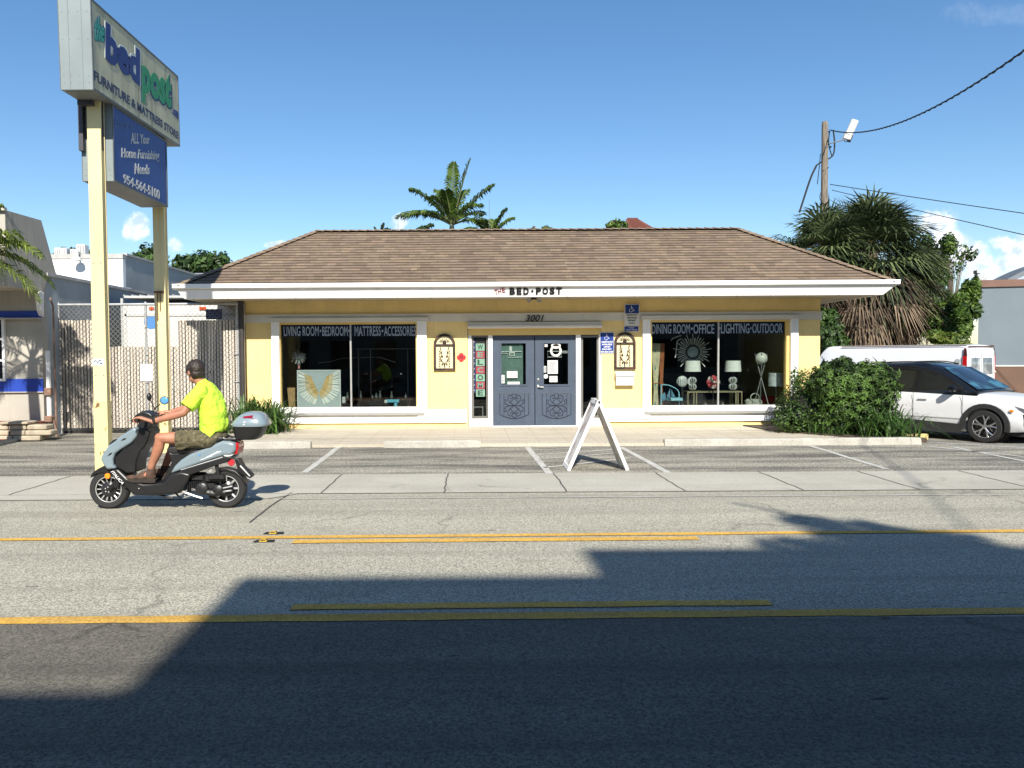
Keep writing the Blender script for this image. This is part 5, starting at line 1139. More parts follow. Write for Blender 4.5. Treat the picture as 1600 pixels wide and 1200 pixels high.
def fan_palm(lab, loc, zc, n, nd, pet, R, seed, skirt=1.0, zd=0):
    t = thing('fan_palm', lab, 'palm tree', loc, group='cabbage palms right of the shop'); rr = random.Random(seed); m = MB()
    for i in range(n):
        a = rr.uniform(0, 6.283); e = rad(rr.uniform(-68, 84)); d = (math.cos(a)*math.cos(e), math.sin(a)*math.cos(e), math.sin(e)); fan(m, (rr.gauss(0, .08), rr.gauss(0, .08), zc+rr.uniform(-.3, .2)), d, pet*rr.uniform(.7, 1.15), R*rr.uniform(.85, 1.1), rr, False)
    for i in range(nd):
        a = rr.uniform(0, 6.283); e = rad(rr.uniform(-88, -8)); d = (math.cos(a)*math.cos(e), math.sin(a)*math.cos(e), math.sin(e)); fan(m, (rr.gauss(0, .1), rr.gauss(0, .1), zc-.2-rr.uniform(0, zd)), d, pet*rr.uniform(.5, 1.2)*skirt, R*rr.uniform(.8, 1.2), rr, True, 12)
    m.build('crown', [leafmat('fan_leaf', (.010, .019, .009), (.15, .19, .075), .45, .2), leafmat('dead_fan_leaf', (.045, .03, .022), (.27, .20, .13), .8, .15), mat('fan_stalk', (.20, .19, .08), .6)], t, local=True)
    m = MB(); m.tube([(0, 0, 0), (0, 0, zc)], [.24, .2], 12); m.build('trunk', bark, t, local=True)
c = at(1362, 392, 31.5); fan_palm('big shaggy fan palm with brown dead skirt behind the utility pole', (c.x, 31.5, -.25), c.z+.25, 165, 120, 1.6, 1.7, 5, .9, 2.3)
c = at(1282, 388, 30.6); fan_palm('darker fan palm partly behind the shop roof, left of the utility pole', (c.x, 30.6, -.25), c.z+.25, 75, 30, 1.1, 1.35, 6, .8, .9)

c = at(1425, 432, 33.5); fan_palm('lower fan palm with drooping yellow green fronds, right of the big shaggy one', (c.x, 33.5, -.25), c.z+.25, 48, 16, 1.0, 1.25, 16, .8, 1.0)
t = thing('reflection_bed', 'added bed frame of pale rods standing in for a reflection in the left shop window', 'bed', (F(600, 560, DY+1.5).x, DY+1.5, .08)); m = MB(); xa, xb = F(579, 560, DY+1.5).x-t.location.x, F(637, 560, DY+1.5).x-t.location.x; zt = F(600, 545, DY+1.5).z-.08  # pale rods added in place of frame lines reflected by the pane
for x_ in (xa-.3, xa, xb):
    m.tube([(x_, 0, 0), (x_, 0, zt)], .011, 5)
m.tube([(xa-.35, 0, zt), (xb+.25, 0, zt)], .009, 5); m.build('reflection_rods', mat('pale_reflection', (.5, .5, .52), .4), t, local=True)
m = MB(); m.bbox(((xa+xb)/2, .9, .35), (xb-xa+.3, 1.7, .4), bev=.08); m.build('mattress', mat('dim_linen', (.16, .15, .15), .9), t, local=True)
m = MB(); pts = [F(px_, py_, DY+.5) for px_, py_ in ((498, 567), (508, 566), (520, 564), (535, 560), (560, 559), (590, 558.5), (605, 562), (617, 566))]; sp_ = spline(pts, 4); m.tube(sp_, .003, 4)
for q_ in sp_: m.ball(q_, .011, 6)
tag(m.build('bead_garland', mat('pale_beads', (.6, .6, .62), .3)), 'garland of pale beads strung across the left shop window', 'garland')
# ================================================================== POLE, LAMP, WIRES
pw = mat('weathered_pole', (.20, .165, .125), .9, .35, 5, stretch=(9, 9, .7), bump=.6, bscale=12, patches=.5, patch_col=(.06, .045, .035), patch_scale=2)
PX, PYy = at(1288.5, 230, 31).x, 31.0; ptop = at(1288, 190, 31).z
pole = thing('utility_pole', 'weathered wooden utility pole standing in front of the fan palms', 'utility pole', (PX, PYy, 0))
m = MB(); m.tube([(PX+.05, PYy, 0), (PX+.02, PYy, 4), (PX, PYy, ptop-.12), (PX-.01, PYy, ptop)], [.17, .15, .12, .10], 10); m.build('pole_shaft', pw, pole)
m = MB()
for zz, dx in ((ptop-.42, .14), (ptop-.8, .07), (ptop-.92, .12), (ptop-1.02, .2)): m.ball((PX+dx, PYy-.08, zz), (.045, .045, .035), 8); m.tube([(PX, PYy-.05, zz), (PX+dx, PYy-.08, zz)], .012, 5)
m.build('insulator', blackm, pole)
m = MB(); m.tube(spline([at(1302, 203, 31), at(1304, 222, 31), at(1303, 238, 31), at(1298, 246, 31), at(1285, 252, 31), at(1276, 258, 31)], 5), .03, 5); m.tube(spline([at(1296, 205, 31), at(1295, 225, 31), at(1300, 245, 31)], 4), .022, 5); m.tube(spline([at(1276, 258, 31), at(1266, 280, 31), at(1249, 332, 31)], 5), .038, 5); m.tube([at(1282, 240, 31), at(1280, 262, 31), at(1277, 288, 31)], .016, 4); m.tube([at(1284, 268, 31)+Vector((0, -.1, 0)), at(1293, 262, 31)+Vector((0, -.12, 0))], .015, 4)
m.tube(spline([at(1283, 300, 31), at(1281, 308, 30.87), at(1284, 316, 30.84), at(1291, 322, 30.84)], 4), .014, 4)
m.build('service_cable', blackm, pole)
a = at(1297, 224, 31); b_ = at(1320, 218, 30.6)
m = MB(); m.tube([a, b_], .025, 6); m.tube([at(1317, 216, 30.7), at(1320, 206, 30.7)], .018, 5); m.build('lamp_arm', galv, pole)
MM = Matrix.Translation(at(1329.5, 203, 30.6)) @ Matrix.Rotation(rad(24), 4, 'Y') @ Matrix.Rotation(rad(-20), 4, 'Z')
m = MB(); m.bbox((0, 0, 0), (.28, .14, .85), MM, .03); m.cur = 1; m.bbox((0, -.075, .07), (.22, .04, .6), MM, .01); m.cur = 2; m.bbox((.10, .04, -.31), (.14, .16, .26), MM, .01)
m.build('lamp_head', [mat('lamp_white', (.42, .42, .40), .4), mat('lamp_lens', (.55, .55, .50), .25), blackm], pole)
m = MB(); m.torus(at(1322, 219, 30.7), .07, .012, 'Y', 16, 5); m.build('lamp_cable', blackm, pole)
def wire(name, lab, p, q, sag, r, n=24, twist=False):
    p, q = Vector(p), Vector(q); pts = []
    for i in range(n+1):
        t = i/n; v = p.lerp(q, t); v.z -= sag*4*t*(1-t); pts.append(v)
    m = MB(); m.tube(pts, r, 6)
    if twist: 
        N_ = n*14; m.tube([p.lerp(q, i/N_)+Vector((r*1.2*math.cos(i*1.1), 0, r*1.2*math.sin(i*1.1)-sag*4*(i/N_)*(1-i/N_))) for i in range(N_+1)], r*.75, 4, caps=False)
    return tag(m.build(name, blackm), lab, 'cable')
pa = at(1297, 203, 31)
w_ = wire('overhead_cable', 'thick twisted black cable sagging from the pole top to the upper right', pa, (5.3, -5.6, 9.6), 2.92, .017, 40, True)
wire('overhead_wire', 'upper thin wire running right from the pole above the fan palm', at(1297, 288, 31), at(1297, 288, 31)+(at(1700, 326, 25)-at(1297, 288, 31))*7, .9, .016, 60)
wire('overhead_wire', 'lower thin wire running right from behind the fan palm over the clouds', at(1300, 297, 31), at(1300, 297, 31)+(at(1720, 366, 20)-at(1300, 297, 31))*5, .7, .013, 60)

# ================================================================== LEFT SIDE
gst = mat('grey_stucco', (.42, .39, .33), .9, .1, 1.5, bump=.25, bscale=40, streak=.5, streak_col=(.10, .07, .05))
gst2 = mat('beige_stucco', (.40, .375, .32), .9, .1, 2, bump=.25, bscale=40, streak=.3, streak_col=(.22, .19, .15))
gwall = mat('blue_grey_wall', (.30, .33, .34), .85, .15, 1.2, streak=.3, streak_col=(.42, .45, .45), bump=.2, bscale=30)
blu = mat('royal_blue_stripe', (.01, .045, .33), .55, .1, 3)
lb = thing('grey_building', 'grey stucco building with royal blue stripes at the left edge', 'building', (-12, 16, 0))
XS = -8.9
m = MB(); m.box(-22, XS, 16.0, 16.2, 0, 3.37); m.box(-22, -14, 16.2, 26, 0, 3.37); m.box(-14, XS-.0, 25.8, 26, 0, 3.37); m.build('front_wall', gst2, lb)
m = MB(); m.box(XS-.2, XS, 16.2, 25.8, 0, 3.37); m.build('side_wall', gwall, lb)
m = MB(); m.box(XS-.25, XS+.04, 16.2, 25.9, 3.371, 3.44); m.build('coping', mat('grey_coping', (.40, .39, .37), .8, .15, 4), lb)
zt = [F(13, 330, 14.8).z, F(70, 347, 16.05).z]; poly = [(14.8, 3.03), (14.8, 4.48), (16.05, 4.50), (16.55, F(92, 425, 16.55).z), (16.62, 3.40), (16.3, 3.37), (16.02, 3.03)]
m = MB(); m.prism(poly, 14, 'YZ', XS-14+.02); m.build('parapet', gst, lb)
m = MB(); m.box(-22, XS+.06, 14.72, 14.80, 4.46, 4.52); m.build('parapet_cap', gst2, lb)
z_a, z_b = F(30, 497, 15.98).z, F(30, 486, 15.98).z; z_c, z_d = F(30, 612, 15.98).z, F(30, 592, 15.98).z
m = MB(); m.box(-22, XS+.005, 15.97, 15.999, z_a, z_b); m.box(-22, XS+.005, 15.97, 15.999, z_c, z_d); m.build('blue_stripe', blu, lb)
m = MB(); m.box(-22, XS+.01, 15.85, 15.969, z_a-.03, z_a-.0); m.box(-22, XS+.02, 15.95, 15.999, z_c-.02, z_c); m.build('ledge', gst2, lb)
r = RC(-60, 500, 4, 592, 15.95); m = MB(); e = .05
for a in ((r[0], r[1], r[2]-e, r[2]), (r[0], r[1], r[3], r[3]+e), (r[1], r[1]+e, r[2]-e, r[3]+e), (r[0]-e, r[0], r[2]-e, r[3]+e), (r[0], r[1], r[2]+.8, r[2]+.84), (r[0], r[1], r[2]+.36, r[2]+.4)): m.box(a[0], a[1], 15.93, 15.999, a[2], a[3])
wn = m.build('window', white, lb); m = MB(); m.box(r[0], r[1], 15.97, 15.985, r[2], r[3]); m.build('pane', mat('black_glass', (.01, .012, .015), .08), wn)
m = MB(); m.prism([(15.9, 2.62), (15.82, 2.98), (15.9, 3.02), (16.0, 3.02), (15.98, 2.5)], .1, 'YZ', XS-.04); m.build('scupper', white, lb)
# planter
stone = mat('ledge_stone', (.40, .34, .25), .9, .25, 6, bump=.5, bscale=14); mulch = mat('red_mulch', (.22, .06, .03), .95, .4, 30, bump=1, bscale=40)
pt = thing('stone_planter', 'low stacked stone planter with red mulch under the palm', 'planter', (-9.6, 15.3, 0)); rr = random.Random(4)
for lay in range(3):
    x = -13.5+rr.uniform(0, .3); m = MB()
    while x < -8.75:
        w = rr.uniform(.25, .6); m.bbox((x+w/2, 15.25+lay*.05+rr.uniform(-.02, .02), .06+lay*.105), (w-.02, .28, .10), Matrix.Identity(4), .02); x += w
    m.build('stone_course', stone, pt)
m = MB(); m.prism([(-13.5, 15.3), (-8.8, 15.3), (-8.8, 15.96), (-13.5, 15.96)], .34, 'XY', 0); m.build('mulch_fill', mulch, pt)
m = MB(); m.bbox((-9.05, 15.35, .36), (.55, .4, .05), Matrix.Rotation(0, 4, 'Z'), .015); m.build('capstone', stone, pt)
m = MB(); p = [G(-60, 712), G(0, 693), G(30, 686), G(52, 679), G(70, 676), G(-60, 676)]
m.prism([(q.x, q.y) for q in p], .05, 'XY', 0); o = struct(m.build('mulch_bed', mulch))
m = MB()
for (a, b_) in zip([G(-80, 720), G(0, 695), G(32, 688), G(55, 680)], [G(0, 695), G(32, 688), G(55, 680), G(80, 677)]):
    d = (b_-a).normalized(); n_ = Vector((-d.y, d.x, 0))*.06; m._add([a-n_, b_-n_, b_+n_, a+n_, a-n_+Vector((0, 0, .06)), b_-n_+Vector((0, 0, .06)), b_+n_+Vector((0, 0, .06)), a+n_+Vector((0, 0, .06))], [[0, 1, 2, 3], [4, 5, 6, 7], [0, 1, 5, 4], [2, 3, 7, 6], [1, 2, 6, 5], [0, 3, 7, 4]])
struct(m.build('bed_kerb', conc_m))
# utility riser
t = thing('utility_riser', 'white riser pipe with rusty conduits beside the fence post', 'pipe', (-8.78, 15.95, 0)); m = MB(); x = F(76, 600, 15.95).x
m.tube([(x, 15.95, .3), (x, 15.95, 1.8)], .045, 8); m.build('riser_pipe', white, t)
m = MB(); m.tube([(x+.12, 15.98, 0), (x+.12, 15.98, 2.7), (x+.05, 16.0, 2.9)], .02, 6); m.tube([(x-.1, 15.98, .2), (x+.1, 15.93, .35), (x+.15, 15.93, .1)], .025, 6); m.bbox((x+.02, 15.9, .95), (.14, .1, .16), bev=.01); m.bbox((x+.02, 15.9, .38), (.16, .14, .14), bev=.02); m.build('conduit', mat('rusty_conduit', (.22, .13, .09), .8, .3, 12), t)
# fence with slats
FYY = 16.66; fx0, fx1 = F(84, 570, FYY).x, F(375, 570, FYY).x; ft_ = F(230, 475.5, FYY).z; fb = .06
fe = thing('slatted_fence', 'tall chain link gate fence with beige privacy slats', 'fence', ((fx0+fx1)/2, FYY, 0))
m = MB(); zs1 = F(150, 500, FYY).z; zs2 = F(250, 541, FYY).z; zs3 = F(340, 500, FYY).z; xm = F(166, 570, FYY).x; xm2 = F(278, 570, FYY).x; x = fx0+.06; rr = random.Random(8)
while x < fx1-.03:
    top = zs1 if x < xm else (zs2 if x < xm2 else zs3); top += rr.uniform(-.01, .01); m.tint = rr.choice((.85, .95, 1.02, 1.1)); b = rr.uniform(-.006, .006)
    m.box(x+b, x+b+.045, FYY-.006+rr.uniform(-.004, .004), FYY+.0, fb+.06, top); x += .067
m.tint = .999
m.cur = 1; x = fx0+.06-.011  # dark strips that paint the shade in the gaps between slats
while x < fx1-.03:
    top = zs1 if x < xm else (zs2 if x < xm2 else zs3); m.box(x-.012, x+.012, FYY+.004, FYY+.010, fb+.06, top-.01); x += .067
m.cur = 0
m.build('privacy_slats', [mat('beige_slat', (.56, .49, .40), .65, .12, 5, tint_attr=True, streak=.15), mat('slat_gap_shade', (.045, .035, .028), .9)], fe)
m = MB(); W = fx1-fx0; Hh = ft_-fb; s = .075; k = -Hh
def dg(x0, z0, x1, z1):
    d = Vector((x1-x0, 0, z1-z0)).normalized(); n_ = Vector((-d.z, 0, d.x))*.0032; y = FYY-.014; a, b_ = Vector((x0, y, z0)), Vector((x1, y, z1)); m.quad(a-n_, b_-n_, b_+n_, a+n_)
while k < W:
    xa, xb = max(k, 0), min(k+Hh, W)
    if xb > xa: dg(fx0+xa, fb+(xa-k), fx0+xb, fb+(xb-k)); dg(fx0+xa, ft_-(xa-k), fx0+xb, ft_-(xb-k))
    k += s*1.4
m.build('chain_mesh', mat('mesh_wire', (.22, .21, .19), .5, .1, 4, metal=.3), fe)
m = MB(); m.tube([(fx0, FYY, ft_), (fx1, FYY, ft_)], .028, 8); m.build('top_rail', galv, fe)
m = MB(); m.tube([(fx0, FYY+.03, F(230, 565, FYY).z), (fx1, FYY+.03, F(230, 565, FYY).z)], .02, 6); m.build('mid_rail', galv, fe)
for i, (px, rr_, mm_) in enumerate(((84, .035, galv), (93, .025, galv), (229, .028, galv), (378, .06, mat('dark_post', (.035, .03, .028), .6)), (372, .03, galv))):
    x = F(px, 570, FYY).x; m = MB(); m.tube([(x, FYY+.01, 0), (x, FYY+.01, ft_+.02)], rr_, 8); m.ball((x, FYY+.01, ft_+.03), rr_*1.1, 8)
    for zz in (.5, 1.1, 1.7, 2.3): m.tube([(x-.09 if px > 300 else x, FYY-.03, zz), (x+.04, FYY-.03, zz)], .011, 5)
    m.build('post', mm_, fe, smooth=True)
m = MB(); m.box(fx0, fx1, FYY+.02, FYY+.05, 0.0, .05); m.build('bottom_strip', mat('dark_strip', (.02, .018, .016), .9), fe)
r = RC(219, 569, 238.5, 595.5, FYY-.03); m = MB(); m.box(r[0], r[1], FYY-.024, FYY-.02, r[2], r[3]); tag(m.build('fence_notice', paper), 'blank white notice hung on the beige slatted fence', 'notice')
# stored sign boards hanging inside the fence
m = MB(); r = RC(322, 483, 347, 499, FYY+.12); m.box(r[0], r[1], FYY+.1, FYY+.13, r[2], r[3]); m.cur = 1
for k in range(3): m.box(r[0]+.05, r[1]-.08*(k+1), FYY+.097, FYY+.0995, r[2]+.04+k*.055, r[2]+.055+k*.055)
tag(m.build('stored_sign', [mat('dark_blue_board', (.02, .035, .13), .5), mat('faded_lettering', (.10, .15, .30))]), 'dark blue board hung behind the top right of the fence', 'sign')
# box truck behind the fence
ty = 18.6; x0, x1 = F(192, 500, ty).x, F(376, 500, ty).x; zt = F(280, 474, ty).z
tr = thing('box_truck', 'white box truck parked behind the slatted fence', 'truck', ((x0+x1)/2, ty, 0))
m = MB(); m.box(x0, x1, ty, ty+5.5, .85, zt); m.build('cargo_box', mat('truck_white', (.66, .63, .57), .5, .1, 2, streak=.3), tr, bevel=.03)
m = MB()
for px, w in ((237, 5), (317, 7)): c = F(px, 482, ty); m.bbox((c.x, ty-.015, c.z), (w*.0155*1.5, .03, .08), bev=.01)
m.build('marker_light', mat('red_orange_lens', (.5, .07, .02), .3), tr)
m = MB(); m.box(x0+.05, x1-.05, ty-.02, ty-.001, F(280, 494, ty).z, F(280, 490, ty).z); xx = (x0+x1)/2-.3; m.box(xx-.01, xx+.01, ty-.02, ty-.001, .9, F(280, 494, ty).z); m.box(x0+.04, x0+.1, ty-.02, ty-.001, .9, zt-.1); m.box(x1-.1, x1-.04, ty-.02, ty-.001, .9, zt-.1); m.build('door_trim', mat('truck_trim', (.5, .5, .48), .4), tr)
c = F(236, 503, ty); m = MB(); m.lathe([(.17, 0), (.17, .006)], M_=Matrix.Translation((c.x, ty-.001, c.z)) @ Matrix.Rotation(rad(90), 4, 'X'), n=24); m.build('round_badge', mat('mid_blue', (.05, .22, .55), .5), tr)
m = MB(); m.box(x0+.3, x1-.3, ty-.1, ty+.05, .5, .68); m.build('bumper', steel, tr)
for xx in (x0+.35, x1-.35):
    for yy in (ty+1, ty+5.2):
        m = MB(); m.lathe([(.2, -.14), (.45, -.14), (.48, -.08), (.48, .08), (.45, .14), (.2, .14)], M_=Matrix.Translation((xx, yy, .48)) @ Matrix.Rotation(rad(90), 4, 'Y'), n=20); m.build('wheel', mat('tyre', (.018, .018, .018), .85), tr)
m = MB(); m.box(x0+.05, x1-.05, ty+5.6, ty+7.2, .6, 2.4); m.build('cab', mat('truck_white', (.66, .63, .57)), tr, bevel=.08)
# lean-to roof over the truck
m = MB(); za = F(280, 465, ty+.3).z; m.box(x0-.1, F(330, 470, ty+.3).x, ty+.3, ty+6, za, za+.05); 
for k in range(14): m.tube([(x0-.1+.2*k, ty+.3, za+.06), (x0-.1+.2*k, ty+6, za+.06)], .02, 4)
for xx in (x0-.2,): m.box(xx-.03, xx+.03, ty+.4, ty+.46, 0, za)
tag(m.build('carport_roof', mat('pale_grey_roof', (.40, .41, .40), .5, .15, 2)), 'pale grey corrugated carport roof above the box truck', 'carport')
# white building
wy = 24.0; x0, x1 = -18.0, F(192, 420, wy).x; zt = F(150, 398, wy).z; wbw = mat('bright_white_wall', (.80, .80, .78), .6, .03, 2)
wb_ = thing('white_building', 'white walled flat roofed building behind the left fence', 'building', (-13, wy, 0))
m = MB(); m.box(x0, x1, wy, wy+.2, 0, zt-.12); m.build('front_wall', wbw, wb_)
m = MB(); m._add([(x1, wy+.2, 0), (x1, 32, 0), (x1, 32, zt), (x1, wy+.2, zt), (x1-.2, wy+.2, 0), (x1-.2, 32, 0), (x1-.2, 32, zt), (x1-.2, wy+.2, zt)], [[0, 1, 2, 3], [4, 7, 6, 5], [3, 2, 6, 7], [0, 3, 7, 4], [1, 5, 6, 2], [0, 4, 5, 1]]); m.build('side_wall', gwall, wb_)
m = MB(); m.box(x0, x1+.02, wy-.03, wy+.22, zt-.12, zt+.02); m.box(x1-.22, x1+.04, wy+.22, 32.1, zt+.001, zt+.07); m.box(x0, x1-.25, wy+.3, 32, zt-.3, zt-.25); m.build('roof_trim', mat('grey_coping', (.40, .39, .37)), wb_)
for i, (px, w, h) in enumerate(((99, .42, .30), (121, .34, .26), (129, .3, .42))):
    c = F(px, 396, wy+2); m = MB(); m.bbox((c.x, wy+2, zt+.28+h/2-.1), (w, w, h), bev=.02); m.cur = 1
    for k in range(5): m.box(c.x-w/2+.04+k*w*.18, c.x-w/2+.06+k*w*.18, wy+2-w/2-.006, wy+2-w/2-.001, zt+.22, zt+.28+h-.15)
    m.cur = 0; m.box(c.x-w/2, c.x+w/2, wy+2-w/2, wy+2+w/2, zt-.25, zt+.18)
    tag(m.build('rooftop_unit', [pale, steel]), ('leftmost', 'middle', 'rightmost tall')[i]+' pale cooling unit on the white building roof', 'cooling unit', 'cooling units on the white roof')
c = F(124, 404, wy-.1); t = thing('wall_lamp', 'white gooseneck lamp on the white building front', 'lamp', (c.x, wy, c.z)); m = MB(); m.tube(spline([(0, 0, .15), (-.02, -.15, .2), (0, -.25, .05)], 5), .03, 6); m.build('lamp_arm', pale, t, local=True); m = MB(); m.lathe([(.16, -.08), (.14, .0), (.05, .06), (.03, .1)], c=(0, -.28, 0), n=16); m.build('lamp_head', pale, t, smooth=True, local=True)
c = F(197, 457, 20.5); m = MB(); m.bbox((c.x, 20.5, c.z), (.26, .2, .24), bev=.02); m.cur = 1; m.box(c.x-.10, c.x+.10, 20.393, 20.399, c.z-.09, c.z+.09); m.cur = 0; m.box(c.x-.03, c.x+.03, 20.48, 20.54, 0, c.z-.12)
tag(m.build('wall_vent_unit', [galv, mat('pale_screen', (.5, .55, .55), .5)]), 'small grey electrical cabinet above the carport roof', 'cabinet')
# further white gable
gy = 36; x0, x1 = F(262, 425, gy).x, F(322, 425, gy).x; m = MB(); za, zb = F(290, 440, gy).z, F(290, 428, gy).z; xm = F(285, 430, gy).x; zp = F(285, 416, gy).z
gb = thing('gabled_shed', 'small pale building with low white metal roof left of the shop roof', 'building', ((x0+x1)/2, gy, 0))
m.box(x0, x1, gy, gy+.2, 0, zb); m.box(x0, x0+.2, gy+.2, gy+6, 0, zb); m.box(x1-.2, x1, gy+.2, gy+6, 0, zb); m.build('wall', wbw, gb)
m = MB(); m._add([(x0-.2, gy-.1, zb), (x1+.2, gy-.1, zb), (x1-.2, gy+3, zp), (x0+.2, gy+3, zp), (x0-.2, gy+6.2, zb), (x1+.2, gy+6.2, zb)], [[0, 1, 2, 3], [3, 2, 5, 4], [0, 3, 4], [1, 5, 2]]); m.build('roof', mat('white_metal_roof', (.6, .62, .62), .4, .05, 2, streak=.3), gb)

# ================================================================== BEHIND THE SHOP AND RIGHT
hy = 42.0; c0, c1_ = F(955, 362, hy), F(1045, 362, hy); zp = F(1000, 345.5, hy+4).z; ze = F(1000, 368, hy).z
hs = thing('tiled_house', 'house with terracotta barrel tiled hip roof peeping above the shop ridge', 'building', ((c0.x+c1_.x)/2, hy, 0)); tm = mat('terracotta_tile', (.17, .055, .035), .8, .35, 12)
m = MB(); a0, a1 = c0.x, c1_.x+.4; cx = (a0+a1)/2
for k in range(30):
    t0, t1 = k/30, (k+1)/30; xa, xb = a0+(a1-a0)*t0, a0+(a1-a0)*t1; 
    def zt_(x): return ze+(zp-ze)*min(1, (1-abs(x-cx)/((a1-a0)/2))*1.3)
    m.loft([[Vector((xa, hy, ze)), Vector(((xa+xb)/2, hy-.05, ze+.06)), Vector((xb, hy, ze))], [Vector((cx+(xa-cx)*.7, hy+3*min(1, (1-abs(xa-cx)/((a1-a0)/2))*1.3), zt_(xa))), Vector((cx+((xa+xb)/2-cx)*.7, hy+3, zt_((xa+xb)/2)+.05)), Vector((cx+(xb-cx)*.7, hy+3*min(1, (1-abs(xb-cx)/((a1-a0)/2))*1.3), zt_(xb)))]], caps=False)
m._add([(a0, hy, ze), (a1, hy, ze), (a1, hy+8, ze), (a0, hy+8, ze), (cx, hy+4, zp)], [[0, 1, 4], [1, 2, 4], [2, 3, 4], [3, 0, 4]]); m.build('roof', tm, hs)
m = MB(); m.box(a0+.5, a1-.5, hy+.4, hy+7.6, 0, ze-.002); m.build('wall', wbw, hs)
# yellow annex
ay = 34.5; xr = F(1427, 520, ay).x; an = thing('yellow_annex', 'plain pale yellow building behind the fan palm', 'building', (16, ay, 0)); m = MB(); m.box(12.5, xr, ay, ay+8, 0, 4.0); m.build('wall', yellow, an); m = MB(); m.box(12.4, xr+.1, ay-.1, ay+8.1, 4.001, 4.2); m.build('roof', mat('grey_coping', (.4, .39, .37)), an)
# grey and brown building
gy0 = 30.0; p0 = F(1527.5, 560, gy0); zt = F(1540, 449, gy0).z; zc = F(1540, 438, gy0).z; zm = F(1560, 572.5, 29).z
gb = thing('grey_brown_building', 'grey building with brown base and brown cap at the right edge', 'building', (p0.x, gy0, 0)); ang = -.22
MM = Matrix.Translation((p0.x, gy0, 0)) @ Matrix.Rotation(ang, 4, 'Z')
GP = [(p0.x, gy0), (p0.x+14*math.cos(ang), gy0+14*math.sin(ang)), (p0.x+17, gy0+8), (p0.x*1.3, gy0*1.3)]
def gp(e): return [(GP[0][0]-e, GP[0][1]-e*.6), (GP[1][0], GP[1][1]-e*.6), GP[2], (GP[3][0]-e, GP[3][1])]
m = MB(); m.prism(gp(0), zt-zm, 'XY', zm); m.build('wall', mat('cool_grey_stucco', (.145, .178, .20), .85, .07, 1, bump=.2, bscale=30, streak=.06), gb)
m = MB(); m.prism(gp(.03), zm-.02+.3, 'XY', -.3); m.build('brown_base', mat('brown_base_paint', (.13, .075, .05), .85, .08, 2), gb)
m = MB(); m.prism(gp(.06), .045, 'XY', zm-.018); m.build('base_moulding', grey_band, gb)
m = MB(); m.prism(gp(.09), zc-zt, 'XY', zt+.001); m.build('cap', mat('brown_cap_paint', (.16, .085, .06), .7, .1, 3), gb)
m = MB(); pts = [(1.1+4.4*i/16, zc-.15+.78*math.sin(math.pi*i/16)) for i in range(17)]
for i in range(16): (xa, za), (xb, zb) = pts[i], pts[i+1]; m._add([MM @ Vector(v) for v in ((xa, .3, za), (xb, .3, zb), (xb, .3, zb+.2), (xa, .3, za+.2), (xa, 2.2, za), (xb, 2.2, zb), (xb, 2.2, zb+.2), (xa, 2.2, za+.2))], [[0, 1, 2, 3], [4, 7, 6, 5], [0, 4, 5, 1], [3, 2, 6, 7]])
m.build('arched_canopy', mat('weathered_canopy', (.13, .15, .165), .6, .2, 3), gb)
m = MB(); m.box(.02, .35, .2, .5, zc+.001, zc+.3, MM); m.box(-.02, .1, .15, .5, zc+.3, zc+.42, MM); m.build('roof_vent', galv, gb)

# ================================================================== ACROSS THE STREET (behind the viewer; shades the road)
bg = mat('street_side_stucco', (.30, .28, .25), .85, .1, 1)
for i, (x0, x1, y0, h, lab) in enumerate(((-30, -1.0, -4.6, 6.5, 'low building behind the viewer, left'), (-1.0, 1.7, -4.6, 8.02, 'middle building behind the viewer'), (1.7, 30, -4.6, 8.62, 'tall building behind the viewer, right'))):
    t = thing('street_building', ['low stucco building across the street behind the viewer', 'mid height stucco building across the street behind the viewer', 'tallest stucco building across the street behind the viewer'][i], 'building', ((x0+x1)/2, y0, 0), group='buildings across the street')
    m = MB(); m.box(x0+.002, x1-.002, y0-10, y0, 0, h); m.build('wall', bg, t); m = MB(); xx = x0+1
    while xx < x1-1.2 and xx < 14:
        if xx > -14: m.box(xx, xx+1.1, y0-.01, y0+.02, 1, 2.4)
        xx += 2.2
    if m.v: m.build('window', mat('black_glass', (.01, .012, .015)), t)
tree('street_tree', 'leafy tree on the near pavement behind the viewer', (4.6, -3.6, .13), 9, [((-.3, 0, 8.15), (.55, .5, .35)), ((.0, .1, 7.7), (.6, .5, .35)), ((-1.0, 0, 7.75), (.5, .3, .16)), ((-.55, .2, 8.4), (.28, .25, .12)), ((.3, 0, 7.9), (.4, .3, .25))], 1500, .10, md, 91, .09)
m = MB(); m.tube(spline([(4.5, -3.6, 8.0), (4.1, -2.9, 8.1), (3.8, -2.0, 7.9), (3.55, -1.3, 7.6)], 5), [.03]*15+[.015], 5); m.build('shadow_branch', bark, next(o for o in bpy.data.objects if o.name.startswith('street_tree')))  # unseen limb added and shaped to cast a thin line shadow on the road
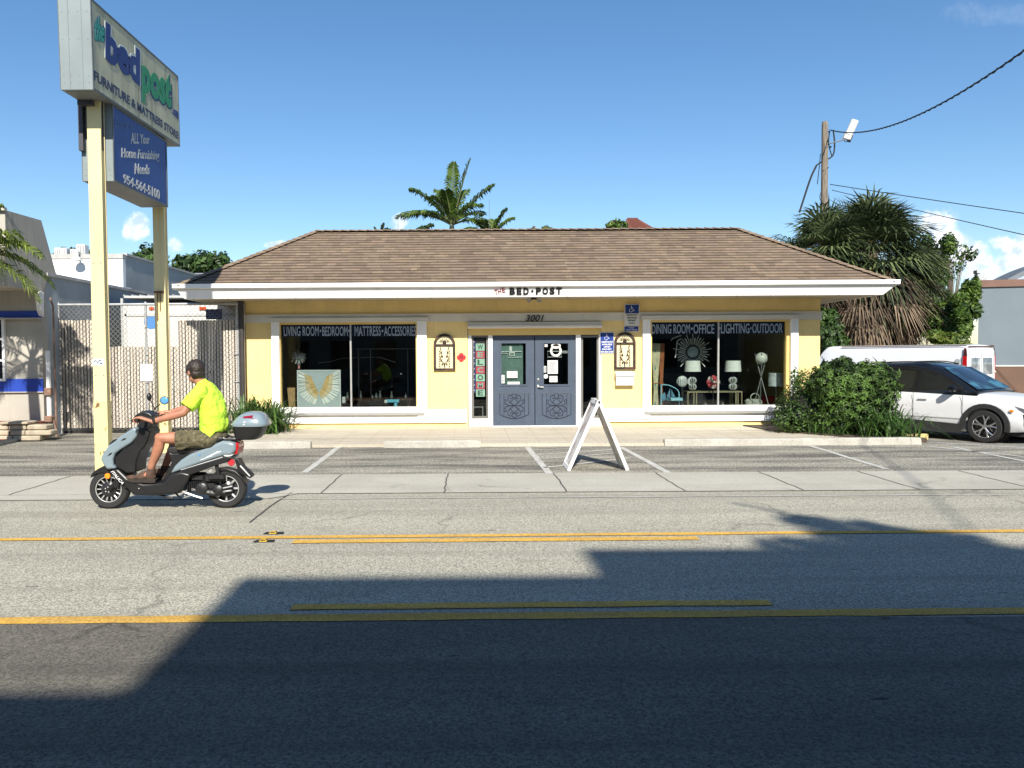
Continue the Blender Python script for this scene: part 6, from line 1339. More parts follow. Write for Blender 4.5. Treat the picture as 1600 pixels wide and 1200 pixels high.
# ================================================================== VEHICLES
carw = mat('white_car_paint', (.74, .745, .75), .25, .01, 2, coat=.7)
blk_gl = mat('gloss_black', (.008, .009, .011), .12, .1, 2, coat=.5)
clad = mat('black_cladding', (.022, .022, .023), .65, .15, 8)
cglass = mat('car_glass', (.008, .012, .014), .03, .1, 2, coat=1, spec=.8)
tyre = mat('tyre', (.018, .018, .018), .85, .15, 20, bump=.2)
rimg = mat('machined_rim', (.55, .55, .56), .25, .05, 6, metal=.85)
rimb = mat('dark_rim_paint', (.02, .02, .022), .3, .05, 6)
redl = mat('red_lens', (.42, .01, .012), .15, .1, 8, coat=.6)
seam = mat('panel_gap', (.05, .05, .055), .7)
def wheel(parent, x, y, r, w, side, spokes=5):
    W = MB(); MM = Matrix.Translation((x, y, r)) @ Matrix.Rotation(rad(90)*(-side), 4, 'X')   # local z -> outward
    hw = w/2
    W.lathe([(r*.66, -hw), (r*.93, -hw), (r, -hw*.75), (r, hw*.75), (r*.93, hw), (r*.70, hw), (r*.68, hw*.7)], n=40, M_=MM, cap=False); wh = W.build('wheel', tyre, parent, smooth=True, local=True)
    m = MB(); m.lathe([(r*.705, hw*.2), (r*.705, hw*.93), (r*.665, hw*.9), (r*.65, hw*.3), (0.001, hw*.2)], n=40, M_=MM)
    m.cur = 1
    for k in range(spokes):
        a = 2*math.pi*k/spokes+.2
        for da in (-.16, .16):
            p = [(r*.10*math.cos(a), r*.10*math.sin(a), hw*.82), (r*.40*math.cos(a+da*.7), r*.40*math.sin(a+da*.7), hw*.85), (r*.68*math.cos(a+da*1.5), r*.68*math.sin(a+da*1.5), hw*.88)]
            m.tube([MM @ Vector(v) for v in p], [r*.05, r*.042, r*.05], 5)
    m.torus(MM @ Vector((0, 0, hw*.88)), r*.675, r*.022, 'Y', 40, 6)
    m.lathe([(r*.14, hw*.7), (r*.13, hw*.93), (0.001, hw*.95)], n=16, M_=MM); m.build('rim', [rimb, rimg], wh, local=True)
    return wh
def carve(o, cuts):
    for c in cuts:
        b = o.modifiers.new('b', 'BOOLEAN'); b.operation = 'DIFFERENCE'; b.object = c; b.solver = 'EXACT'
    bpy.context.view_layer.update(); dg = bpy.context.evaluated_depsgraph_get(); me = bpy.data.meshes.new_from_object(o.evaluated_get(dg))
    o.modifiers.clear(); old = o.data; o.data = me
    me.polygons.foreach_set('use_smooth', [True]*len(me.polygons)); me.set_sharp_from_angle(angle=rad(35))
    for c in cuts: bpy.data.objects.remove(c)
def interp(tab, x):
    for (x0, *a), (x1, *b) in zip(tab, tab[1:]):
        if x <= x1:
            t = (x-x0)/(x1-x0); t = max(0, min(1, t)); return [p+(q-p)*t for p, q in zip(a, b)]
    return list(tab[-1][1:])
# --- white crossover
hdg = rad(-57); R3 = Matrix.Rotation(hdg, 4, 'Z'); wf = F(1541, 689, 15.7); org = wf - (R3 @ Vector((1.35, -.80, 0)))
suv = thing('parked_crossover', 'white crossover car with black roof parked nose out beside the shop', 'car', (org.x, org.y, -.208), hdg)
tab = [(-2.2, .45, .80, .62), (-2.15, .30, 1.02, .80), (-1.9, .24, 1.06, .87), (-1.3, .22, 1.055, .90), (0, .20, 1.03, .90), (1.0, .20, 1.0, .90), (1.25, .22, .985, .90), (1.7, .24, .94, .89), (2.0, .26, .86, .84), (2.15, .32, .76, .76), (2.22, .40, .66, .64)]
rings = []
for i in range(45):
    x = -2.2+4.42*i/44; zb, zs, w = interp(tab, x); half = [(0, zb), (w*.9, zb), (w*.97, zb+.10), (w, .52), (w*.985, .70), (w*.995, .80), (w*.955, zs-.06), (w*.86, zs-.005), (w*.5, zs+.02), (0, zs+.03)]
    if zs < .85: half = [(0, zb), (w*.9, zb), (w*.97, zb+.05), (w, min(.5, zs-.1)), (w*.99, zs*.82), (w*.98, zs*.9), (w*.95, zs-.03), (w*.86, zs-.005), (w*.5, zs+.01), (0, zs+.012)]
    rings.append([Vector((x, -a, b)) for a, b in half]+[Vector((x, a, b)) for a, b in half[-2:0:-1]])
m = MB(); m.loft(rings); body = m.build('body', carw, suv, smooth=True, local=True)
cuts = []
for wx in (1.35, -1.31):
    for s in (-1, 1):
        c = MB(); c.lathe([(.395, -.2), (.395, .2)], n=36, M_=Matrix.Translation((wx, s*.82, .34)) @ Matrix.Rotation(rad(90), 4, 'X')); o = c.build('cut', carw); o.parent = suv; cuts.append(o)
carve(body, cuts)
for wx in (1.35, -1.31):
    for s in (-1, 1): wheel(suv, wx, s*.80, .335, .21, s)
for wx in (1.35, -1.31):
    for s in (-1, 1):
        m = MB()
        for k in range(16):
            a0, a1 = rad(-12+204*k/16), rad(-12+204*(k+1)/16); q = []
            for a, rr_ in ((a0, .375), (a1, .375), (a1, .465), (a0, .465)): q.append((wx+rr_*math.cos(a), .34+rr_*math.sin(a)))
            yo = s*.875 if wx < 0 else s*.872
            m.prism(q, .045*s, 'XZ', yo-.0)
        m.lathe([(.38, -.01), (.38, .01)], n=24, M_=Matrix.Translation((wx, s*.60, .34)) @ Matrix.Rotation(rad(90), 4, 'X'))
        m.build('wheel_arch_cladding', clad, suv, local=True)
m = MB()
for s in (-1, 1): m.prism([(-.86, .17), (.90, .17), (.90, .33), (.86, .36), (-.86, .42)], .05*s, 'XZ', s*.872)
m.box(-1.9, 2.0, -.7, .7, .16, .24); m.prism([(1.95, .2), (2.2, .3), (2.26, .42), (2.2, .46), (1.8, .30)], 1.2, 'XZ', -.6); m.build('sill_cladding', clad, suv, local=True)
# greenhouse
gt = [(-2.06, 1.03, 1.06), (-1.72, 1.03, 1.50), (-1.0, 1.03, 1.60), (-.1, 1.03, 1.63), (.25, 1.03, 1.58), (.45, 1.0, 1.50), (.75, 1.0, 1.32), (1.12, .98, 1.08), (1.2, .97, 1.02)]
rings = []
for i in range(28):
    x = -2.05+3.24*i/27; zb, zt = interp(gt, x); zb = .97; k = (zt-1.0)/.62; wt = .83-.19*k
    half = [(0, zb), (.845, zb), (.845-.0, 1.02)]+[(.845+(wt-.845)*q, 1.02+(zt-.05-1.02)*q) for q in (.35, .7, 1)]+[(wt-.05, zt-.012), (wt*.55, zt+.012), (0, zt+.02)]
    rings.append([Vector((x, -a, b)) for a, b in half]+[Vector((x, a, b)) for a, b in half[-2:0:-1]])
m = MB(); m.loft(rings); m.build('roof', blk_gl, suv, smooth=True, local=True)
def side_pane(poly, s, k=0):
    out = []
    for (x, z) in poly:
        zt = interp(gt, x)[1]; wt = .83-.19*(zt-1.0)/.62; q = max(0, (z-1.02)/max(.05, zt-.07-1.02)); out.append(Vector((x, s*(.845+(wt-.845)*min(1, q)+.006), z)))
    return out
for s in (-1, 1):
    for poly, nm in (([(-.02, 1.065), (-.02, 1.50), (.30, 1.44), (.80, 1.10), (.78, 1.06)], 'door_window'), ([(-.98, 1.085), (-.98, 1.50), (-.12, 1.52), (-.12, 1.07)], 'door_window'), ([(-1.65, 1.15), (-1.5, 1.40), (-1.12, 1.46), (-1.12, 1.10)], 'quarter_window')):
        m = MB(); m._add(side_pane(poly, s), [list(range(len(poly)))]); m.build(nm, cglass, suv, local=True)
m = MB(); a = [(.40, 1.52, .60), (1.14, 1.07, .76)]
m._add([Vector((x+.012, sy*w, z+.015)) for x, z, w in a for sy in (-1, 1)]+[], [[0, 1, 3, 2]]); 
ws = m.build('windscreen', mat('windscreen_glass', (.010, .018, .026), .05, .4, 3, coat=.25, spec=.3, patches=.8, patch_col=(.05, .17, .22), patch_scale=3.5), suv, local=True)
m = MB()
for s in (-1, 1):
    y = s*.902
    for x in (-.07, .93): m.box(x-.004, x+.004, min(y, y+.003*s), max(y, y+.003*s), .40, 1.0)
    m.box(-1.0, .93, min(s*.902, s*.904), max(s*.902, s*.904), .465, .473)
m.build('door_gap', seam, suv, local=True)
m = MB()
for s in (-1, 1):
    for x in (.02, -.92): m.bbox((x+.12, s*.915, .86), (.20, .025, .035), bev=.01)
m.build('door_handle', carw, suv, local=True)
for s in (-1, 1):
    m = MB(); m.bbox((.78, s*.98, 1.10), (.14, .20, .13), bev=.03); m.tube([(.80, s*.86, 1.04), (.78, s*.95, 1.07)], .025, 6); m.build('wing_mirror', blk_gl, suv, smooth=True, local=True)
    m = MB(); m.prism([(1.80, .80), (2.14, .705), (2.20, .67), (2.14, .665), (1.95, .73)], .03*s, 'XZ', s*.80 if False else s*.825); h = m.build('headlight', mat('headlight_lens', (.25, .26, .28), .08, .4, 12, coat=.6), suv, local=True)
    m = MB(); m.prism([(2.00, .62), (2.13, .60), (2.12, .44), (2.04, .40)], .04*s, 'XZ', s*.79); m.build('fog_light', clad, suv, local=True)
    m = MB(); m.bbox((1.83, s*.888, .68), (.07, .02, .05), bev=.006); m.build('side_marker', mat('amber_lens', (.75, .25, .02), .2), suv, local=True)
    m = MB(); m.prism([(-2.12, .85), (-1.85, .90), (-1.88, .98), (-2.12, .98)], .03*s, 'XZ', s*.84); m.build('tail_light', redl, suv, local=True)
m = MB(); m.box(2.16, 2.235, -.55, .55, .58, .64); m.box(2.14, 2.24, -.5, .5, .36, .5); m.build('grille', clad, suv, local=True)
m = MB(); m.tube([(-1.35, 0, 1.60), (-1.45, 0, 1.72), (-1.5, 0, 1.76)], [.02, .006, .004], 6); m.build('aerial', blk_gl, suv, local=True)
for s in (-1, 1):
    m = MB(); m.tube(spline([(-1.6, s*.62, 1.52), (-1.45, s*.61, 1.60), (-.3, s*.61, 1.655), (.15, s*.62, 1.60)], 5), .014, 6); m.build('roof_rail', blk_gl, suv, local=True)
# --- white van
ph = rad(124); RV = Matrix.Rotation(ph, 4, 'Z'); corner = F(1510, 600, 24.0); corner.z = -.21; org = corner-(RV @ Vector((-2.8, 1.0, 0)))
VH = 2.10
van = thing('cargo_van', 'white cargo van parked with its rear doors towards the street', 'van', (org.x, org.y, -.21), ph)
tab = [(-2.8, VH-.12, .97), (-2.74, VH-.03, 1.0), (-2.5, VH, 1.0), (1.75, VH, 1.0), (1.95, VH-.05, .99), (2.1, VH-.22, .98), (2.38, 1.32, .98), (2.46, 1.2, .98), (2.76, 1.02, .93), (2.8, .85, .88)]
rings = []
for i in range(57):
    x = -2.8+5.6*i/56; zt, w = interp(tab, x); rw_ = w if zt < 1.3 else w*.93
    half = [(0, .3), (w*.95, .3), (w, .42), (w, .95), (w*.995, 1.1), (rw_+(w-rw_)*.35, zt-.25 if zt > 1.4 else zt-.08), (rw_, zt-.07 if zt > 1.4 else zt-.04), (rw_-.07, zt-.01), (rw_*.5, zt+.015), (0, zt+.02)]
    rings.append([Vector((x, -a, b)) for a, b in half]+[Vector((x, a, b)) for a, b in half[-2:0:-1]])
m = MB(); m.loft(rings); body = m.build('body', carw, van, smooth=True, local=True); cuts = []
for wx in (2.0, -1.45):
    for s in (-1, 1):
        c = MB(); c.lathe([(.40, -.2), (.40, .2)], n=30, M_=Matrix.Translation((wx, s*.92, .36)) @ Matrix.Rotation(rad(90), 4, 'X')); o = c.build('cut', carw); o.parent = van; cuts.append(o)
carve(body, cuts)
for wx in (2.0, -1.45):
    for s in (-1, 1): wheel(van, wx, s*.88, .35, .22, s, 8)
rust = mat('drip_rail_brown', (.10, .05, .04), .7)
m = MB()
for s in (-1, 1): m.tube([(-2.76, s*.95, VH-.03), (1.3, s*.955, VH-.03)], .018, 6)
m.tube([(-2.80, -.88, VH-.06), (-2.80, .88, VH-.06)], .02, 6); m.build('drip_rail', rust, van, local=True)
for s in (-1, 1):
    m = MB(); y = s*.995; P_ = [(1.2, 1.20), (1.2, 1.80), (1.92, 1.80), (2.2, 1.24), (2.16, 1.20)]
    m._add([Vector((x, s*(1.003-.07*max(0, (z-1.1)/.75)), z)) for x, z in P_], [list(range(5))]); m.build('door_window', cglass, van, local=True)
    m = MB(); m.bbox((2.15, s*1.1, 1.28), (.10, .18, .24), bev=.03); m.build('wing_mirror', clad, van, smooth=True, local=True)
    m = MB(); m.prism([(-2.80, .98), (-2.795, 1.74), (-2.69, 1.74), (-2.67, .98)], .045*s, 'XZ', s*.972);  tl = m.build('tail_light', [redl], van, local=True); m = MB(); m.prism([(-2.80, 1.742), (-2.77, 1.99), (-2.72, 1.99), (-2.69, 1.742)], .035*s, 'XZ', s*.965); m.build('corner_trim', mat('dark_maroon_trim', (.06, .012, .01), .4), tl, local=True)
    m = MB(); m.box(-2.815, -2.665, min(s*.89, s*1.022), max(s*.89, s*1.022), 1.19, 1.25); m.build('reverse_lamp', mat('clear_lens', (.6, .55, .5), .2), tl, local=True)
    m = MB(); m.bbox((-2.45, s*.993, 1.40), (.10, .012, .50), Matrix.Identity(4), .03) if False else m.prism([(-2.58, 1.18), (-2.60, 1.62), (-2.50, 1.66), (-2.46, 1.60), (-2.48, 1.18)], .012*s, 'XZ', s*.985); m.build('side_vent', mat('grey_reflector', (.35, .38, .38), .3), van, local=True)
m = MB()
for s in (-1, 1):
    yo = s*1.0015
    for x in (1.1, 2.28, -.4): m.box(x-.006, x+.006, min(yo, yo+.003*s), max(yo, yo+.003*s), .45, 1.2)
m.box(-2.806, -2.80, -.005, .005, .45, VH-.12); m.box(-2.806, -2.80, -.86, -.85, .45, VH-.12); m.box(-2.806, -2.80, .85, .86, .45, VH-.12); m.build('door_gap', seam, van, local=True)
for s in (-1, 1):
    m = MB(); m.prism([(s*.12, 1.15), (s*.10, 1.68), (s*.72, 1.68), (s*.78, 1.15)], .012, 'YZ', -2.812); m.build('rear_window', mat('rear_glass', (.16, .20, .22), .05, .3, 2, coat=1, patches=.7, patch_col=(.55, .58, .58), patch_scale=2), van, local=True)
m = MB(); m.bbox((-2.86, 0, .5), (.14, 1.9, .16), bev=.02); m.build('bumper', clad, van, local=True)
m = MB(); m.box(-2.815, -2.803, -.68, -.36, .86, 1.06); m.cur = 1; m.box(-2.819, -2.8155, -.60, -.46, .91, 1.01); m.build('number_plate', [clad, paper], van, local=True)
m = MB(); m._add([Vector((2.02, -.80, VH-.10)), Vector((2.02, .80, VH-.10)), Vector((2.42, .86, 1.30)), Vector((2.42, -.86, 1.30))], [[0, 1, 2, 3]]); m.build('windscreen', cglass, van, local=True)
m = MB(); m.tube([(.9, .9, VH), (1.6, .93, VH+.0)], .0, 3) if False else m.tube([(1.9, .93, 1.25), (2.05, .95, 1.75)], .006, 5); m.build('aerial', blk_gl, van, local=True)

# ================================================================== SCOOTER
SY = 8.33; gx = (G(168, 795).x+G(355, 794).x)/2
def S(zx, zy, y=0.0):                        # traced silhouette, turned into metres at the scooter's own distance
    p = F(120+zx/4.571, 550+zy/4.571, SY-.06); return Vector((p.x-gx, y, p.z))
sco = thing('motor_scooter', 'grey blue motor scooter with black trim and top box riding left on the road', 'scooter', (gx, SY, 0.006))
sg = mat('grey_blue_paint', (.19, .245, .275), .25, .04, 3, coat=.6)
sblk = mat('scooter_black', (.012, .012, .013), .38, .2, 6)
def panel(name, pts, w, mt, bev=.02, parent=None, y=0.0, taper=1.0):
    m = MB(); P_ = [S(a, b) for a, b in pts]; n = len(P_); vs = []
    for yy in (-w/2, w/2): vs += [(p.x, yy+y, p.z) for p in P_]
    m._add(vs, [list(range(n)), list(range(2*n-1, n-1, -1))]+[[i, i+n, (i+1) % n+n, (i+1) % n] for i in range(n)])
    o = m.build(name, mt, parent or sco, smooth=True, local=True); b = o.modifiers.new('bevel', 'BEVEL'); b.width = bev; b.segments = 3; b.limit_method = 'ANGLE'; b.angle_limit = rad(50); return o
panel('front_shield', [(203, 765), (214, 728), (258, 662), (330, 606), (420, 545), (442, 533), (460, 560), (456, 600), (420, 645), (350, 688), (305, 720), (290, 760), (290, 800), (312, 826), (246, 834), (222, 800)], .34, sg, .035)
m = MB()
for a in (((265, 655), (300, 628), (322, 618)), ((345, 632), (372, 618), (392, 612)), ((250, 742), (275, 722), (292, 712))):
    pts = [S(*p, -.166) for p in a]; m.tube(pts, [.004, .011, .003], 6)
m.build('shield_slot', sblk, sco, local=True)
panel('leg_shield', [(440, 560), (520, 530), (545, 575), (525, 640), (500, 685), (474, 705), (445, 790), (442, 858), (380, 862), (300, 812), (292, 750), (350, 695), (425, 645)], .30, sblk, .02)
panel('floorboard', [(268, 835), (320, 828), (385, 893), (500, 935), (640, 926), (692, 862), (770, 850), (835, 868), (805, 935), (750, 1003), (560, 1022), (425, 1016), (372, 958)], .30, sblk, .025)
panel('under_seat_panel', [(655, 700), (690, 722), (775, 720), (900, 690), (920, 760), (740, 830), (692, 865), (642, 928), (632, 915), (655, 850), (690, 790), (675, 740)], .24, sblk, .02)
panel('side_panel', [(683, 868), (720, 808), (762, 768), (830, 724), (920, 690), (1058, 632), (1112, 638), (1150, 650), (1148, 700), (1120, 735), (1070, 736), (900, 792), (780, 835)], .30, sg, .03)
panel('tail_trim', [(688, 874), (780, 838), (1075, 742), (1130, 744), (1092, 782), (980, 818), (830, 875), (740, 892)], .285, sblk, .012)
m = MB(); pts = [S(a, b, -.146) for a, b in ((765, 838), (900, 797), (1060, 748))]; m.tube(pts, .0035, 4); m.build('chrome_strip', mat('chrome', (.6, .6, .62)), sco, local=True)
m = MB(); c = S(897, 734, -.151); m.lathe([(.011, 0), (.009, .003)], M_=Matrix.Translation(c) @ Matrix.Rotation(rad(90), 4, 'X'), n=14); m.build('round_badge', mat('mid_blue', (.05, .22, .55)), sco, local=True)
m = MB()
for (a, b, w) in (((945, 752), (1000, 724), .006), ((1000, 726), (1030, 708), .008), ((905, 768), (990, 736), .004), ((1010, 722), (1050, 706), .005)): m.tube([S(*a, -.151), S(*b, -.151)], w, 5, sx=1)
m.build('silver_decal', mat('silver_decal', (.75, .76, .76), .25), sco, local=True)
panel('seat', [(655, 692), (672, 676), (720, 672), (800, 688), (880, 655), (960, 618), (1010, 602), (1050, 600), (1066, 622), (1000, 645), (900, 688), (790, 722), (700, 726), (665, 714)], .27, mat('seat_vinyl', (.018, .018, .019), .5, .15, 12), .03)
tl = panel('tail_light', [(1118, 652), (1158, 648), (1167, 680), (1152, 737), (1126, 722)], .22, redl, .012)
panel('turn_lens', [(1058, 736), (1118, 686), (1128, 738), (1085, 752)], .27, mat('clear_lens_white', (.6, .62, .6), .12, .3, 12, coat=.6), .008, tl)
m = MB(); m.tube(spline([S(1050, 612, -.11), S(1075, 622, -.11), S(1140, 622, -.10), S(1160, 632, -.06), S(1165, 634, 0), S(1160, 632, .06), S(1140, 622, .1), S(1075, 622, .11), S(1050, 612, .11)], 4), .013, 6); m.box(*[v for v in (S(1080, 0).x, S(1260, 0).x)], -.09, .09, S(0, 632).z, S(0, 624).z); m.build('luggage_rack', sblk, sco, local=True)
# top box
def ring_box(zs, ys, name, mt, parent):      # stacked rounded outlines (x range in traced pixels, z, half width)
    m = MB(); rings = []
    for (xa, xb, zy, hw) in zs:
        a, b = S(xa, zy), S(xb, zy); cx, rx = (a.x+b.x)/2, abs(b.x-a.x)/2; rings.append([Vector((cx+rx*math.copysign(abs(math.cos(t))**.55, math.cos(t)), hw*math.copysign(abs(math.sin(t))**.55, math.sin(t)), a.z)) for t in [2*math.pi*k/32 for k in range(32)]])
    m.loft(rings); return m.build(name, mt, parent, smooth=True, local=True)
tb = ring_box([(1150, 1280, 630, .10), (1135, 1300, 622, .13), (1125, 1325, 590, .155), (1118, 1342, 533, .175)], 0, 'top_box', sblk, sco)
ring_box([(1113, 1362, 532, .185), (1108, 1367, 525, .188), (1112, 1366, 512, .187), (1125, 1358, 492, .178), (1148, 1345, 468, .16), (1175, 1328, 448, .135), (1205, 1298, 434, .09), (1235, 1270, 430, .03)], 0, 'lid', sg, tb)
m = MB()
def onbox(zx, zy):                            # front surface of the lid
    z = S(0, zy).z; tabl = [(532, .185, 1113, 1362), (512, .187, 1112, 1366), (492, .178, 1125, 1358), (468, .16, 1148, 1345), (448, .135, 1175, 1328), (434, .09, 1205, 1298)]
    for (z0, h0, a0, b0), (z1, h1, a1, b1) in zip(tabl, tabl[1:]):
        if z1 <= zy <= z0:
            t = (z0-zy)/(z0-z1); h = h0+(h1-h0)*t; a, b = a0+(a1-a0)*t, b0+(b1-b0)*t; u = max(-1, min(1, (zx-(a+b)/2)/((b-a)/2))); return S(zx, zy, -(h*(1-abs(u)**3.2)**.32)-.004)
    return S(zx, zy, -.09)
top = [(1180, 468), (1215, 458), (1260, 452), (1300, 452), (1330, 458)]; bot = [(1185, 471), (1220, 471), (1262, 472), (1300, 478), (1345, 498)]
for i in range(4): m.quad(onbox(*bot[i]), onbox(*bot[i+1]), onbox(*top[i+1]), onbox(*top[i]))
m.build('red_reflector', mat('dark_red_reflector', (.20, .008, .02), .2, .2, 20, coat=.5), tb, local=True)
m = MB(); m.ball(S(1222, 500, -.186), (.011, .006, .014), 8); m.ball(S(1218, 517, -.19), (.010, .006, .010), 8); m.build('lock', mat('chrome', (.6, .6, .62)), tb, smooth=True, local=True)
# wheels
def swheel(zx, zy, front):
    c = S(zx, zy); r = .217; c.z = r-.004; W = MB(); MM = Matrix.Translation(c) @ Matrix.Rotation(rad(90), 4, 'X'); hw = .052
    W.lathe([(r*.62, -hw*.8), (r*.72, -hw), (r*.90, -hw), (r*.98, -hw*.6), (r, 0), (r*.98, hw*.6), (r*.90, hw), (r*.72, hw), (r*.62, hw*.8)], n=44, M_=MM, cap=False); w = W.build('wheel', tyre, sco, smooth=True, local=True)
    m = MB(); m.lathe([(r*.66, -hw*.85), (r*.655, hw*.85), (r*.60, hw*.8), (r*.59, -hw*.8)], n=40, M_=MM, cap=False); m.lathe([(r*.6, 0), (.001, 0)], n=30, M_=MM, cap=False); m.cur = 1
    m.torus(MM @ Vector((0, 0, hw*.86)), r*.635, .005, 'Y', 40, 5)
    for k in range(14 if front else 8):
        a = 2*math.pi*k/(14 if front else 8); p0 = MM @ Vector((r*.34*math.cos(a), r*.34*math.sin(a), hw*.5)); p1 = MM @ Vector((r*.62*math.cos(a), r*.62*math.sin(a), hw*.6)); m.tube([p0, p1], .007 if front else .011, 5)
    m.cur = 0; m.lathe([(r*.38, -hw*.6), (r*.38, hw*.75), (r*.25, hw), (0.001, hw)], n=24, M_=MM); m.build('rim', [rimb, mat('silver_rim', (.62, .62, .60), .3, .05, 5, metal=.5)], w, local=True)
    if front:
        m = MB()
        for k in range(5): a = 1.2*k+.3; m.ball(MM @ Vector((.028*math.cos(a), .028*math.sin(a), hw+.012)), .007, 6)
        m.build('hub', [mat('bright_bolt', (.65, .65, .64), .3)], w, local=True)
    return w
swheel(222, 980, True); swheel(1062, 978, False)
panel('front_mudguard', [(92, 906), (108, 868), (150, 838), (214, 806), (246, 832), (300, 880), (340, 925), (300, 905), (250, 880), (180, 868), (130, 880)], .135, sblk, .02)
m = MB(); m.tube([S(310, 880, -.075), S(285, 930, -.078), S(240, 985, -.078)], [.026, .026, .02], 8); m.tube([S(310, 880, .075), S(240, 985, .078)], [.026, .02], 8); m.bbox(tuple(S(292, 945, -.08)), (.06, .04, .09), bev=.012); m.build('fork', sblk, sco, smooth=True, local=True)
m = MB(); c = S(225, 888, -.07); m.lathe([(.031, 0), (.031, .012), (.027, .016), (.0, .017)], M_=Matrix.Translation(c) @ Matrix.Rotation(rad(90), 4, 'X'), n=20); m.build('amber_reflector', mat('amber_lens', (.75, .25, .02)), sco, local=True)
m = MB(); c = S(1113, 789, -.10); m.lathe([(.036, 0), (.036, .012), (.03, .018), (.0, .02)], M_=Matrix.Translation(c) @ Matrix.Rotation(rad(90), 4, 'X'), n=20); m.build('red_side_reflector', mat('bright_red_lens', (.62, .03, .04), .2), sco, local=True)
panel('rear_mudguard', [(985, 842), (1060, 832), (1130, 852), (1180, 895), (1212, 948), (1196, 940), (1165, 900), (1125, 872), (1060, 852), (1000, 862)], .13, sblk, .008)
panel('plate_holder', [(1125, 770), (1155, 768), (1185, 825), (1252, 890), (1238, 908), (1180, 880), (1150, 850)], .12, sblk, .008)
m = MB(); m._add([S(1165, 818, -.07), S(1235, 892, -.07), S(1240, 888, -.07), S(1172, 812, -.07), S(1165, 818, .07), S(1235, 892, .07), S(1240, 888, .07), S(1172, 812, .07)], [[0, 1, 2, 3], [4, 7, 6, 5], [3, 2, 6, 7], [0, 4, 5, 1], [1, 5, 6, 2], [0, 3, 7, 4]]); m.build('number_plate', paper, sco, local=True)
# engine block
en = thing if False else None
m = MB(); rr = random.Random(3)
m.bbox(tuple(S(900, 960)), (.30, .14, .12), Matrix.Identity(4), .03); m.bbox(tuple(S(990, 905, -.05)), (.22, .10, .09), Matrix.Identity(4), .02); m.bbox(tuple(S(1010, 990, -.04)), (.17, .12, .11), Matrix.Identity(4), .035)
m.bbox(tuple(S(860, 900, 0)), (.16, .14, .09), Matrix.Identity(4), .02)
for k in range(7): m.bbox(tuple(S(800+k*14, 965, -.02)), (.010, .17, .12), Matrix.Identity(4), .003)
m.tube([S(830, 985, -.09), S(1000, 1010, -.09), S(1070, 1000, -.08)], [.03, .035, .03], 8)
m.lathe([(.065, 0), (.065, .03), (.05, .04), (.0, .042)], M_=Matrix.Translation(S(905, 975, -.09)) @ Matrix.Rotation(rad(90), 4, 'X'), n=20); m.lathe([(.055, 0), (.055, .03), (.03, .045), (.0, .045)], M_=Matrix.Translation(S(1020, 985, -.09)) @ Matrix.Rotation(rad(90), 4, 'X'), n=20)
m.bbox(tuple(S(1010, 892, -.11)), (.17, .05, .055), Matrix.Rotation(0, 4, 'Y'), .012)
m.build('engine', mat('engine_black', (.016, .016, .017), .42, .5, 25, bump=.3), sco, smooth=True, local=True)
m = MB(); m.tube([S(750, 985, -.08), S(790, 1005, -.1), S(860, 1030, -.1), S(905, 1045, -.09)], .011, 6); m.tube([S(740, 1000, -.05), S(780, 1030, -.08)], .008, 5); m.ball(S(770, 1000, -.1), .018, 8); m.tube([S(1030, 1000, -.10), S(1110, 990, -.085)], .009, 5); m.tube([S(1040, 975, -.10), S(1115, 960, -.08)], .007, 5)
m.bbox(tuple(S(962, 850, -.10)), (.045, .02, .05), Matrix.Identity(4), .008); m.build('engine_fittings', mat('bright_alloy', (.55, .55, .53), .3, .2, 20, metal=.5), sco, local=True)
m = MB(); m.tube([S(1000, 780, -.09), S(1020, 880, -.10)], .022, 8); m.build('shock_absorber', sblk, sco, local=True)
m = MB(); m.tube([S(560, 1015, -.07), S(640, 1030, -.09), S(700, 1045, -.10)], .012, 6); m.tube([S(700, 1010, -.05), S(760, 1045, -.12)], .010, 6); m.build('stand', sblk, sco, local=True)
m = MB(); m.tube([S(820, 1000, .12), S(980, 985, .14), S(1110, 950, .15)], [.02, .05, .045], 10); m.build('exhaust', steel, sco, smooth=True, local=True)
# handlebar
panel('handlebar_cover', [(397, 492), (428, 452), (478, 424), (530, 438), (552, 458), (548, 520), (520, 560), (455, 560), (440, 530), (452, 508), (405, 508)], .20, sblk, .025)
m = MB(); m.ball(S(415, 480, 0), (.03, .075, .04), 12); m.build('headlight', mat('headlight_lens', (.25, .26, .28)), sco, smooth=True, local=True)
GN = S(508, 478, -.30); GF = S(500, 470, .30)
m = MB(); m.tube([GN+Vector((0, -.055, 0)), GN+Vector((0, .075, 0)), S(510, 470, -.08), S(510, 468, .08), GF+Vector((0, -.075, 0)), GF+Vector((0, .055, 0))], [.017, .017, .014, .014, .017, .017], 10); m.tube([GN+Vector((-.06, .08, .0)), GN+Vector((-.075, -.04, -.005))], .006, 5); m.tube([GF+Vector((-.06, -.08, .0)), GF+Vector((-.075, .04, -.005))], .006, 5); m.build('handlebar', blackm, sco, smooth=True, local=True)
for (st, hd, rx, rz, y, col, lab) in ((((505, 425), (490, 395), (470, 355)), (462, 332), .020, .040, .14, 0, 1), (((572, 440), (585, 405), (622, 372)), (652, 346), .044, .040, -.16, 1, 0)):
    m = MB(); m.tube(spline([S(*p, y) for p in st], 5), .006, 6); mi = m.build('mirror', sblk, sco, local=True)
    m = MB(); m.ball(S(*hd, y), (rx+.005, .014 if rx > .02 else .03, rz+.005), 18); m.build('mirror_housing', sblk, mi, smooth=True, local=True)
    if rx > .02: m = MB(); m.ball(S(hd[0]+3, hd[1], y-.010), (rx-.002, .010, rz-.002), 18); m.build('mirror_glass', mat('sky_reflection_blue', (.10, .30, .62), .12, .05, 3, coat=.5), mi, smooth=True, local=True)  # blue base colour paints the reflected sky into the glass
